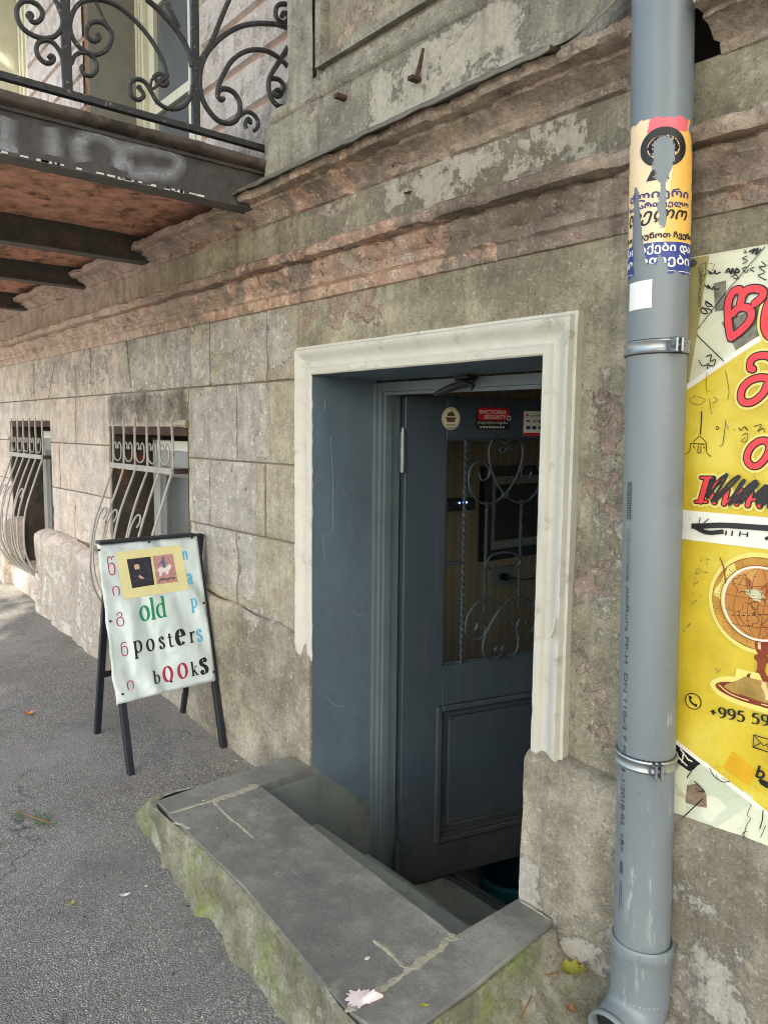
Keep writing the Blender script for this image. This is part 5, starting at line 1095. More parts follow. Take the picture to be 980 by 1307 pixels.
for (z0, z1) in ((.378, .386), (1.205, 1.213)): lb(bdm, .1732, .6568, z0, z1, -.018, -.0042)
bdm.build("glazing_bead", m_door, DR)
for z in (1.165, -.335):
    h = MB(); h.tube([L(-.012, z+.07, .004), L(-.012, z-.07, .004)], .011, 10); hh = h.build("hinge", m_steel, DR, True)
    MB().tube([L(-.012, z+.085, .004), L(-.012, z+.07, .004)], .007, 8).build("hinge_pin", m_steel, hh)
GR = []
def bar(t, z0, z1):
    mb = MB(); n_ = 90
    pts = [L(t, z0+(z1-z0)*i/n_, .004) for i in range(n_+1)]
    vs = []; fs = []
    for i, p in enumerate(pts):
        a = i*.55
        for k in range(4):
            q = a+k*math.pi/2; c, s_ = math.cos(q)*.0068, math.sin(q)*.0068
            vs.append((p[0]+dd[0]*c+dn[0]*s_, p[1]+dd[1]*c+dn[1]*s_, p[2]))
    for i in range(n_):
        for k in range(4): fs.append((i*4+k, i*4+(k+1) % 4, i*4+4+(k+1) % 4, i*4+4+k))
    mb.add(vs, fs); mb.build("grille_bar", m_grilledoor, DR)
bar(.242, .380, 1.212); bar(.586, .380, 1.212); bar(.338, .565, .985); bar(.492, .565, .985)
mb = MB(); mb.tube([L(.168, .760, .004), L(.242, .760, .004)], .007, 6); mb.tube([L(.586, .760, .004), L(.662, .760, .004)], .007, 6); mb.build("grille_bar", m_grilledoor, DR)
for pts in [
 [(0, .192), (-.045, .212), (-.072, .180), (-.070, .120), (-.040, .050), (0, 0)],
 [(-.012, .18), (-.028, .168), (-.012, .158), (.0, .175)],
 [(0, 0), (-.05, -.028), (-.105, -.025), (-.150, .02), (-.158, .08), (-.135, .118), (-.095, .12), (-.070, .095), (-.078, .064), (-.104, .058), (-.116, .085)],
]:
    for s_ in (-1, 1): MB().tube([L(.415-s_*a, 1.005+b, .004) for a, b in smooth_line(pts, 5)], .0048, 6, ry=.0065).build("grille_scroll", m_grilledoor, DR, True)
for pts in [
 [(0, -.19), (-.045, -.205), (-.078, -.165), (-.072, -.105), (-.040, -.050), (0, 0)],
 [(-.01, -.175), (-.026, -.165), (-.012, -.155), (.0, -.17)],
 [(0, 0), (-.05, .030), (-.105, .025), (-.150, -.02), (-.158, -.08), (-.135, -.112), (-.095, -.115), (-.070, -.09), (-.078, -.06), (-.104, -.055), (-.116, -.08)],
]:
    for s_ in (-1, 1): MB().tube([L(.415-s_*a, .580+b, .004) for a, b in smooth_line(pts, 5)], .0048, 6, ry=.0065).build("grille_scroll", m_grilledoor, DR, True)
MB().tube([L(.415+a, .735+b, .004) for a, b in smooth_line([(-.055, -.005), (-.07, .0), (-.074, .02), (-.05, .045), (0, .052), (.05, .045), (.074, .02), (.07, .0), (.055, -.005)], 5)], .0048, 6, ry=.0065).build("grille_scroll", m_grilledoor, DR, True)
for z in (1.005, .580): MB().box(.405, .425, -.004, .014, z-.012, z+.012, tf=lambda t, n, z: L(t, z, n)).build("grille_collar", m_grilledoor, DR)
DF = lambda a, b, l: L(a, b, l+.0002)
m_stick = simple("cream sticker", (214, 206, 180), .5, var=.05)
ik = Ink(DF, .0004); ik.disc((.180, 1.285), .038, .040); s1 = ik.build("round_sticker", m_stick, DR, "oval cream sticker with a brown bowl emblem")
ik = Ink(DF, .0008); ik.ring((.180, 1.285), .034, .036, .0012); ik.poly([(.158, 1.289), (.202, 1.289), (.194, 1.272), (.166, 1.272)])
ik.poly(arc(.180, 1.293, .016, .016, 0, 180)); ik.stroke([(.180, 1.304), (.186, 1.316)], .003)
for k, (w_, z_) in enumerate(((.036, 1.264), (.044, 1.259), (.030, 1.254), (.022, 1.250))): ik.stroke([(.180-w_/2, z_), (.180+w_/2, z_)], .0016)
ik.build("sticker_print", simple("brown ink", (92, 64, 46), .5), s1)
def rrect(x0, x1, y0, y1, r): return arc(x1-r, y1-r, r, r, 0, 90, 5)+arc(x0+r, y1-r, r, r, 90, 180, 5)+arc(x0+r, y0+r, r, r, 180, 270, 5)+arc(x1-r, y0+r, r, r, 270, 360, 5)
ik = Ink(DF, .0004); ik.poly(rrect(.283, .432, 1.247, 1.313, .014)); s2 = ik.build("security_sticker", m_black, DR, "red and black security sticker")
ik = Ink(DF, .0008); ik.poly(rrect(.292, .427, 1.281, 1.327, .014)); ik.build("sticker_field", simple("sticker red", (190, 34, 48), .45), s2)
ik = Ink(DF, .0012); put_text(ik, "VICTORIA", .306, 1.304, .108, .014, .01, .25); put_text(ik, "SECURITY", .318, 1.286, .098, .014, .01, .25)
ik.poly([(.298, 1.318), (.306, 1.316), (.303, 1.301)]); put_text(ik, "დაცულია ოფისი", .292, 1.266, .130, .012, .012); [ik.poly([(.302+.012*k, 1.253), (.310+.012*k, 1.253), (.310+.012*k, 1.259), (.302+.012*k, 1.259)]) for k in range(9)]
ik.ring((.426, 1.290), .007, .008, .003); ik.build("sticker_print", m_whiteink, s2)
ik = Ink(DF, .0004); ik.poly([(.492, 1.226), (.655, 1.226), (.655, 1.318), (.492, 1.318)]); s3 = ik.build("payment_sticker", m_whiteink, DR, "white card payment sticker with red foot")
ik = Ink(DF, .0008); ik.poly([(.492, 1.226), (.655, 1.226), (.655, 1.237), (.492, 1.237)]); ik.poly([(.503, 1.298), (.516, 1.298), (.516, 1.306), (.510, 1.304), (.503, 1.309)]); ik.disc((.570, 1.280), .010, .008); ik.build("sticker_print", simple("card red", (205, 44, 54), .5), s3)
ik = Ink(DF, .0008); put_text(ik, "VISA", .532, 1.276, .024, .009, .02, .2); ik.poly([(.504, 1.278), (.520, 1.278), (.520, 1.284), (.504, 1.284)])
for a in (.505, .532, .560, .588, .616): ik.poly([(a, 1.250), (a+.018, 1.250), (a+.018, 1.262), (a, 1.262)])
ik.stroke([(.525, 1.303), (.60, 1.303)], .002); ik.stroke([(.525, 1.297), (.57, 1.297)], .0014); ik.build("sticker_print", simple("card navy", (40, 50, 96), .5), s3)
ik = Ink(DF, .0008); ik.disc((.580, 1.280), .010, .008); ik.build("sticker_print", simple("card orange", (236, 148, 40), .5), s3)
# door closer tucked under the frame head
cl = thing("door_closer", "black jointed door catch arm hanging under the head of the door frame", "door closer", (-1.66, .24, 1.38))
c = MB(); c.tube([(-1.735, .205, 1.352), (-1.69, .215, 1.368), (-1.63, .226, 1.384), (-1.60, .232, 1.390)], [.008, .012, .011, .006], 8); c.build("arm", m_rubber, cl, True)
c = MB(); c.tube([(-1.66, .215, 1.394), (-1.62, .205, 1.385), (-1.57, .20, 1.371), (-1.585, .206, 1.362)], [.005, .006, .006, .004], 8); c.build("hook", m_rubber, cl, True)
MB().box(-1.66, -1.60, .205, .245, 1.395, 1.404).build("plate", m_rubber, cl)

ik = Ink(lambda a, b, l: (DX0+.0035+l, a, b), .0005)
for pts, w_ in (([(.055, 1.22), (.062, 1.12), (.066, 1.0), (.064, .9)], .0016), ([(.02, .9), (.03, .84), (.028, .80)], .0012), ([(.03, 1.34), (.033, 1.30)], .002), ([(.15, .62), (.17, .60), (.20, .595)], .0012), ([(.10, 1.05), (.12, 1.01)], .001), ([(.04, .34), (.07, .30), (.12, .28)], .0012)): ik.stroke(pts, w_)
ik.build("paint_scratches", simple("bare pale scratch", (150, 160, 162), .6), B)["kind"] = "stuff"
# ------------------------------------------------------------------ things in the dim shop
pf = thing("picture_frame", "dark framed picture hanging inside, seen through the door glass", "picture", (-2.74, 1.75, .58))
q = MB(); Y0, Y1, Z0, Z1 = 1.50, 2.30, .56, 1.06
q.box(-2.749, -2.715, Y0, Y0+.06, Z0, Z1).box(-2.749, -2.715, Y1-.06, Y1, Z0, Z1).box(-2.749, -2.716, Y0+.06, Y1-.06, Z0, Z0+.055).box(-2.749, -2.716, Y0+.06, Y1-.06, Z1-.055, Z1).build("frame", m_black, pf)
MB().box(-2.749, -2.735, Y0+.06, Y1-.06, Z0+.055, Z1-.055).build("mount", m_backboard, pf)
MB().box(-2.735, -2.731, Y0+.11, Y1-.11, Z0+.10, Z1-.10).build("print", simple("dark engraving", (58, 52, 46), .6, var=.6, sc=40), pf)
sk = thing("wall_socket", "white wall socket with a black plug under the picture inside", "socket", (-2.74, 1.70, .46))
MB().bbox(-2.749, -2.735, 1.615, 1.785, .405, .515, .005).build("plate", m_pvc, sk)
MB().tube([(-2.735, 1.68, .462), (-2.70, 1.68, .462)], .02, 10).build("plug", m_rubber, sk)
MB().tube(smooth_line([(-2.70, 1.68, .462), (-2.68, 1.75, .45), (-2.70, 1.85, .43), (-2.72, 2.05, .425)], 5), .004, 6).build("cable", m_rubber, sk)
rt = thing("router", "small black box with blue indicator lights inside the shop", "router", (-2.70, 1.29, .86))
MB().bbox(-2.749, -2.68, 1.20, 1.40, .845, .905, .006).build("case", m_black, rt)
ml = bpy.data.materials.new("blue indicator"); ml.use_nodes = True; bb = ml.node_tree.nodes['Principled BSDF']; bb.inputs['Emission Color'].default_value = (.15, .2, 1, 1); bb.inputs['Emission Strength'].default_value = 2.2
for k, y in enumerate((1.275, 1.305, 1.325)): MB().box(-2.679, -2.676, y, y+.008, .882, .890).build("indicator_light", ml, rt)
bk = thing("plastic_tub", "teal plastic tub standing on the floor just inside the open door", "tub", (-2.02, .98, -1.0))
MB().lathe([(.0, 0), (.11, 0), (.115, .01), (.15, .36), (.158, .37), (.158, .385), (.146, .385), (.110, .02), (.0, .02)], (-2.02, .98, -1.0), 28).build("tub_body", simple("teal plastic", (14, 74, 92), .4), bk, True)
lg = thing("wooden_stool", "wooden stool inside the shop behind the tub", "stool", (-1.74, 1.5, -1.0))
MB().bbox(-1.92, -1.56, 1.34, 1.68, -.56, -.53, .006).build("seat", m_wood, lg)
for a in (-1.89, -1.62):
    for b in (1.37, 1.62): MB().box(a, a+.035, b, b+.035, -1.0, -.56).build("leg", m_wood, lg)

# ------------------------------------------------------------------ balcony
BX = -2.362
K = thing("balcony", "rusty iron beam balcony with scrolled black railing overhead at left", "balcony", (-4, -.6, 2.0))
BY = -1.32
def steel_beam(xr, zlo=1.981, ztop=2.112, name="beam", mat=None):
    mb = MB(); w_ = .075
    z0, z1 = zlo, ztop
    mb.box(xr-w_, xr, BY+.02, .02, z0, z0+.010); mb.box(xr-w_, xr, BY+.02, .02, z1-.010, z1); mb.box(xr-w_*.5-.004, xr-.010, BY+.02, .019, z0+.010, z1-.010)
    return mb.build(name, mat or m_beam, K)
b1 = steel_beam(BX)
for x in (-3.30, -4.10, -5.13, -6.1): steel_beam(x, 1.955, 2.078)
# flaked paint along the bottom flange of the end beam
fl = MB(); random.seed(3)
for i in range(26):
    y = random.uniform(-.9, -.25); w_ = random.uniform(.008, .03); fl.box(BX+.0005, BX+.0018, y, y+w_, 1.982+random.uniform(0, .004), 1.990)
fl.build("paint_flake", m_picwhite, K)["kind"] = "stuff"
# shallow brick vaults between the beams
for (xa, xb) in ((-2.43, -3.29), (-3.375, -4.09), (-4.175, -5.12), (-5.205, -6.09)):
    MB().grid(lambda u, v, xa=xa, xb=xb: (xb+(xa-xb)*u, BY+.03+(-.0-BY-.02)*v, (2.045 if xa < -3 else 2.058)+.022*math.sin(math.pi*u)+.004*fz((u*6, v*9, xa), 1.5, 4)), 24, 60).build("vault", m_soffit, K, True)
sl = MB()
def sf(u, v):
    prof = [(BX-.004, 2.113), (BX+.012, 2.115), (BX+.024, 2.119), (BX+.029, 2.124), (BX+.031, 2.132), (BX+.029, 2.140), (BX+.018, 2.146), (BX-.02, 2.147)]
    i = v*(len(prof)-1); k = min(len(prof)-2, int(i)); t = i-k
    x = prof[k][0]+(prof[k+1][0]-prof[k][0])*t; z = prof[k][1]+(prof[k+1][1]-prof[k][1])*t; y = BY+(.11-BY)*u
    d = .008*fz((y, z, x), 5, 4)+.003*nz((y, z, 0), 30)
    return (x+d*(1 if 0 < v < 1 else 0), y, z+d*.4)
sl.grid(sf, 90, 14); sl.build("slab_edge", m_slabedge, K, True)
MB().box(-6.4, BX-.02, BY-.03, .09, 2.092, 2.146).build("slab", m_slabedge, K)
MB().box(-6.4, BX-.002, BY-.02, BY+.02, 1.965, 2.091).build("front_beam", m_beam, K)
# sprayed letters, faint, on the end beam
def spray_mat():
    m = bpy.data.materials.new("faded white spray"); m.use_nodes = True; t = m.node_tree; b = t.nodes['Principled BSDF']; b.inputs['Base Color'].default_value = lin((196, 198, 204)); b.inputs['Roughness'].default_value = .8
    n1 = t.nodes.new('ShaderNodeTexNoise'); n1.inputs['Scale'].default_value = 22; n1.inputs['Detail'].default_value = 9; n1.inputs['Roughness'].default_value = .75
    g = t.nodes.new('ShaderNodeNewGeometry'); t.links.new(g.outputs['Position'], n1.inputs['Vector'])
    a = t.nodes.new('ShaderNodeAttribute'); a.attribute_name = 'wear'; s_ = t.nodes.new('ShaderNodeSeparateColor'); t.links.new(a.outputs['Color'], s_.inputs[0])
    ad = t.nodes.new('ShaderNodeMath'); ad.operation = 'MULTIPLY_ADD'; t.links.new(n1.outputs['Fac'], ad.inputs[0]); ad.inputs[1].default_value = .9; t.links.new(s_.outputs[0], ad.inputs[2])
    mr = t.nodes.new('ShaderNodeMapRange'); mr.inputs[1].default_value = .62; mr.inputs[2].default_value = 1.75; mr.inputs[4].default_value = .5; t.links.new(ad.outputs[0], mr.inputs[0])
    tr = t.nodes.new('ShaderNodeBsdfTransparent'); mx = t.nodes.new('ShaderNodeMixShader'); t.links.new(mr.outputs[0], mx.inputs[0]); t.links.new(tr.outputs[0], mx.inputs[1]); t.links.new(b.outputs[0], mx.inputs[2])
    t.links.new(mx.outputs[0], t.nodes['Material Output'].inputs[0]); return m
m_spray = spray_mat()
def spray(pts, w):
    P = smooth_line(pts, 6); m_ = len(P); mb = MB(); ws = []
    for i in range(m_):
        a = P[max(0, i-1)]; b = P[min(m_-1, i+1)]; d = math.hypot(b[0]-a[0], b[1]-a[1]) or 1; tx, ty = (b[0]-a[0])/d, (b[1]-a[1])/d
        for k in (-1, -.5, 0, .5, 1): mb.v.append((BX-.0085+.0006*len(spr), P[i][0]-ty*w*k*1.6, P[i][1]+tx*w*k*1.6)); ws.append(1-abs(k))
    for i in range(m_-1):
        for k in range(4): mb.f.append((i*5+k, i*5+k+1, i*5+6+k, i*5+5+k)); mb.mi.append(0)
    spr.append(1)
    o = mb.build("spray_stroke", m_spray, b1, recalc=False)
    ca = o.data.color_attributes.new('wear', 'FLOAT_COLOR', 'POINT'); ca.data.foreach_set('color', [q for v in ws for q in (v, v, v, 1)])
spr = []
for pts, w_ in SPRAY: spray(pts, w_)
# railing on the end of the balcony
RX = BX-.045
def rp(a): return (RX, a[0], a[1])
MB().box(RX-.012, RX+.012, BY, .085, 2.196, 2.214).build("bottom_rail", m_iron, K)
MB().box(RX-.018, RX+.018, BY, .085, 3.02, 3.05).build("top_rail", m_iron, K)
for y in POSTS: MB().box(RX-.007, RX+.007, y-.013, y+.013, 2.214, 3.02).build("baluster", m_iron, K)
for pts, r_ in SCROLLS: MB().tube([rp(a) for a in smooth_line(pts, 4)], r_, 8, ry=r_*1.15).build("scroll", m_iron, K, True)
for pts in SCROLLS_MIRROR: MB().tube([rp(a) for a in smooth_line(pts, 4)], .0075, 8).build("scroll", m_iron, K, True)
# front railing, simple run with the same bars
MB().box(-6.4, RX, BY-.012, BY+.012, 2.196, 2.214).build("bottom_rail", m_iron, K)
MB().box(-6.4, RX, BY-.018, BY+.018, 3.02, 3.05).build("top_rail", m_iron, K)
for k in range(12): MB().box(-6.38+.36*k-.013, -6.38+.36*k+.013, BY-.007, BY+.007, 2.214, 3.02).build("baluster", m_iron, K)

# ------------------------------------------------------------------ folding sign
SU = Vector((-.0105, .99994, 0)); SV = Vector((-.2539, 0, .9672)); SN = SU.cross(SV)
S0 = Vector((-2.645, -.418, -.021))
def sp(a, b, l=0.0): return tuple(S0+SU*a+SV*b+SN*l)
SG_ = thing("folding_sign", "white folding pavement sign reading old posters books on black legs", "folding sign", (-2.86, -.24, 0))
def sbox(a0, a1, b0, b1, n0, n1): return dict(x0=a0, x1=a1, y0=n0, y1=n1, z0=b0, z1=b1)
def sb(mb, a0, a1, b0, b1, n0, n1, fl=None, b=.002): return mb.bbox(a0, a1, n0, n1, b0, b1, b, tf=(fl or (lambda a, n, q: sp(a, q, n))))
for a in (-.012, .366):
    lgm = MB(); sb(lgm, a, a+.024, -.004, .862, -.026, -.002); lgm.build("leg", m_signframe, SG_)
fm = MB(); sb(fm, .0122, .3658, .83, .858, -.024, -.003); sb(fm, .0122, .3658, .30, .325, -.024, -.003); fm.build("cross_rail", m_signframe, SG_)
# back half, leaning the other way
SV2 = Vector((.2539-.03, 0, .9672)).normalized(); S1 = Vector((-3.070, -.40, .0)); SN2 = SV2.cross(SU)
def sp2(a, b, l=0.0): return tuple(S1+SU*a+SV2*b+SN2*l)
f2 = lambda a, n, q: sp2(a, q, n)
for a in (-.010, .368):
    lgm = MB(); sb(lgm, a, a+.024, -.0, .835, -.022, .0, f2); lgm.build("leg", m_signframe, SG_)
fm = MB(); sb(fm, .0142, .3678, .80, .83, -.02, -.001, f2); sb(fm, .0142, .3678, .26, .285, -.02, -.001, f2); fm.build("cross_rail", m_signframe, SG_)
bp = MB(); sb(bp, .014, .367, .285, .80, -.016, -.008, f2); bp.build("back_panel", m_backboard, SG_)
hg = MB(); hg.box(-2.895, -2.848, -.44, -.05, .806, .817); hg.build("top_hinge", m_signframe, SG_)
pnl = MB()
def shf(u, v):
    a = -.030+.405*u; b = .262+.592*v+ (.006*u if v > .5 else 0) + (.010*u if v < .5 else 0)
    edge = min(u, 1-u, v, 1-v)
    l = .0035+.0016*fz((u*2.2, v*1.6, 4), 2.0, 3)*sm(edge, 0, .12)
    if u < .03: a += .006*nz((v*3, 0, 0), 3)
    return sp(a, b, l)
pnl.grid(shf, 40, 54); pnl_o = pnl.build("printed_sheet", m_sheet, SG_, True); md = pnl_o.modifiers.new("thickness", 'SOLIDIFY'); md.thickness = .0012
bd_ = MB(); sb(bd_, -.026, .373, .268, .850, -.002, .0012); bd_.build("board", m_picwhite, SG_)
for a, b in SPINS:
    MB().tube([sp(a, b, .002), sp(a, b, .0085)], .0045, 10).build("stud", m_rubber, SG_)
SF_ = lambda a, b, l: sp(a, b, l+.0066)
yl = Ink(SF_, 0); yl.poly(YELLOW); ylo = yl.build("yellow_sheet", m_paperyellow, SG_)
p1 = Ink(SF_, .0006); p1.poly(PIC1); p1o = p1.build("left_picture", m_picdark, ylo, "dark portrait print")
def q4(Q, u, v): return tuple((1-u)*(1-v)*Q[3][k]+u*(1-v)*Q[2][k]+u*v*Q[1][k]+(1-u)*v*Q[0][k] for k in (0, 1))
def qp(ik, Q, pts): ik.poly([q4(Q, *p) for p in pts])
ik = Ink(SF_, .0010); qp(ik, PIC1, arc(.36, .70, .11, .13, 0, 360)); qp(ik, PIC1, [(.40, .42), (.58, .30), (.52, .24), (.36, .34)]); ik.build("portrait_print", m_picskin, p1o)
ik = Ink(SF_, .0013); qp(ik, PIC1, arc(.36, .79, .13, .07, 0, 180)); qp(ik, PIC1, [(.3, .62), (.42, .62), (.37, .52)]); ik.build("portrait_print", m_blackink, p1o)
ik = Ink(SF_, .0010)
for pts in ([(.15, .45), (.3, .35), (.5, .5)], [(.1, .2), (.5, .28), (.9, .2)], [(.7, .8), (.85, .55), (.8, .3)]): ik.stroke([q4(PIC1, *p) for p in pts], .0014)
ik.build("portrait_print", m_picblue, p1o)
p2 = Ink(SF_, .0006); p2.poly(PIC2); p2o = p2.build("right_picture", m_picpink, ylo, "dusty pink print of a rider on a pale horse")
ik = Ink(SF_, .0010); qp(ik, PIC2, [(.12, .48), (.25, .58), (.55, .56), (.72, .66), (.84, .60), (.78, .50), (.66, .42), (.60, .30), (.52, .30), (.48, .40), (.34, .38), (.26, .26), (.18, .28), (.2, .40)]); ik.build("rider_print", m_picwhite, p2o)
ik = Ink(SF_, .0013); qp(ik, PIC2, [(.42, .55), (.38, .72), (.12, .62), (.40, .82), (.52, .84), (.56, .70), (.54, .55)]); qp(ik, PIC2, arc(.5, .88, .06, .06, 0, 360, 10)); ik.build("rider_print", m_picblue, p2o)
ik = Ink(SF_, .0013)
for a in (.2, .32, .45, .58, .7, .82): ik.stroke([q4(PIC2, a-.05, .10+.05*math.sin(a*20)), q4(PIC2, a, .18), q4(PIC2, a+.06, .12)], .003)
ik.build("rider_print", m_blackink, p2o)
SMATS = dict(g=m_greenink, k=m_blackink, r=m_crimson, b=m_blueink)
SF2 = lambda a, b, l: sp(a, b, l+.0064)
for ch, col, a, b, w_, h_ in SIGN_SERIF:
    ik = Ink(SF2, 0); put_serif(ik, ch, a, b, w_, h_, .21 if col != 'K' else .3, .07); ik.build("letter", SMATS[col.lower()], SG_)
for ch, a, b, w_, h_ in SIGN_GEO:
    ik = Ink(SF2, 0); put_text(ik, ch, a, b, w_, h_, -.012); ik.build("letter", m_crimson, SG_)

# ------------------------------------------------------------------ downpipe with its stickers
PP = [(-.848, -.080, 3.3), (-.842, -.085, 2.3), (-.838, -.088, 2.04), (-.822, -.090, 1.61), (-.808, -.090, 1.03), (-.798, -.088, .54), (-.789, -.086, .165)]
PR = .0555
def pax(z):
    for i in range(len(PP)-1):
        if PP[i+1][2] <= z <= PP[i][2]:
            t = (PP[i][2]-z)/(PP[i][2]-PP[i+1][2]); t2 = t
            return tuple(PP[i][k]+(PP[i+1][k]-PP[i][k])*t2 for k in (0, 1))
    return PP[-1][:2] if z < PP[-1][2] else PP[0][:2]
DP = thing("downpipe", "tall grey plastic downpipe clamped to the wall right of the doorway", "drainpipe", (-.79, -.086, 0))
pp = MB(); zs = [3.3-.05*i for i in range(64)]+[.16]
pp.tube([(*pax(z), z) for z in zs], PR, 40, up=(1, 0, 0)); pp.build("pipe", m_pipe, DP, True)
cx, cy = pax(.17)
cr = MB(); cr.lathe([(PR+.001, .016), (PR+.004, .018), (PR+.0068, .012), (PR+.0068, -.004), (PR+.005, -.010), (PR+.0035, -.014), (PR+.0035, -.108)], (cx, cy, .196), 40); cr.build("collar", m_pipe, DP, True)
od = Vector((-.05, -1.0, -.30)).normalized()
el = MB(); pts = []; rads = []
for i in range(15):
    t = i/14; a = t*R(78)
    h = Vector((od.x, od.y, 0)).normalized()
    pts.append(Vector((cx, cy, .098)) + h*(.072*(1-math.cos(a))) - Vector((0, 0, 1))*(.072*math.sin(a)))
dirE = (pts[-1]-pts[-2]).normalized()
for k in range(1, 3): pts.append(pts[14]+dirE*.014*k)
el.tube(pts, PR+.0035, 40, cap=False, up=(1, 0, 0)); ob = el.build("elbow", m_pipe, DP, True)
s_ = ob.modifiers.new("thickness", 'SOLIDIFY'); s_.thickness = .004; s_.offset = -1
rm = MB(); rm.tube([pts[-1]-dirE*.012, pts[-1]+dirE*.001], PR+.0058, 40, cap=False); rm = rm.build("elbow_rim", m_pipe, DP, True)
s_ = rm.modifiers.new("thickness", 'SOLIDIFY'); s_.thickness = .0045; s_.offset = -1
MB().tube([pts[-1]-dirE*.024, pts[-1]-dirE*.020], PR-.0005, 24).build("mouth_dark_disc", m_rubber, DP)  # black disc inside the elbow mouth, standing in for its inner shade
def cyl(z, ang, off):
    x, y = pax(z); return (x+(PR+off)*math.sin(ang), y-(PR+off)*math.cos(ang), z)
# angle 0 faces the street (-Y), positive towards +X
def clamp(z, tilt, lugs):
    o_ = MB()
    for i, (off, dz) in enumerate(((.0035, -.011), (.0050, -.009), (.0032, -.004), (.0032, .004), (.0050, .009), (.0035, .011))):
        pass
    n_ = 48
    def f(u, v):
        a = -2.6+5.2*u; pr = [(.001, -.0125), (.0045, -.012), (.006, -.009), (.0035, -.004), (.0035, .004), (.006, .009), (.0045, .012), (.001, .0125)][round(v*7)]
        p = cyl(z, a, pr[0]); return (p[0], p[1], z+pr[1]+tilt*math.sin(a)*PR)
    o_.grid(f, n_, 7); band = o_.build("clamp_band", m_chrome, DP, True)
    rb_ = MB(); rb_.grid(lambda u, v: (lambda p: (p[0], p[1], p[2]+(-.014+.028*v)+tilt*math.sin(-2.6+5.2*u)*PR))(cyl(z, -2.6+5.2*u, .0012)), n_, 2); rb_.build("rubber_liner", m_rubber, band, True)
    for a in lugs:
        s_ = 1 if a > 0 else -1
        ca, sa = math.cos(a), math.sin(a); x, y = pax(z); zz = z+tilt*sa*PR
        tf = lambda p, q, r_, x=x, y=y, sa=sa, ca=ca, zz=zz: (x+sa*(PR+p)+ca*q, y-ca*(PR+p)+sa*q, zz+r_)
        lg_ = MB(); lg_.bbox(.0, .026, -.009, -.004, -.014, .014, .002, tf=tf); lg_.bbox(.0, .026, .002, .007, -.014, .014, .002, tf=tf); lo = lg_.build("clamp_lug", m_chrome, band)
        bt = MB(); bt.tube([tf(.016, -.018, 0), tf(.016, .014, 0)], .004, 8); bt.tube([tf(.016, -.0165, 0), tf(.016, -.010, 0)], .0075, 6); bt.build("bolt", m_steel, band)
    x, y = pax(z); st2 = MB(); st2.tube([(x, y+PR, z), (x, .01, z)], .005, 8); st2.build("wall_stud", m_steel, band)
clamp(1.400, .03, [R(62)])
clamp(.595, -.02, [R(50), R(-118)])
# mark printed down the pipe (reads top to bottom)
def pipe_fr(ang0):
    def fr(a, b, l):          # a: distance downwards, b: distance round towards +X
        return cyl(b, ang0+a/PR, l+.0003)
    return fr
ik = Ink(lambda a, b, l: cyl(b, R(-17)+a/PR, l+.0004), .0002)
def vert(body, ztop, length, h): put_text(ik, body, 0, 0, length, h, tf=lambda x, y: (y-h/2, ztop-x))
vert("Rura PP-H  DN 110x2.7", .905, .27, .010); vert("PP-CH", .625, .05, .009); vert("1-1:2018-02  <B>", .575, .17, .010)
for k in range(13): ik.poly([(-.0045, .945-.003*k), (-.0045+.009*((k*7 % 5)+2)/6, .945-.003*k), (-.0045+.009*((k*7 % 5)+2)/6, .9435-.003*k), (-.0045, .9435-.003*k)])
for k in range(9): ik.poly([(-.004, .385-.003*k), (.004, .385-.003*k), (.004, .3835-.003*k), (-.004, .3835-.003*k)])
ik.stroke([(-.003, .345), (-.003, .28)], .0012, smooth=False); ik.stroke([(.002, .345), (.002, .29)], .001, smooth=False)
ik.stroke([(-.006, 1.148), (-.006, 1.072)], .0014, smooth=False); ik.stroke([(.0035, 1.148), (.0035, 1.072)], .0014, smooth=False)
for k in range(15): ik.poly([(-.004, 1.146-.0048*k), (.002, 1.1455-.0048*k), (.002, 1.143-.0048*k), (-.004, 1.1435-.0048*k)])
for k in range(24): ik.stroke([(-.003, 1.055-.0042*k), (.002+.001*(k % 3), 1.055-.0042*k)], .0011, smooth=False)
for k in range(8): ik.stroke([(-.003, .985-.0042*k), (.002+.001*(k % 3), .985-.0042*k)], .0009, smooth=False)
ik.build("pipe_print", simple("pipe black print", (40, 46, 52), .5), DP)
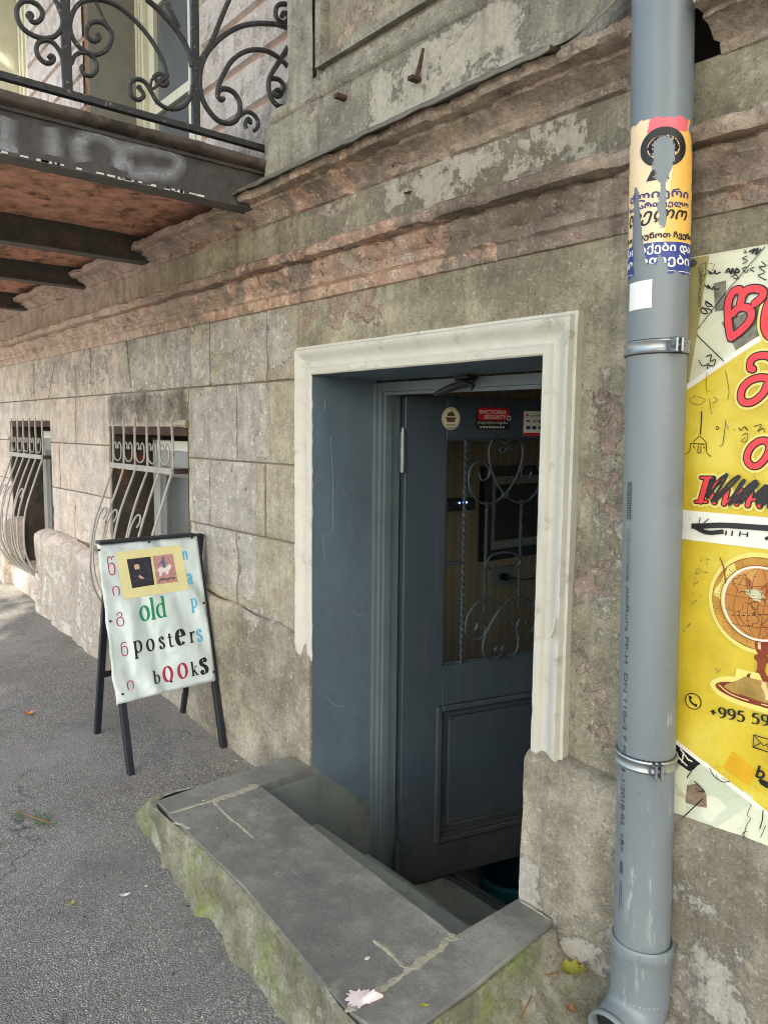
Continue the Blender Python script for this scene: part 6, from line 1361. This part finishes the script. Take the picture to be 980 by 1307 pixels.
# torn election poster: paper cells wrapped on the pipe, torn strips missing
PO = thing("torn_poster", "torn yellow and navy poster with Georgian words wrapped on the pipe", "poster", (-.82, -.14, 1.55))
PZ0, PZ1 = 1.527, 1.812
PA0, PA1 = R(-58), R(117)
def pfr(u, v, l): return cyl(PZ0+(PZ1-PZ0)*v, PA0+(PA1-PA0)*u, l)
def torn(u, v):
    n_ = .012*fz((u*3, v*8, 0), 3, 4)+.010*nz((u*3, v*12, 5), 9)
    def path(P, w):
        for i in range(len(P)-1):
            if P[i+1][1] <= v <= P[i][1]:
                t = (P[i][1]-v)/(P[i][1]-P[i+1][1]); c_ = P[i][0]+(P[i+1][0]-P[i][0])*t; ww = P[i][2]+(P[i+1][2]-P[i][2])*t
                return abs(u-c_+n_) < ww+n_*1.2
        return False
    if v > .985+.02*nz((u*6, 0, 1), 2): return True
    if v < .02+.03*nz((u*6, 0, 7), 2) + (.06 if .28 < u < .6 else 0): return True
    if u < .03+.03*nz((0, v*7, 2), 2)+ (.05 if v > .88 else 0): return True
    if u > .95+.04*nz((0, v*9, 4), 2) - .12*sm(v, .72, 1.0): return True
    if path([(.54, .875, .02), (.535, .84, .10), (.53, .78, .12), (.53, .70, .11), (.52, .62, .07), (.53, .57, .03), (.535, .5, .035), (.52, .44, .045), (.535, .36, .045), (.545, .30, .015)], 0): return True
    if path([(.62, .86, .01), (.62, .76, .04), (.60, .70, .03)], 0): return True
    if path([(.22, .585, .012), (.235, .54, .04), (.235, .46, .045), (.24, .38, .06), (.25, .26, .075), (.27, .17, .085), (.29, .08, .09), (.31, .0, .10)], 0): return True
    if path([(.52, .13, .01), (.53, .09, .035), (.52, .04, .03), (.50, 0, .03)], 0): return True
    return False
def poster():
    NU, NV = 116, 150; cells = {}
    for j in range(NV):
        for i in range(NU):
            u, v = (i+.5)/NU, (j+.5)/NV
            if torn(u, v): continue
            if v < .215: c_ = 'navy'
            elif v > .90 and .36 < u-(v-.9)*.35 < .80: c_ = 'pink'
            elif u+(.5-v)*.18 > .60: c_ = 'gold'
            else: c_ = 'peach'
            cells.setdefault(c_, []).append((i, j))
    cm = dict(navy=simple("poster navy", (48, 62, 134), .45, var=.08), pink=simple("poster rose", (222, 100, 112), .45), gold=simple("poster gold", (232, 184, 92), .45, var=.06), peach=simple("poster peach", (236, 208, 168), .45, var=.05))
    for k, lst in cells.items():
        mb = MB(); idx = {}
        for i, j in lst:
            q = []
            for (a, b) in ((i, j), (i+1, j), (i+1, j+1), (i, j+1)):
                if (a, b) not in idx:
                    idx[(a, b)] = len(mb.v); wr = .0004+.0005*abs(nz((a*.1, b*.1, 0), 1.3)); mb.v.append(pfr(a/NU, b/NV, wr))
                q.append(idx[(a, b)])
            mb.f.append(tuple(q)); mb.mi.append(0)
        mb.build("poster_paper", cm[k], PO, True, recalc=False)
    def torn_faces(ik):
        keep = []
        for f in ik.mb.f:
            cs = [ik.uv[i] for i in f]; u = sum(c[0] for c in cs)/len(cs); v = sum(c[1] for c in cs)/len(cs)
            if not torn(u, v): keep.append(f)
        ik.mb.f = keep; ik.mb.mi = [0]*len(keep)
    def words(mat, items, nm="poster_words"):
        ik = Ink(lambda a, b, l: pfr(a, b, l+.0012), .0)
        ik.uv = []
        def add(V, F, tf):
            # cut glyphs into fine strips so they bend and tear with the paper
            b_ = bmesh.new(); vs = [b_.verts.new((*tf(x, y), 0)) for x, y in V]
            for f in F:
                try: b_.faces.new([vs[i] for i in f])
                except ValueError: continue
            for axis_, N in ((0, 60), (1, 110)):
                for k in range(1, N):
                    no = Vector((1, 0, 0)) if axis_ == 0 else Vector((0, 1, 0))
                    bmesh.ops.bisect_plane(b_, geom=b_.verts[:]+b_.edges[:]+b_.faces[:], plane_co=no*(k/N), plane_no=no)
            b_.verts.index_update(); o_ = len(ik.mb.v)
            ik.l += .00006
            for v in b_.verts: ik.mb.v.append(pfr(v.co.x, v.co.y, .0013+ik.l)); ik.uv.append((v.co.x, v.co.y))
            for f in b_.faces: ik.mb.f.append(tuple(v.index+o_ for v in f.verts)); ik.mb.mi.append(0)
            b_.free()
        for body, a, b, w_, h_, off, sh in items:
            if body == '#': V = [(math.cos(2*math.pi*i/40), math.sin(2*math.pi*i/40)) for i in range(40)]; add(V, [tuple(range(40))], lambda x, y, a=a, b=b, w_=w_, h_=h_: (a+x*w_, b+y*h_)); continue
            if body == '^': add([(0, 0), (1, 0), (.5, 1)], [(0, 1, 2)], lambda x, y, a=a, b=b, w_=w_, h_=h_: (a+x*w_, b+y*h_)); continue
            if body == '-': add([(0, 0), (1, 0), (1, 1), (0, 1)], [(0, 1, 2, 3)], lambda x, y, a=a, b=b, w_=w_, h_=h_: (a+x*w_, b+y*h_)); continue
            V, F, w, h = text_mesh(body, 0, sh)
            for sx_, sy_ in ((0, 0), (.007, .0), (.0035, .004)): add(V, F, lambda x, y, a=a+sx_, b=b+sy_, w_=w_, h_=h_, w=w, h=h: (a+x/w*w_, b+y/h*h_))
        torn_faces(ik); ik.build(nm, mat, PO)
    words(m_blackink, [('#', .535, .80, .25, .125, 0, 0), ('^', .36, .60, .24, .13, 0, 0), ("ლელო", .10, .325, .72, .085, .0, .3), ("დაიბრუნოთ ჩვენი", .02, .228, .90, .045, .0, 0)])
    words(simple("poster skin", (226, 186, 152), .5), [('#', .535, .80, .17, .075, 0, 0)], "poster_portrait")
    words(m_navyink, [("ძლიერი", .12, .475, .72, .066, .0, 0), ("საქართველო", .10, .425, .74, .042, .0, 0)])
    words(m_whiteink, [("ქალაქები და", .02, .138, .88, .066, .006, 0), ("სოფლები", .02, .055, .86, .074, .006, 0), ('-', .55, .028, .40, .004, 0, 0), ('-', .05, .028, .15, .004, 0, 0)])
poster()
QS = thing("paper_sticker", "small blank white square sticker on the grey pipe below the torn poster", "sticker", (-.82, -.15, 1.49))
def qf(u, v): return cyl(1.470+.051*v+.002*(u-.5), R(-34)+R(54)*u, .0006)
MB().grid(qf, 10, 4).build("sticker_paper", m_whiteink, QS, True)

# ------------------------------------------------------------------ banner on the wall
BN_ = thing("shop_banner", "yellow and cream printed shop banner with red letters and a globe", "banner", (-.3, -.02, .46))
BYF = -.024
def bf(a, b, l=0.0): return (a, BYF-l-.0012*math.sin(a*17+b*3)-.0022*fz((a, 0, b), 6, 3, 2)-.0008*nz((a*3, 0, b), 11), b)
X0, X1 = -.797, .06
def bstrip(name, mat, edge0, edge1, lift, parent=BN_, n_=60, x0=X0, x1=X1, label=None):
    mb = MB()
    def f(u, v):
        x = x0+(x1-x0)*u; z = edge0(x)+(edge1(x)-edge0(x))*v; return bf(x, z, lift)
    mb.grid(f, n_*2, 60); return mb.build(name, mat, parent, True, label, recalc=False)
ztop = lambda x: 1.577-.002*(x-X0); zbot = lambda x: .458
ov_t = lambda x: min(1.577, 1.325+.50*(x-X0)+.06*math.sin(max(0, min(1, (x-X0)/.5))*3.14)*.3)
ov_b = lambda x: max(.459, .628-.42*(x-X0))
sheet = MB(); sheet.grid(lambda u, v: bf(X0+(X1-X0)*u,   .458+1.119*v), 120, 90); sheet = sheet.build("banner_sheet", m_bancream, BN_, True, recalc=False)
md = sheet.modifiers.new("thickness", 'SOLIDIFY'); md.thickness = .0015; md.offset = -1
bstrip("yellow_field", m_banyel, ov_b, ov_t, .0010, sheet, label="yellow middle field")
ik = Ink(lambda a, b, l: bf(a, b, l+.0014), 0)
ik.stroke([(X0+.003, ov_t(X0)), (-.72, ov_t(-.72)), (-.64, ov_t(-.64)), (-.5, ov_t(-.5)), (-.35, ov_t(-.35))], .010); ik.build("field_border", m_banwhite, sheet); ik = Ink(lambda a, b, l: bf(a, b, l+.0014), 0); ik.stroke([(X0+.003, ov_b(X0)), (-.71, ov_b(-.71)), (-.60, ov_b(-.60)), (-.44, ov_b(-.44))], .009)
ik.build("field_border", m_banwhite, sheet)
bstrip("white_strip", m_banwhite, lambda x: 1.032, lambda x: 1.090, .0022, sheet, label="white strip with struck out words")
ik = Ink(lambda a, b, l: bf(a, b, l+.0008), 0); ik.poly(KHAKI); ik.build("khaki_paper", m_bankhaki, sheet)
ik = Ink(lambda a, b, l: bf(a, b, l+.0008), 0); ik.poly(GREYP); ik.build("pale_paper", m_bangrey, sheet)
ik = Ink(lambda a, b, l: bf(a, b, l+.0008), 0); ik.poly(PHOTO1); ik.poly(PHOTO2); ik.build("sepia_photo", m_photo, sheet)
ik = Ink(lambda a, b, l: bf(a, b, l+.0008), 0); ik.poly(BLACKPIC); ik.build("dark_photo", m_blackink, sheet)
ik = Ink(lambda a, b, l: bf(a, b, l+.0012), 0)
for pts in BLACKPIC_MARKS: ik.stroke(pts, .003)
ik.build("dark_photo_marks", m_banwhite, sheet)["kind"] = "stuff"
ik = Ink(lambda a, b, l: bf(a, b, l+.0009), 0); ik.poly(BROWNPIC); ik.build("brown_photo", simple("faded brown print", (134, 116, 96), .5, var=.5, sc=60), sheet)
ik = Ink(lambda a, b, l: bf(a, b, l+.0017), 0); ik.poly(ORANGE); ik.build("orange_patch", m_orange, sheet)
ik = Ink(lambda a, b, l: bf(a, b, l+.0026), 0)
for pts, w_ in DOODLES: ik.stroke(pts, w_)
put_text(ik, "CORRESPONDANCE", 0, 0, .075, .007, tf=lambda x, y: (-.772+y*.9, 1.555-x))
ik.disc(PHONE_C, .0165, .0165); ik.build("ink_drawing", m_blackink, sheet)["kind"] = "stuff"
ik = Ink(lambda a, b, l: bf(a, b, l+.0050), 0); ik.disc(PHONE_C, .0145, .0145); ik.build("phone_sign", m_banyel, sheet)
ik = Ink(lambda a, b, l: bf(a, b, l+.0054), 0)
ik.stroke([(PHONE_C[0]-.0068, PHONE_C[1]+.0072), (PHONE_C[0]-.004, PHONE_C[1]-.0025), (PHONE_C[0]+.0068, PHONE_C[1]-.0072)], .0040); ik.disc((PHONE_C[0]-.0058, PHONE_C[1]+.0064), .0033); ik.disc((PHONE_C[0]+.0058, PHONE_C[1]-.0064), .0033)
E0, E1 = (-.617, .658), (-.580, .682)
ik.stroke([(E0[0], E0[1]), (E1[0], E0[1]), (E1[0], E1[1]), (E0[0], E1[1]), E0], .0022, smooth=False); ik.stroke([(E0[0], E1[1]), (-.5985, .667), E1], .0018, smooth=False); ik.stroke([E0, (-.604, .670)], .0016, smooth=False); ik.stroke([(E1[0], E0[1]), (-.593, .670)], .0016, smooth=False)
x = -.704
for ch in "+995 59":
    if ch == ' ': x += .009; continue
    put_serif(ik, ch, x, .694+.012*(x+.704)/.1, .0165, .0148, .34, .12); x += .0178
put_text(ik, "b", -.610, .602, .018, .025, .02, .2)
ik.poly(BLOT); ik.build("contact_print", m_blackink, sheet)["kind"] = "stuff"
# large red letters with black outline, drawn as brush strokes
for li, strokes in enumerate(BIG):
    for nm, grow, lift, mt in (("letter_halo", .014, .0030, m_glow), ("letter_outline", .0048, .0038, m_blackink), ("red_letter", 0, .0046, m_redink)):
        if nm == "letter_halo" and li == 0: continue
        ik = Ink(lambda a, b, l: bf(a, b, l+lift), 0)
        for pts, w_ in strokes:
            ik.stroke(pts, w_+grow, k=8)
            for e in (pts[0], pts[-1]): ik.disc(e, (w_+grow)/2, n=14)
        o = ik.build(nm, mt, sheet)
ik = Ink(lambda a, b, l: bf(a, b, l+.0058), 0)
for pts, w_ in SCRIBBLE: ik.stroke(pts, w_)
ik.build("marker_scribble", m_black, sheet)
# printed globe on a turned foot
GC = (-.622, .930); GRR = .066; GS = -.612
def lay(h): return Ink(lambda a, b, l: bf(a, b, l+h), 0)
ik = lay(.0030); ik.disc(GC, .098, .095); ik.disc((GS, .757), .094, .030); ik.poly([(GS-.045, .80), (GS+.045, .80), (GS+.05, .75), (GS-.05, .75)]); ik.build("globe_halo", m_glow, sheet)
ik = lay(.0034); ik.stroke(arc(GC[0], GC[1], .081, .078, 52, 300, 44), .015, smooth=False); ik.build("globe_ring", m_brass, sheet)
ik = lay(.0036)
for k in range(60):
    t = R(55+4.05*k); r0_, r1_ = (.0755, .0790) if k % 5 else (.0755, .0845); ik.stroke([(GC[0]+r0_*math.cos(t), GC[1]+r0_*.965*math.sin(t)), (GC[0]+r1_*math.cos(t), GC[1]+r1_*.965*math.sin(t))], .0008, smooth=False)
ik.stroke(arc(GC[0], GC[1], .0885, .0855, 52, 300, 44), .0012, smooth=False); ik.stroke(arc(GC[0], GC[1], .0735, .0708, 52, 300, 44), .0012, smooth=False)
ik.stroke([(-.700, 1.006), (-.692, .988), (-.687, .958)], .0022); ik.build("globe_ring_marks", m_wood, sheet)["kind"] = "stuff"
ik = lay(.0040); ik.disc(GC, GRR+.004, GRR+.004, 44); ik.build("globe_rim", m_banwhite, sheet)
ik = lay(.0046); ik.disc(GC, GRR, GRR, 44); ik.build("globe_map", m_globe, sheet)
random.seed(5)
def coast(ik, c, r_, sx=1.0, n_=22, fill=False):
    P = [(c[0]+sx*r_*(.65+.55*random.random())*math.cos(6.2832*i/n_), c[1]+r_*(.65+.55*random.random())*math.sin(6.2832*i/n_)) for i in range(n_)]; P.append(P[0])
    if fill: ik.poly(smooth_line(P, 2))
    else: ik.stroke(P, .0011, k=2)
ik = lay(.0049)
for c, r_, sx in (((-.655, .962), .016, 1), ((-.640, .905), .021, .8), ((-.600, .950), .022, .9), ((-.598, .892), .014, 1)): coast(ik, c, r_, sx, fill=True)
ik.build("globe_land", simple("map ochre land", (176, 96, 52), .4, var=.4, sc=90), sheet)["kind"] = "stuff"
ik = lay(.0052); ik.disc((-.640, .945), .012, .009); coast(ik, (-.628, .944), .013, fill=True); ik.build("globe_sea", simple("map pale sea", (196, 196, 156), .4, var=.2, sc=80), sheet)
ik = lay(.0056)
for c, r_, sx in (((-.655, .962), .017, 1), ((-.640, .905), .022, .8), ((-.600, .950), .023, .9), ((-.598, .892), .015, 1), ((-.630, .925), .008, 1)): coast(ik, c, r_, sx)
for k in (-.6, -.2, .25, .62): ik.stroke([(GC[0]+GRR*math.sqrt(max(0, 1-k*k))*s_, GC[1]+GRR*(k*.95-.10*(1-s_*s_))+.12*GRR*s_) for s_ in [-.98+.196*i for i in range(11)]], .0008)
for k in (-.7, -.3, .15, .55): ik.stroke([(GC[0]+GRR*(k*math.sqrt(max(0, 1-s_*s_))+.15*s_*(1-abs(s_))), GC[1]+GRR*s_) for s_ in [-.97+.194*i for i in range(11)]], .0007)
for k in range(10): x = -.672+.010*k; ik.stroke([(x, .898+.0022*k), (x+.005, .8992+.0022*k)], .0016, smooth=False)
put_text(ik, "A", -.634, .905, .008, .010)
for k in range(26):
    t = random.uniform(0, 6.28); r_ = GRR*random.random()**.5*.9; x, y = GC[0]+r_*math.cos(t), GC[1]+r_*math.sin(t); ik.stroke([(x-.003, y), (x, y+random.uniform(-.002, .002)), (x+.003, y)], .0008)
ik.build("globe_lines", simple("map brown line", (84, 42, 22), .4), sheet)["kind"] = "stuff"
# turned foot
def turned(ik, prof, zs_=1.0):
    L_ = [(GS-r_, z) for r_, z in prof]; Rr = [(GS+r_, z) for r_, z in reversed(prof)]; ik.poly(L_+Rr)
ik = lay(.0036); turned(ik, [(.006, .868), (.013, .862), (.015, .852), (.012, .842), (.008, .836), (.014, .831), (.014, .826), (.008, .821), (.007, .808), (.010, .800), (.024, .794), (.026, .787), (.006, .786)])
ik.disc((GS, .757), .083, .0185); ik.build("globe_wood", m_wood, sheet)
ik = lay(.0040); turned(ik, [(.028, .788), (.040, .778), (.062, .764), (.066, .758), (.05, .752), (.02, .749)]); ik.build("globe_foot", m_gold, sheet)
ik = lay(.0043); turned(ik, [(.010, .786), (.014, .776), (.019, .764), (.02, .756), (.01, .753)]); ik.poly([(GS-.009, .858), (GS-.004, .860), (GS-.003, .845), (GS-.008, .846)]); ik.stroke([(GS-.076, .760), (GS-.05, .7475), (GS, .744), (GS+.05, .7475)], .002); ik.build("globe_gleam", simple("printed pale gold", (226, 200, 140), .4, var=.15, sc=30), sheet)
ik = Ink(lambda a, b, l: bf(a, b, l+.0026), 0); put_text(ik, "3", -.628, 1.010, .009, .012); ik.build("pencil_mark", m_blackink, sheet)
ik = Ink(lambda a, b, l: bf(a, b, l+.0018), 0)
for pts, w_ in SCUFFS: ik.stroke(pts, w_)
ik.build("pencil_drawing", m_scuff, sheet)["kind"] = "stuff"
for (a, b) in ((-.785, 1.565), (-.36, 1.565), (.045, 1.565), (-.36, .47), (.045, .47)): MB().tube([bf(a, b, .0), bf(a, b, .006)], .006, 10).build("fixing_screw", m_steel, BN_)

# ------------------------------------------------------------------ leaves and litter
from mathutils.bvhtree import BVHTree
TREES_ = []
for o in bpy.data.objects:
    if o.type == 'MESH' and o.name.split('.')[0] in ("cement_skirt", "cement_fillet", "pavement", "kerb_slab"):
        me = o.data; off = Vector((0, 0, 0))
        TREES_.append(BVHTree.FromPolygons([tuple(v.co) for v in me.vertices], [tuple(p.vertices) for p in me.polygons]))
def drop(x, y, up=.5):
    z = -9
    for t in TREES_:
        h = t.ray_cast(Vector((x, y, up)), Vector((0, 0, -1)))
        if h[0] is not None: z = max(z, h[0].z)
    return z
def leaf_mesh(outline, c, ang, size, lift, curl, mat, parent, name, tilt=0.0):
    ca, sa = math.cos(ang), math.sin(ang); mb = MB(); n_ = len(outline)
    pts = [(0.0, 0.0)]+list(outline); vs = []
    for r_ in (1.0, .5):
        for (x, y) in outline: vs.append((x*r_, y*r_))
    vs.append((0, 0))
    V = []
    for (x, y) in vs:
        h = curl*(x*x+y*y)+.10*math.sin(x*5+y*3)*curl
        px_, py_ = (x*ca-y*sa)*size, (x*sa+y*ca)*size
        V.append((c[0]+px_, c[1]+py_, c[2]+lift+h*size+tilt*x*size))
    fs = []
    for i in range(n_): fs.append((i, (i+1) % n_, n_+(i+1) % n_, n_+i)); fs.append((n_+i, n_+(i+1) % n_, 2*n_))
    mb.add(V, fs); return mb.build(name, mat, parent, True)
LOBED = [(1.0, .06), (.72, .26), (.60, .62), (.30, .50), (.02, .92), (-.22, .55), (-.62, .60), (-.60, .22), (-.80, .04), (-.58, -.14), (-.60, -.52), (-.24, -.50), (.0, -.85), (.28, -.46), (.62, -.56), (.70, -.20)]
MAPLE = [(1.0, 0.0), (.55, .12), (.62, .42), (.30, .32), (.18, .86), (-.05, .42), (-.42, .62), (-.32, .22), (-.75, .20), (-.42, 0), (-.75, -.20), (-.32, -.22), (-.42, -.62), (-.05, -.42), (.18, -.86), (.30, -.32), (.62, -.42), (.55, -.12)]
OVAL = [(1, 0), (.7, .28), (.2, .42), (-.4, .36), (-.85, .12), (-1, 0), (-.85, -.12), (-.4, -.36), (.2, -.42), (.7, -.28)]
m_yl = simple("yellow green lobed leaf", (152, 150, 56), .55, var=.3, sc=50, dirt=(116, 84, 42), dirt_lo=.50, dirt_hi=.62, dirt_sc=40)
m_br = simple("dry brown leaf", (136, 92, 50), .8, var=.3, sc=60)
m_gr = simple("fresh green leaflet", (78, 106, 70), .6, var=.25, sc=40)
FLZ = drop(-.965, -.075)
lf = thing("fallen_leaf", "yellow green lobed leaf lying beside the foot of the pipe", "leaf", (-.965, -.075, FLZ))
leaf_mesh(LOBED, (-.965, -.075, FLZ), R(20), .036, .014, .5, m_yl, lf, "leaf_blade", .1)
MB().tube(smooth_line([(-.985, -.095, FLZ+.008), (-1.0, -.12, FLZ+.006), (-1.005, -.14, FLZ+.004)], 4), .0016, 5).build("leaf_stalk", m_br, lf)
l2 = leaf_mesh(MAPLE, (-.925, -.13, drop(-.925, -.13)), R(120), .014, .006, .9, m_br, None, "dry_leaf"); tag(l2, "tiny curled brown leaf below the yellow green leaf", "leaf")
tw = MB(); tw.tube(smooth_line([(-.985, -.19, drop(-.985, -.19)+.003), (-.978, -.21, drop(-.978, -.21)+.003), (-.97, -.245, drop(-.97, -.245)+.003)], 4), .0016, 5); tag(tw.build("twig", m_br), "thin dry twig lying in the corner of the mossy cement", "twig")
l3 = leaf_mesh(MAPLE, (-3.385, -.568, gz(-3.385)), R(20), .032, .006, .5, simple("orange dry leaf", (190, 124, 62), .8, var=.2), None, "dry_leaf"); tag(l3, "orange dry leaf on the asphalt left of the folding sign", "leaf")
sp_ = thing("leaf_sprig", "small broken sprig of green leaflets lying on the asphalt", "sprig", (-2.55, -.79, gz(-2.55)))
random.seed(11)
for k in range(15):
    t = k/14; x = -2.60+.13*t; y = -.815+.07*t
    leaf_mesh(OVAL, (x+random.uniform(-.012, .012), y+random.uniform(-.028, .028), gz(x)), random.uniform(0, 6.28), random.uniform(.010, .018), .006, .2, m_gr, sp_, "leaflet", random.uniform(-.15, .15))
MB().tube(smooth_line([(-2.61, -.82, gz(-2.61)+.006), (-2.55, -.79, gz(-2.55)+.008), (-2.46, -.745, gz(-2.46)+.006)], 4), .0016, 5).build("stem", m_br, sp_)
for k, (x, y, s_, mt, lb_) in enumerate(((-2.10, -.66, .012, m_gr, "pale green leaf scrap on the asphalt near the left end of the kerb"), (-2.0, -.70, .016, m_picwhite, "flattened pale paper scrap on the asphalt by the mossy kerb edge"),
        (-1.78, -.62, .010, m_gr, "bright green leaflet at the foot of the mossy kerb"), (-1.03, -.47, .011, m_yl, "single yellow green leaflet on the right kerb slab"), (-2.05, -.83, .014, m_yl, "yellowish leaf scrap lying out on the open asphalt"))):
    o = leaf_mesh(OVAL, (x, y, drop(x, y)), k*1.3, s_, .003, .3, mt, None, "leaf_scrap"); tag(o, lb_, "leaf")
def litter():
    mb = MB(); random.seed(21)
    mats = [simple("pale grit", (196, 188, 170), .9), m_br, m_gr, simple("dark grit", (58, 54, 52), .9)]
    for k in range(1900):
        if random.random() < .4: x, y = random.uniform(-2.6, -2.2), random.uniform(-.6, -.03)
        elif random.random() < .3: x, y = random.uniform(-4.5, -2.2), -abs(random.gauss(.02, .12))-.03
        else: x, y = random.uniform(-3.8, -.9), random.uniform(-1.2, -.02)
        on = x > -2.42 and y > -.66
        if on and random.random() < .6: continue
        s_ = random.uniform(.0012, .0035) * (1.8 if random.random() < .06 else 1); mb.cur = random.choice((0, 0, 0, 1, 1, 2, 3, 3))
        a = random.uniform(0, 6.28); z = drop(x, y)+.0005
        if z < -.3: continue
        ring = [(x+s_*random.uniform(.6, 1.6)*math.cos(a+q*1.57), y+s_*math.sin(a+q*1.57), z+random.uniform(0, .001)) for q in range(4)]
        mb.add(ring+[(x, y, z+s_*.6)], [(0, 1, 4), (1, 2, 4), (2, 3, 4), (3, 0, 4)])
    o = mb.build("grit_and_crumbs", mats, None); o['kind'] = 'stuff'
litter()

# ------------------------------------------------------------------ street trees that shade the pavement (behind the photographer)
def street_tree(base, h, crown, nleaf, seed, label):
    random.seed(seed)
    T = thing("street_tree", label, "tree", base, "street trees shading the pavement")
    bx_, by_, bz = base
    tk = MB(); top = Vector((crown[0], crown[1], crown[2]-.4))
    pts = [Vector(base)+Vector((0, 0, -.1)), Vector(base)+Vector((.03, .04, h*.35)), Vector((bx_*.6+top.x*.4, by_*.6+top.y*.4, bz+h*.6)), top]
    P = [Vector(p) for p in smooth_line([tuple(p) for p in pts], 5)]
    tk.tube(P, [.20-.15*i/(len(P)-1) for i in range(len(P))], 10); tk.build("trunk", m_bark, T, True)
    lm = MB()
    tips = []
    for k in range(12):
        s0 = P[random.randint(7, len(P)-2)]
        while True:
            d = Vector((random.uniform(-1, 1), random.uniform(-1, 1), random.uniform(-.8, 1)))
            if .3 < d.length < 1: break
        e = Vector((crown[0]+d.x*crown[3]*.85, crown[1]+d.y*crown[4]*.85, crown[2]+d.z*crown[5]*.8))
        m_ = (s0+e)/2+Vector((0, 0, .25)); lm.tube(smooth_line([tuple(s0), tuple(m_), tuple(e)], 5), [.06-.05*i/10 for i in range(11)], 6); tips += [m_, e]
    lm.build("limbs", m_bark, T, True)
    lv = MB(); cl_ = []
    for k in range(90):
        while True:
            d = Vector((random.uniform(-1, 1), random.uniform(-1, 1), random.uniform(-1, 1)))
            if d.length < 1: break
        cl_.append((Vector((crown[0]+d.x*crown[3], crown[1]+d.y*crown[4], crown[2]+d.z*crown[5])), random.uniform(.45, .85)))
    for k in range(nleaf):
        c_, r_ = random.choice(cl_); d = Vector((random.gauss(0, .5), random.gauss(0, .5), random.gauss(0, .4)))*r_
        p = c_+d; s_ = random.uniform(.055, .10)
        u = Vector((random.gauss(0, 1), random.gauss(0, 1), random.gauss(0, .5))).normalized(); w = u.cross(Vector((random.gauss(0, .4), random.gauss(0, .4), 1))).normalized()
        lv.add([p-u*s_, p+w*s_*.6-u*s_*.1, p+u*s_, p-w*s_*.6-u*s_*.1], [(0, 1, 2, 3)])
    lv.build("crown", m_leafy, T, recalc=False)
for a in TREES: street_tree(*a)
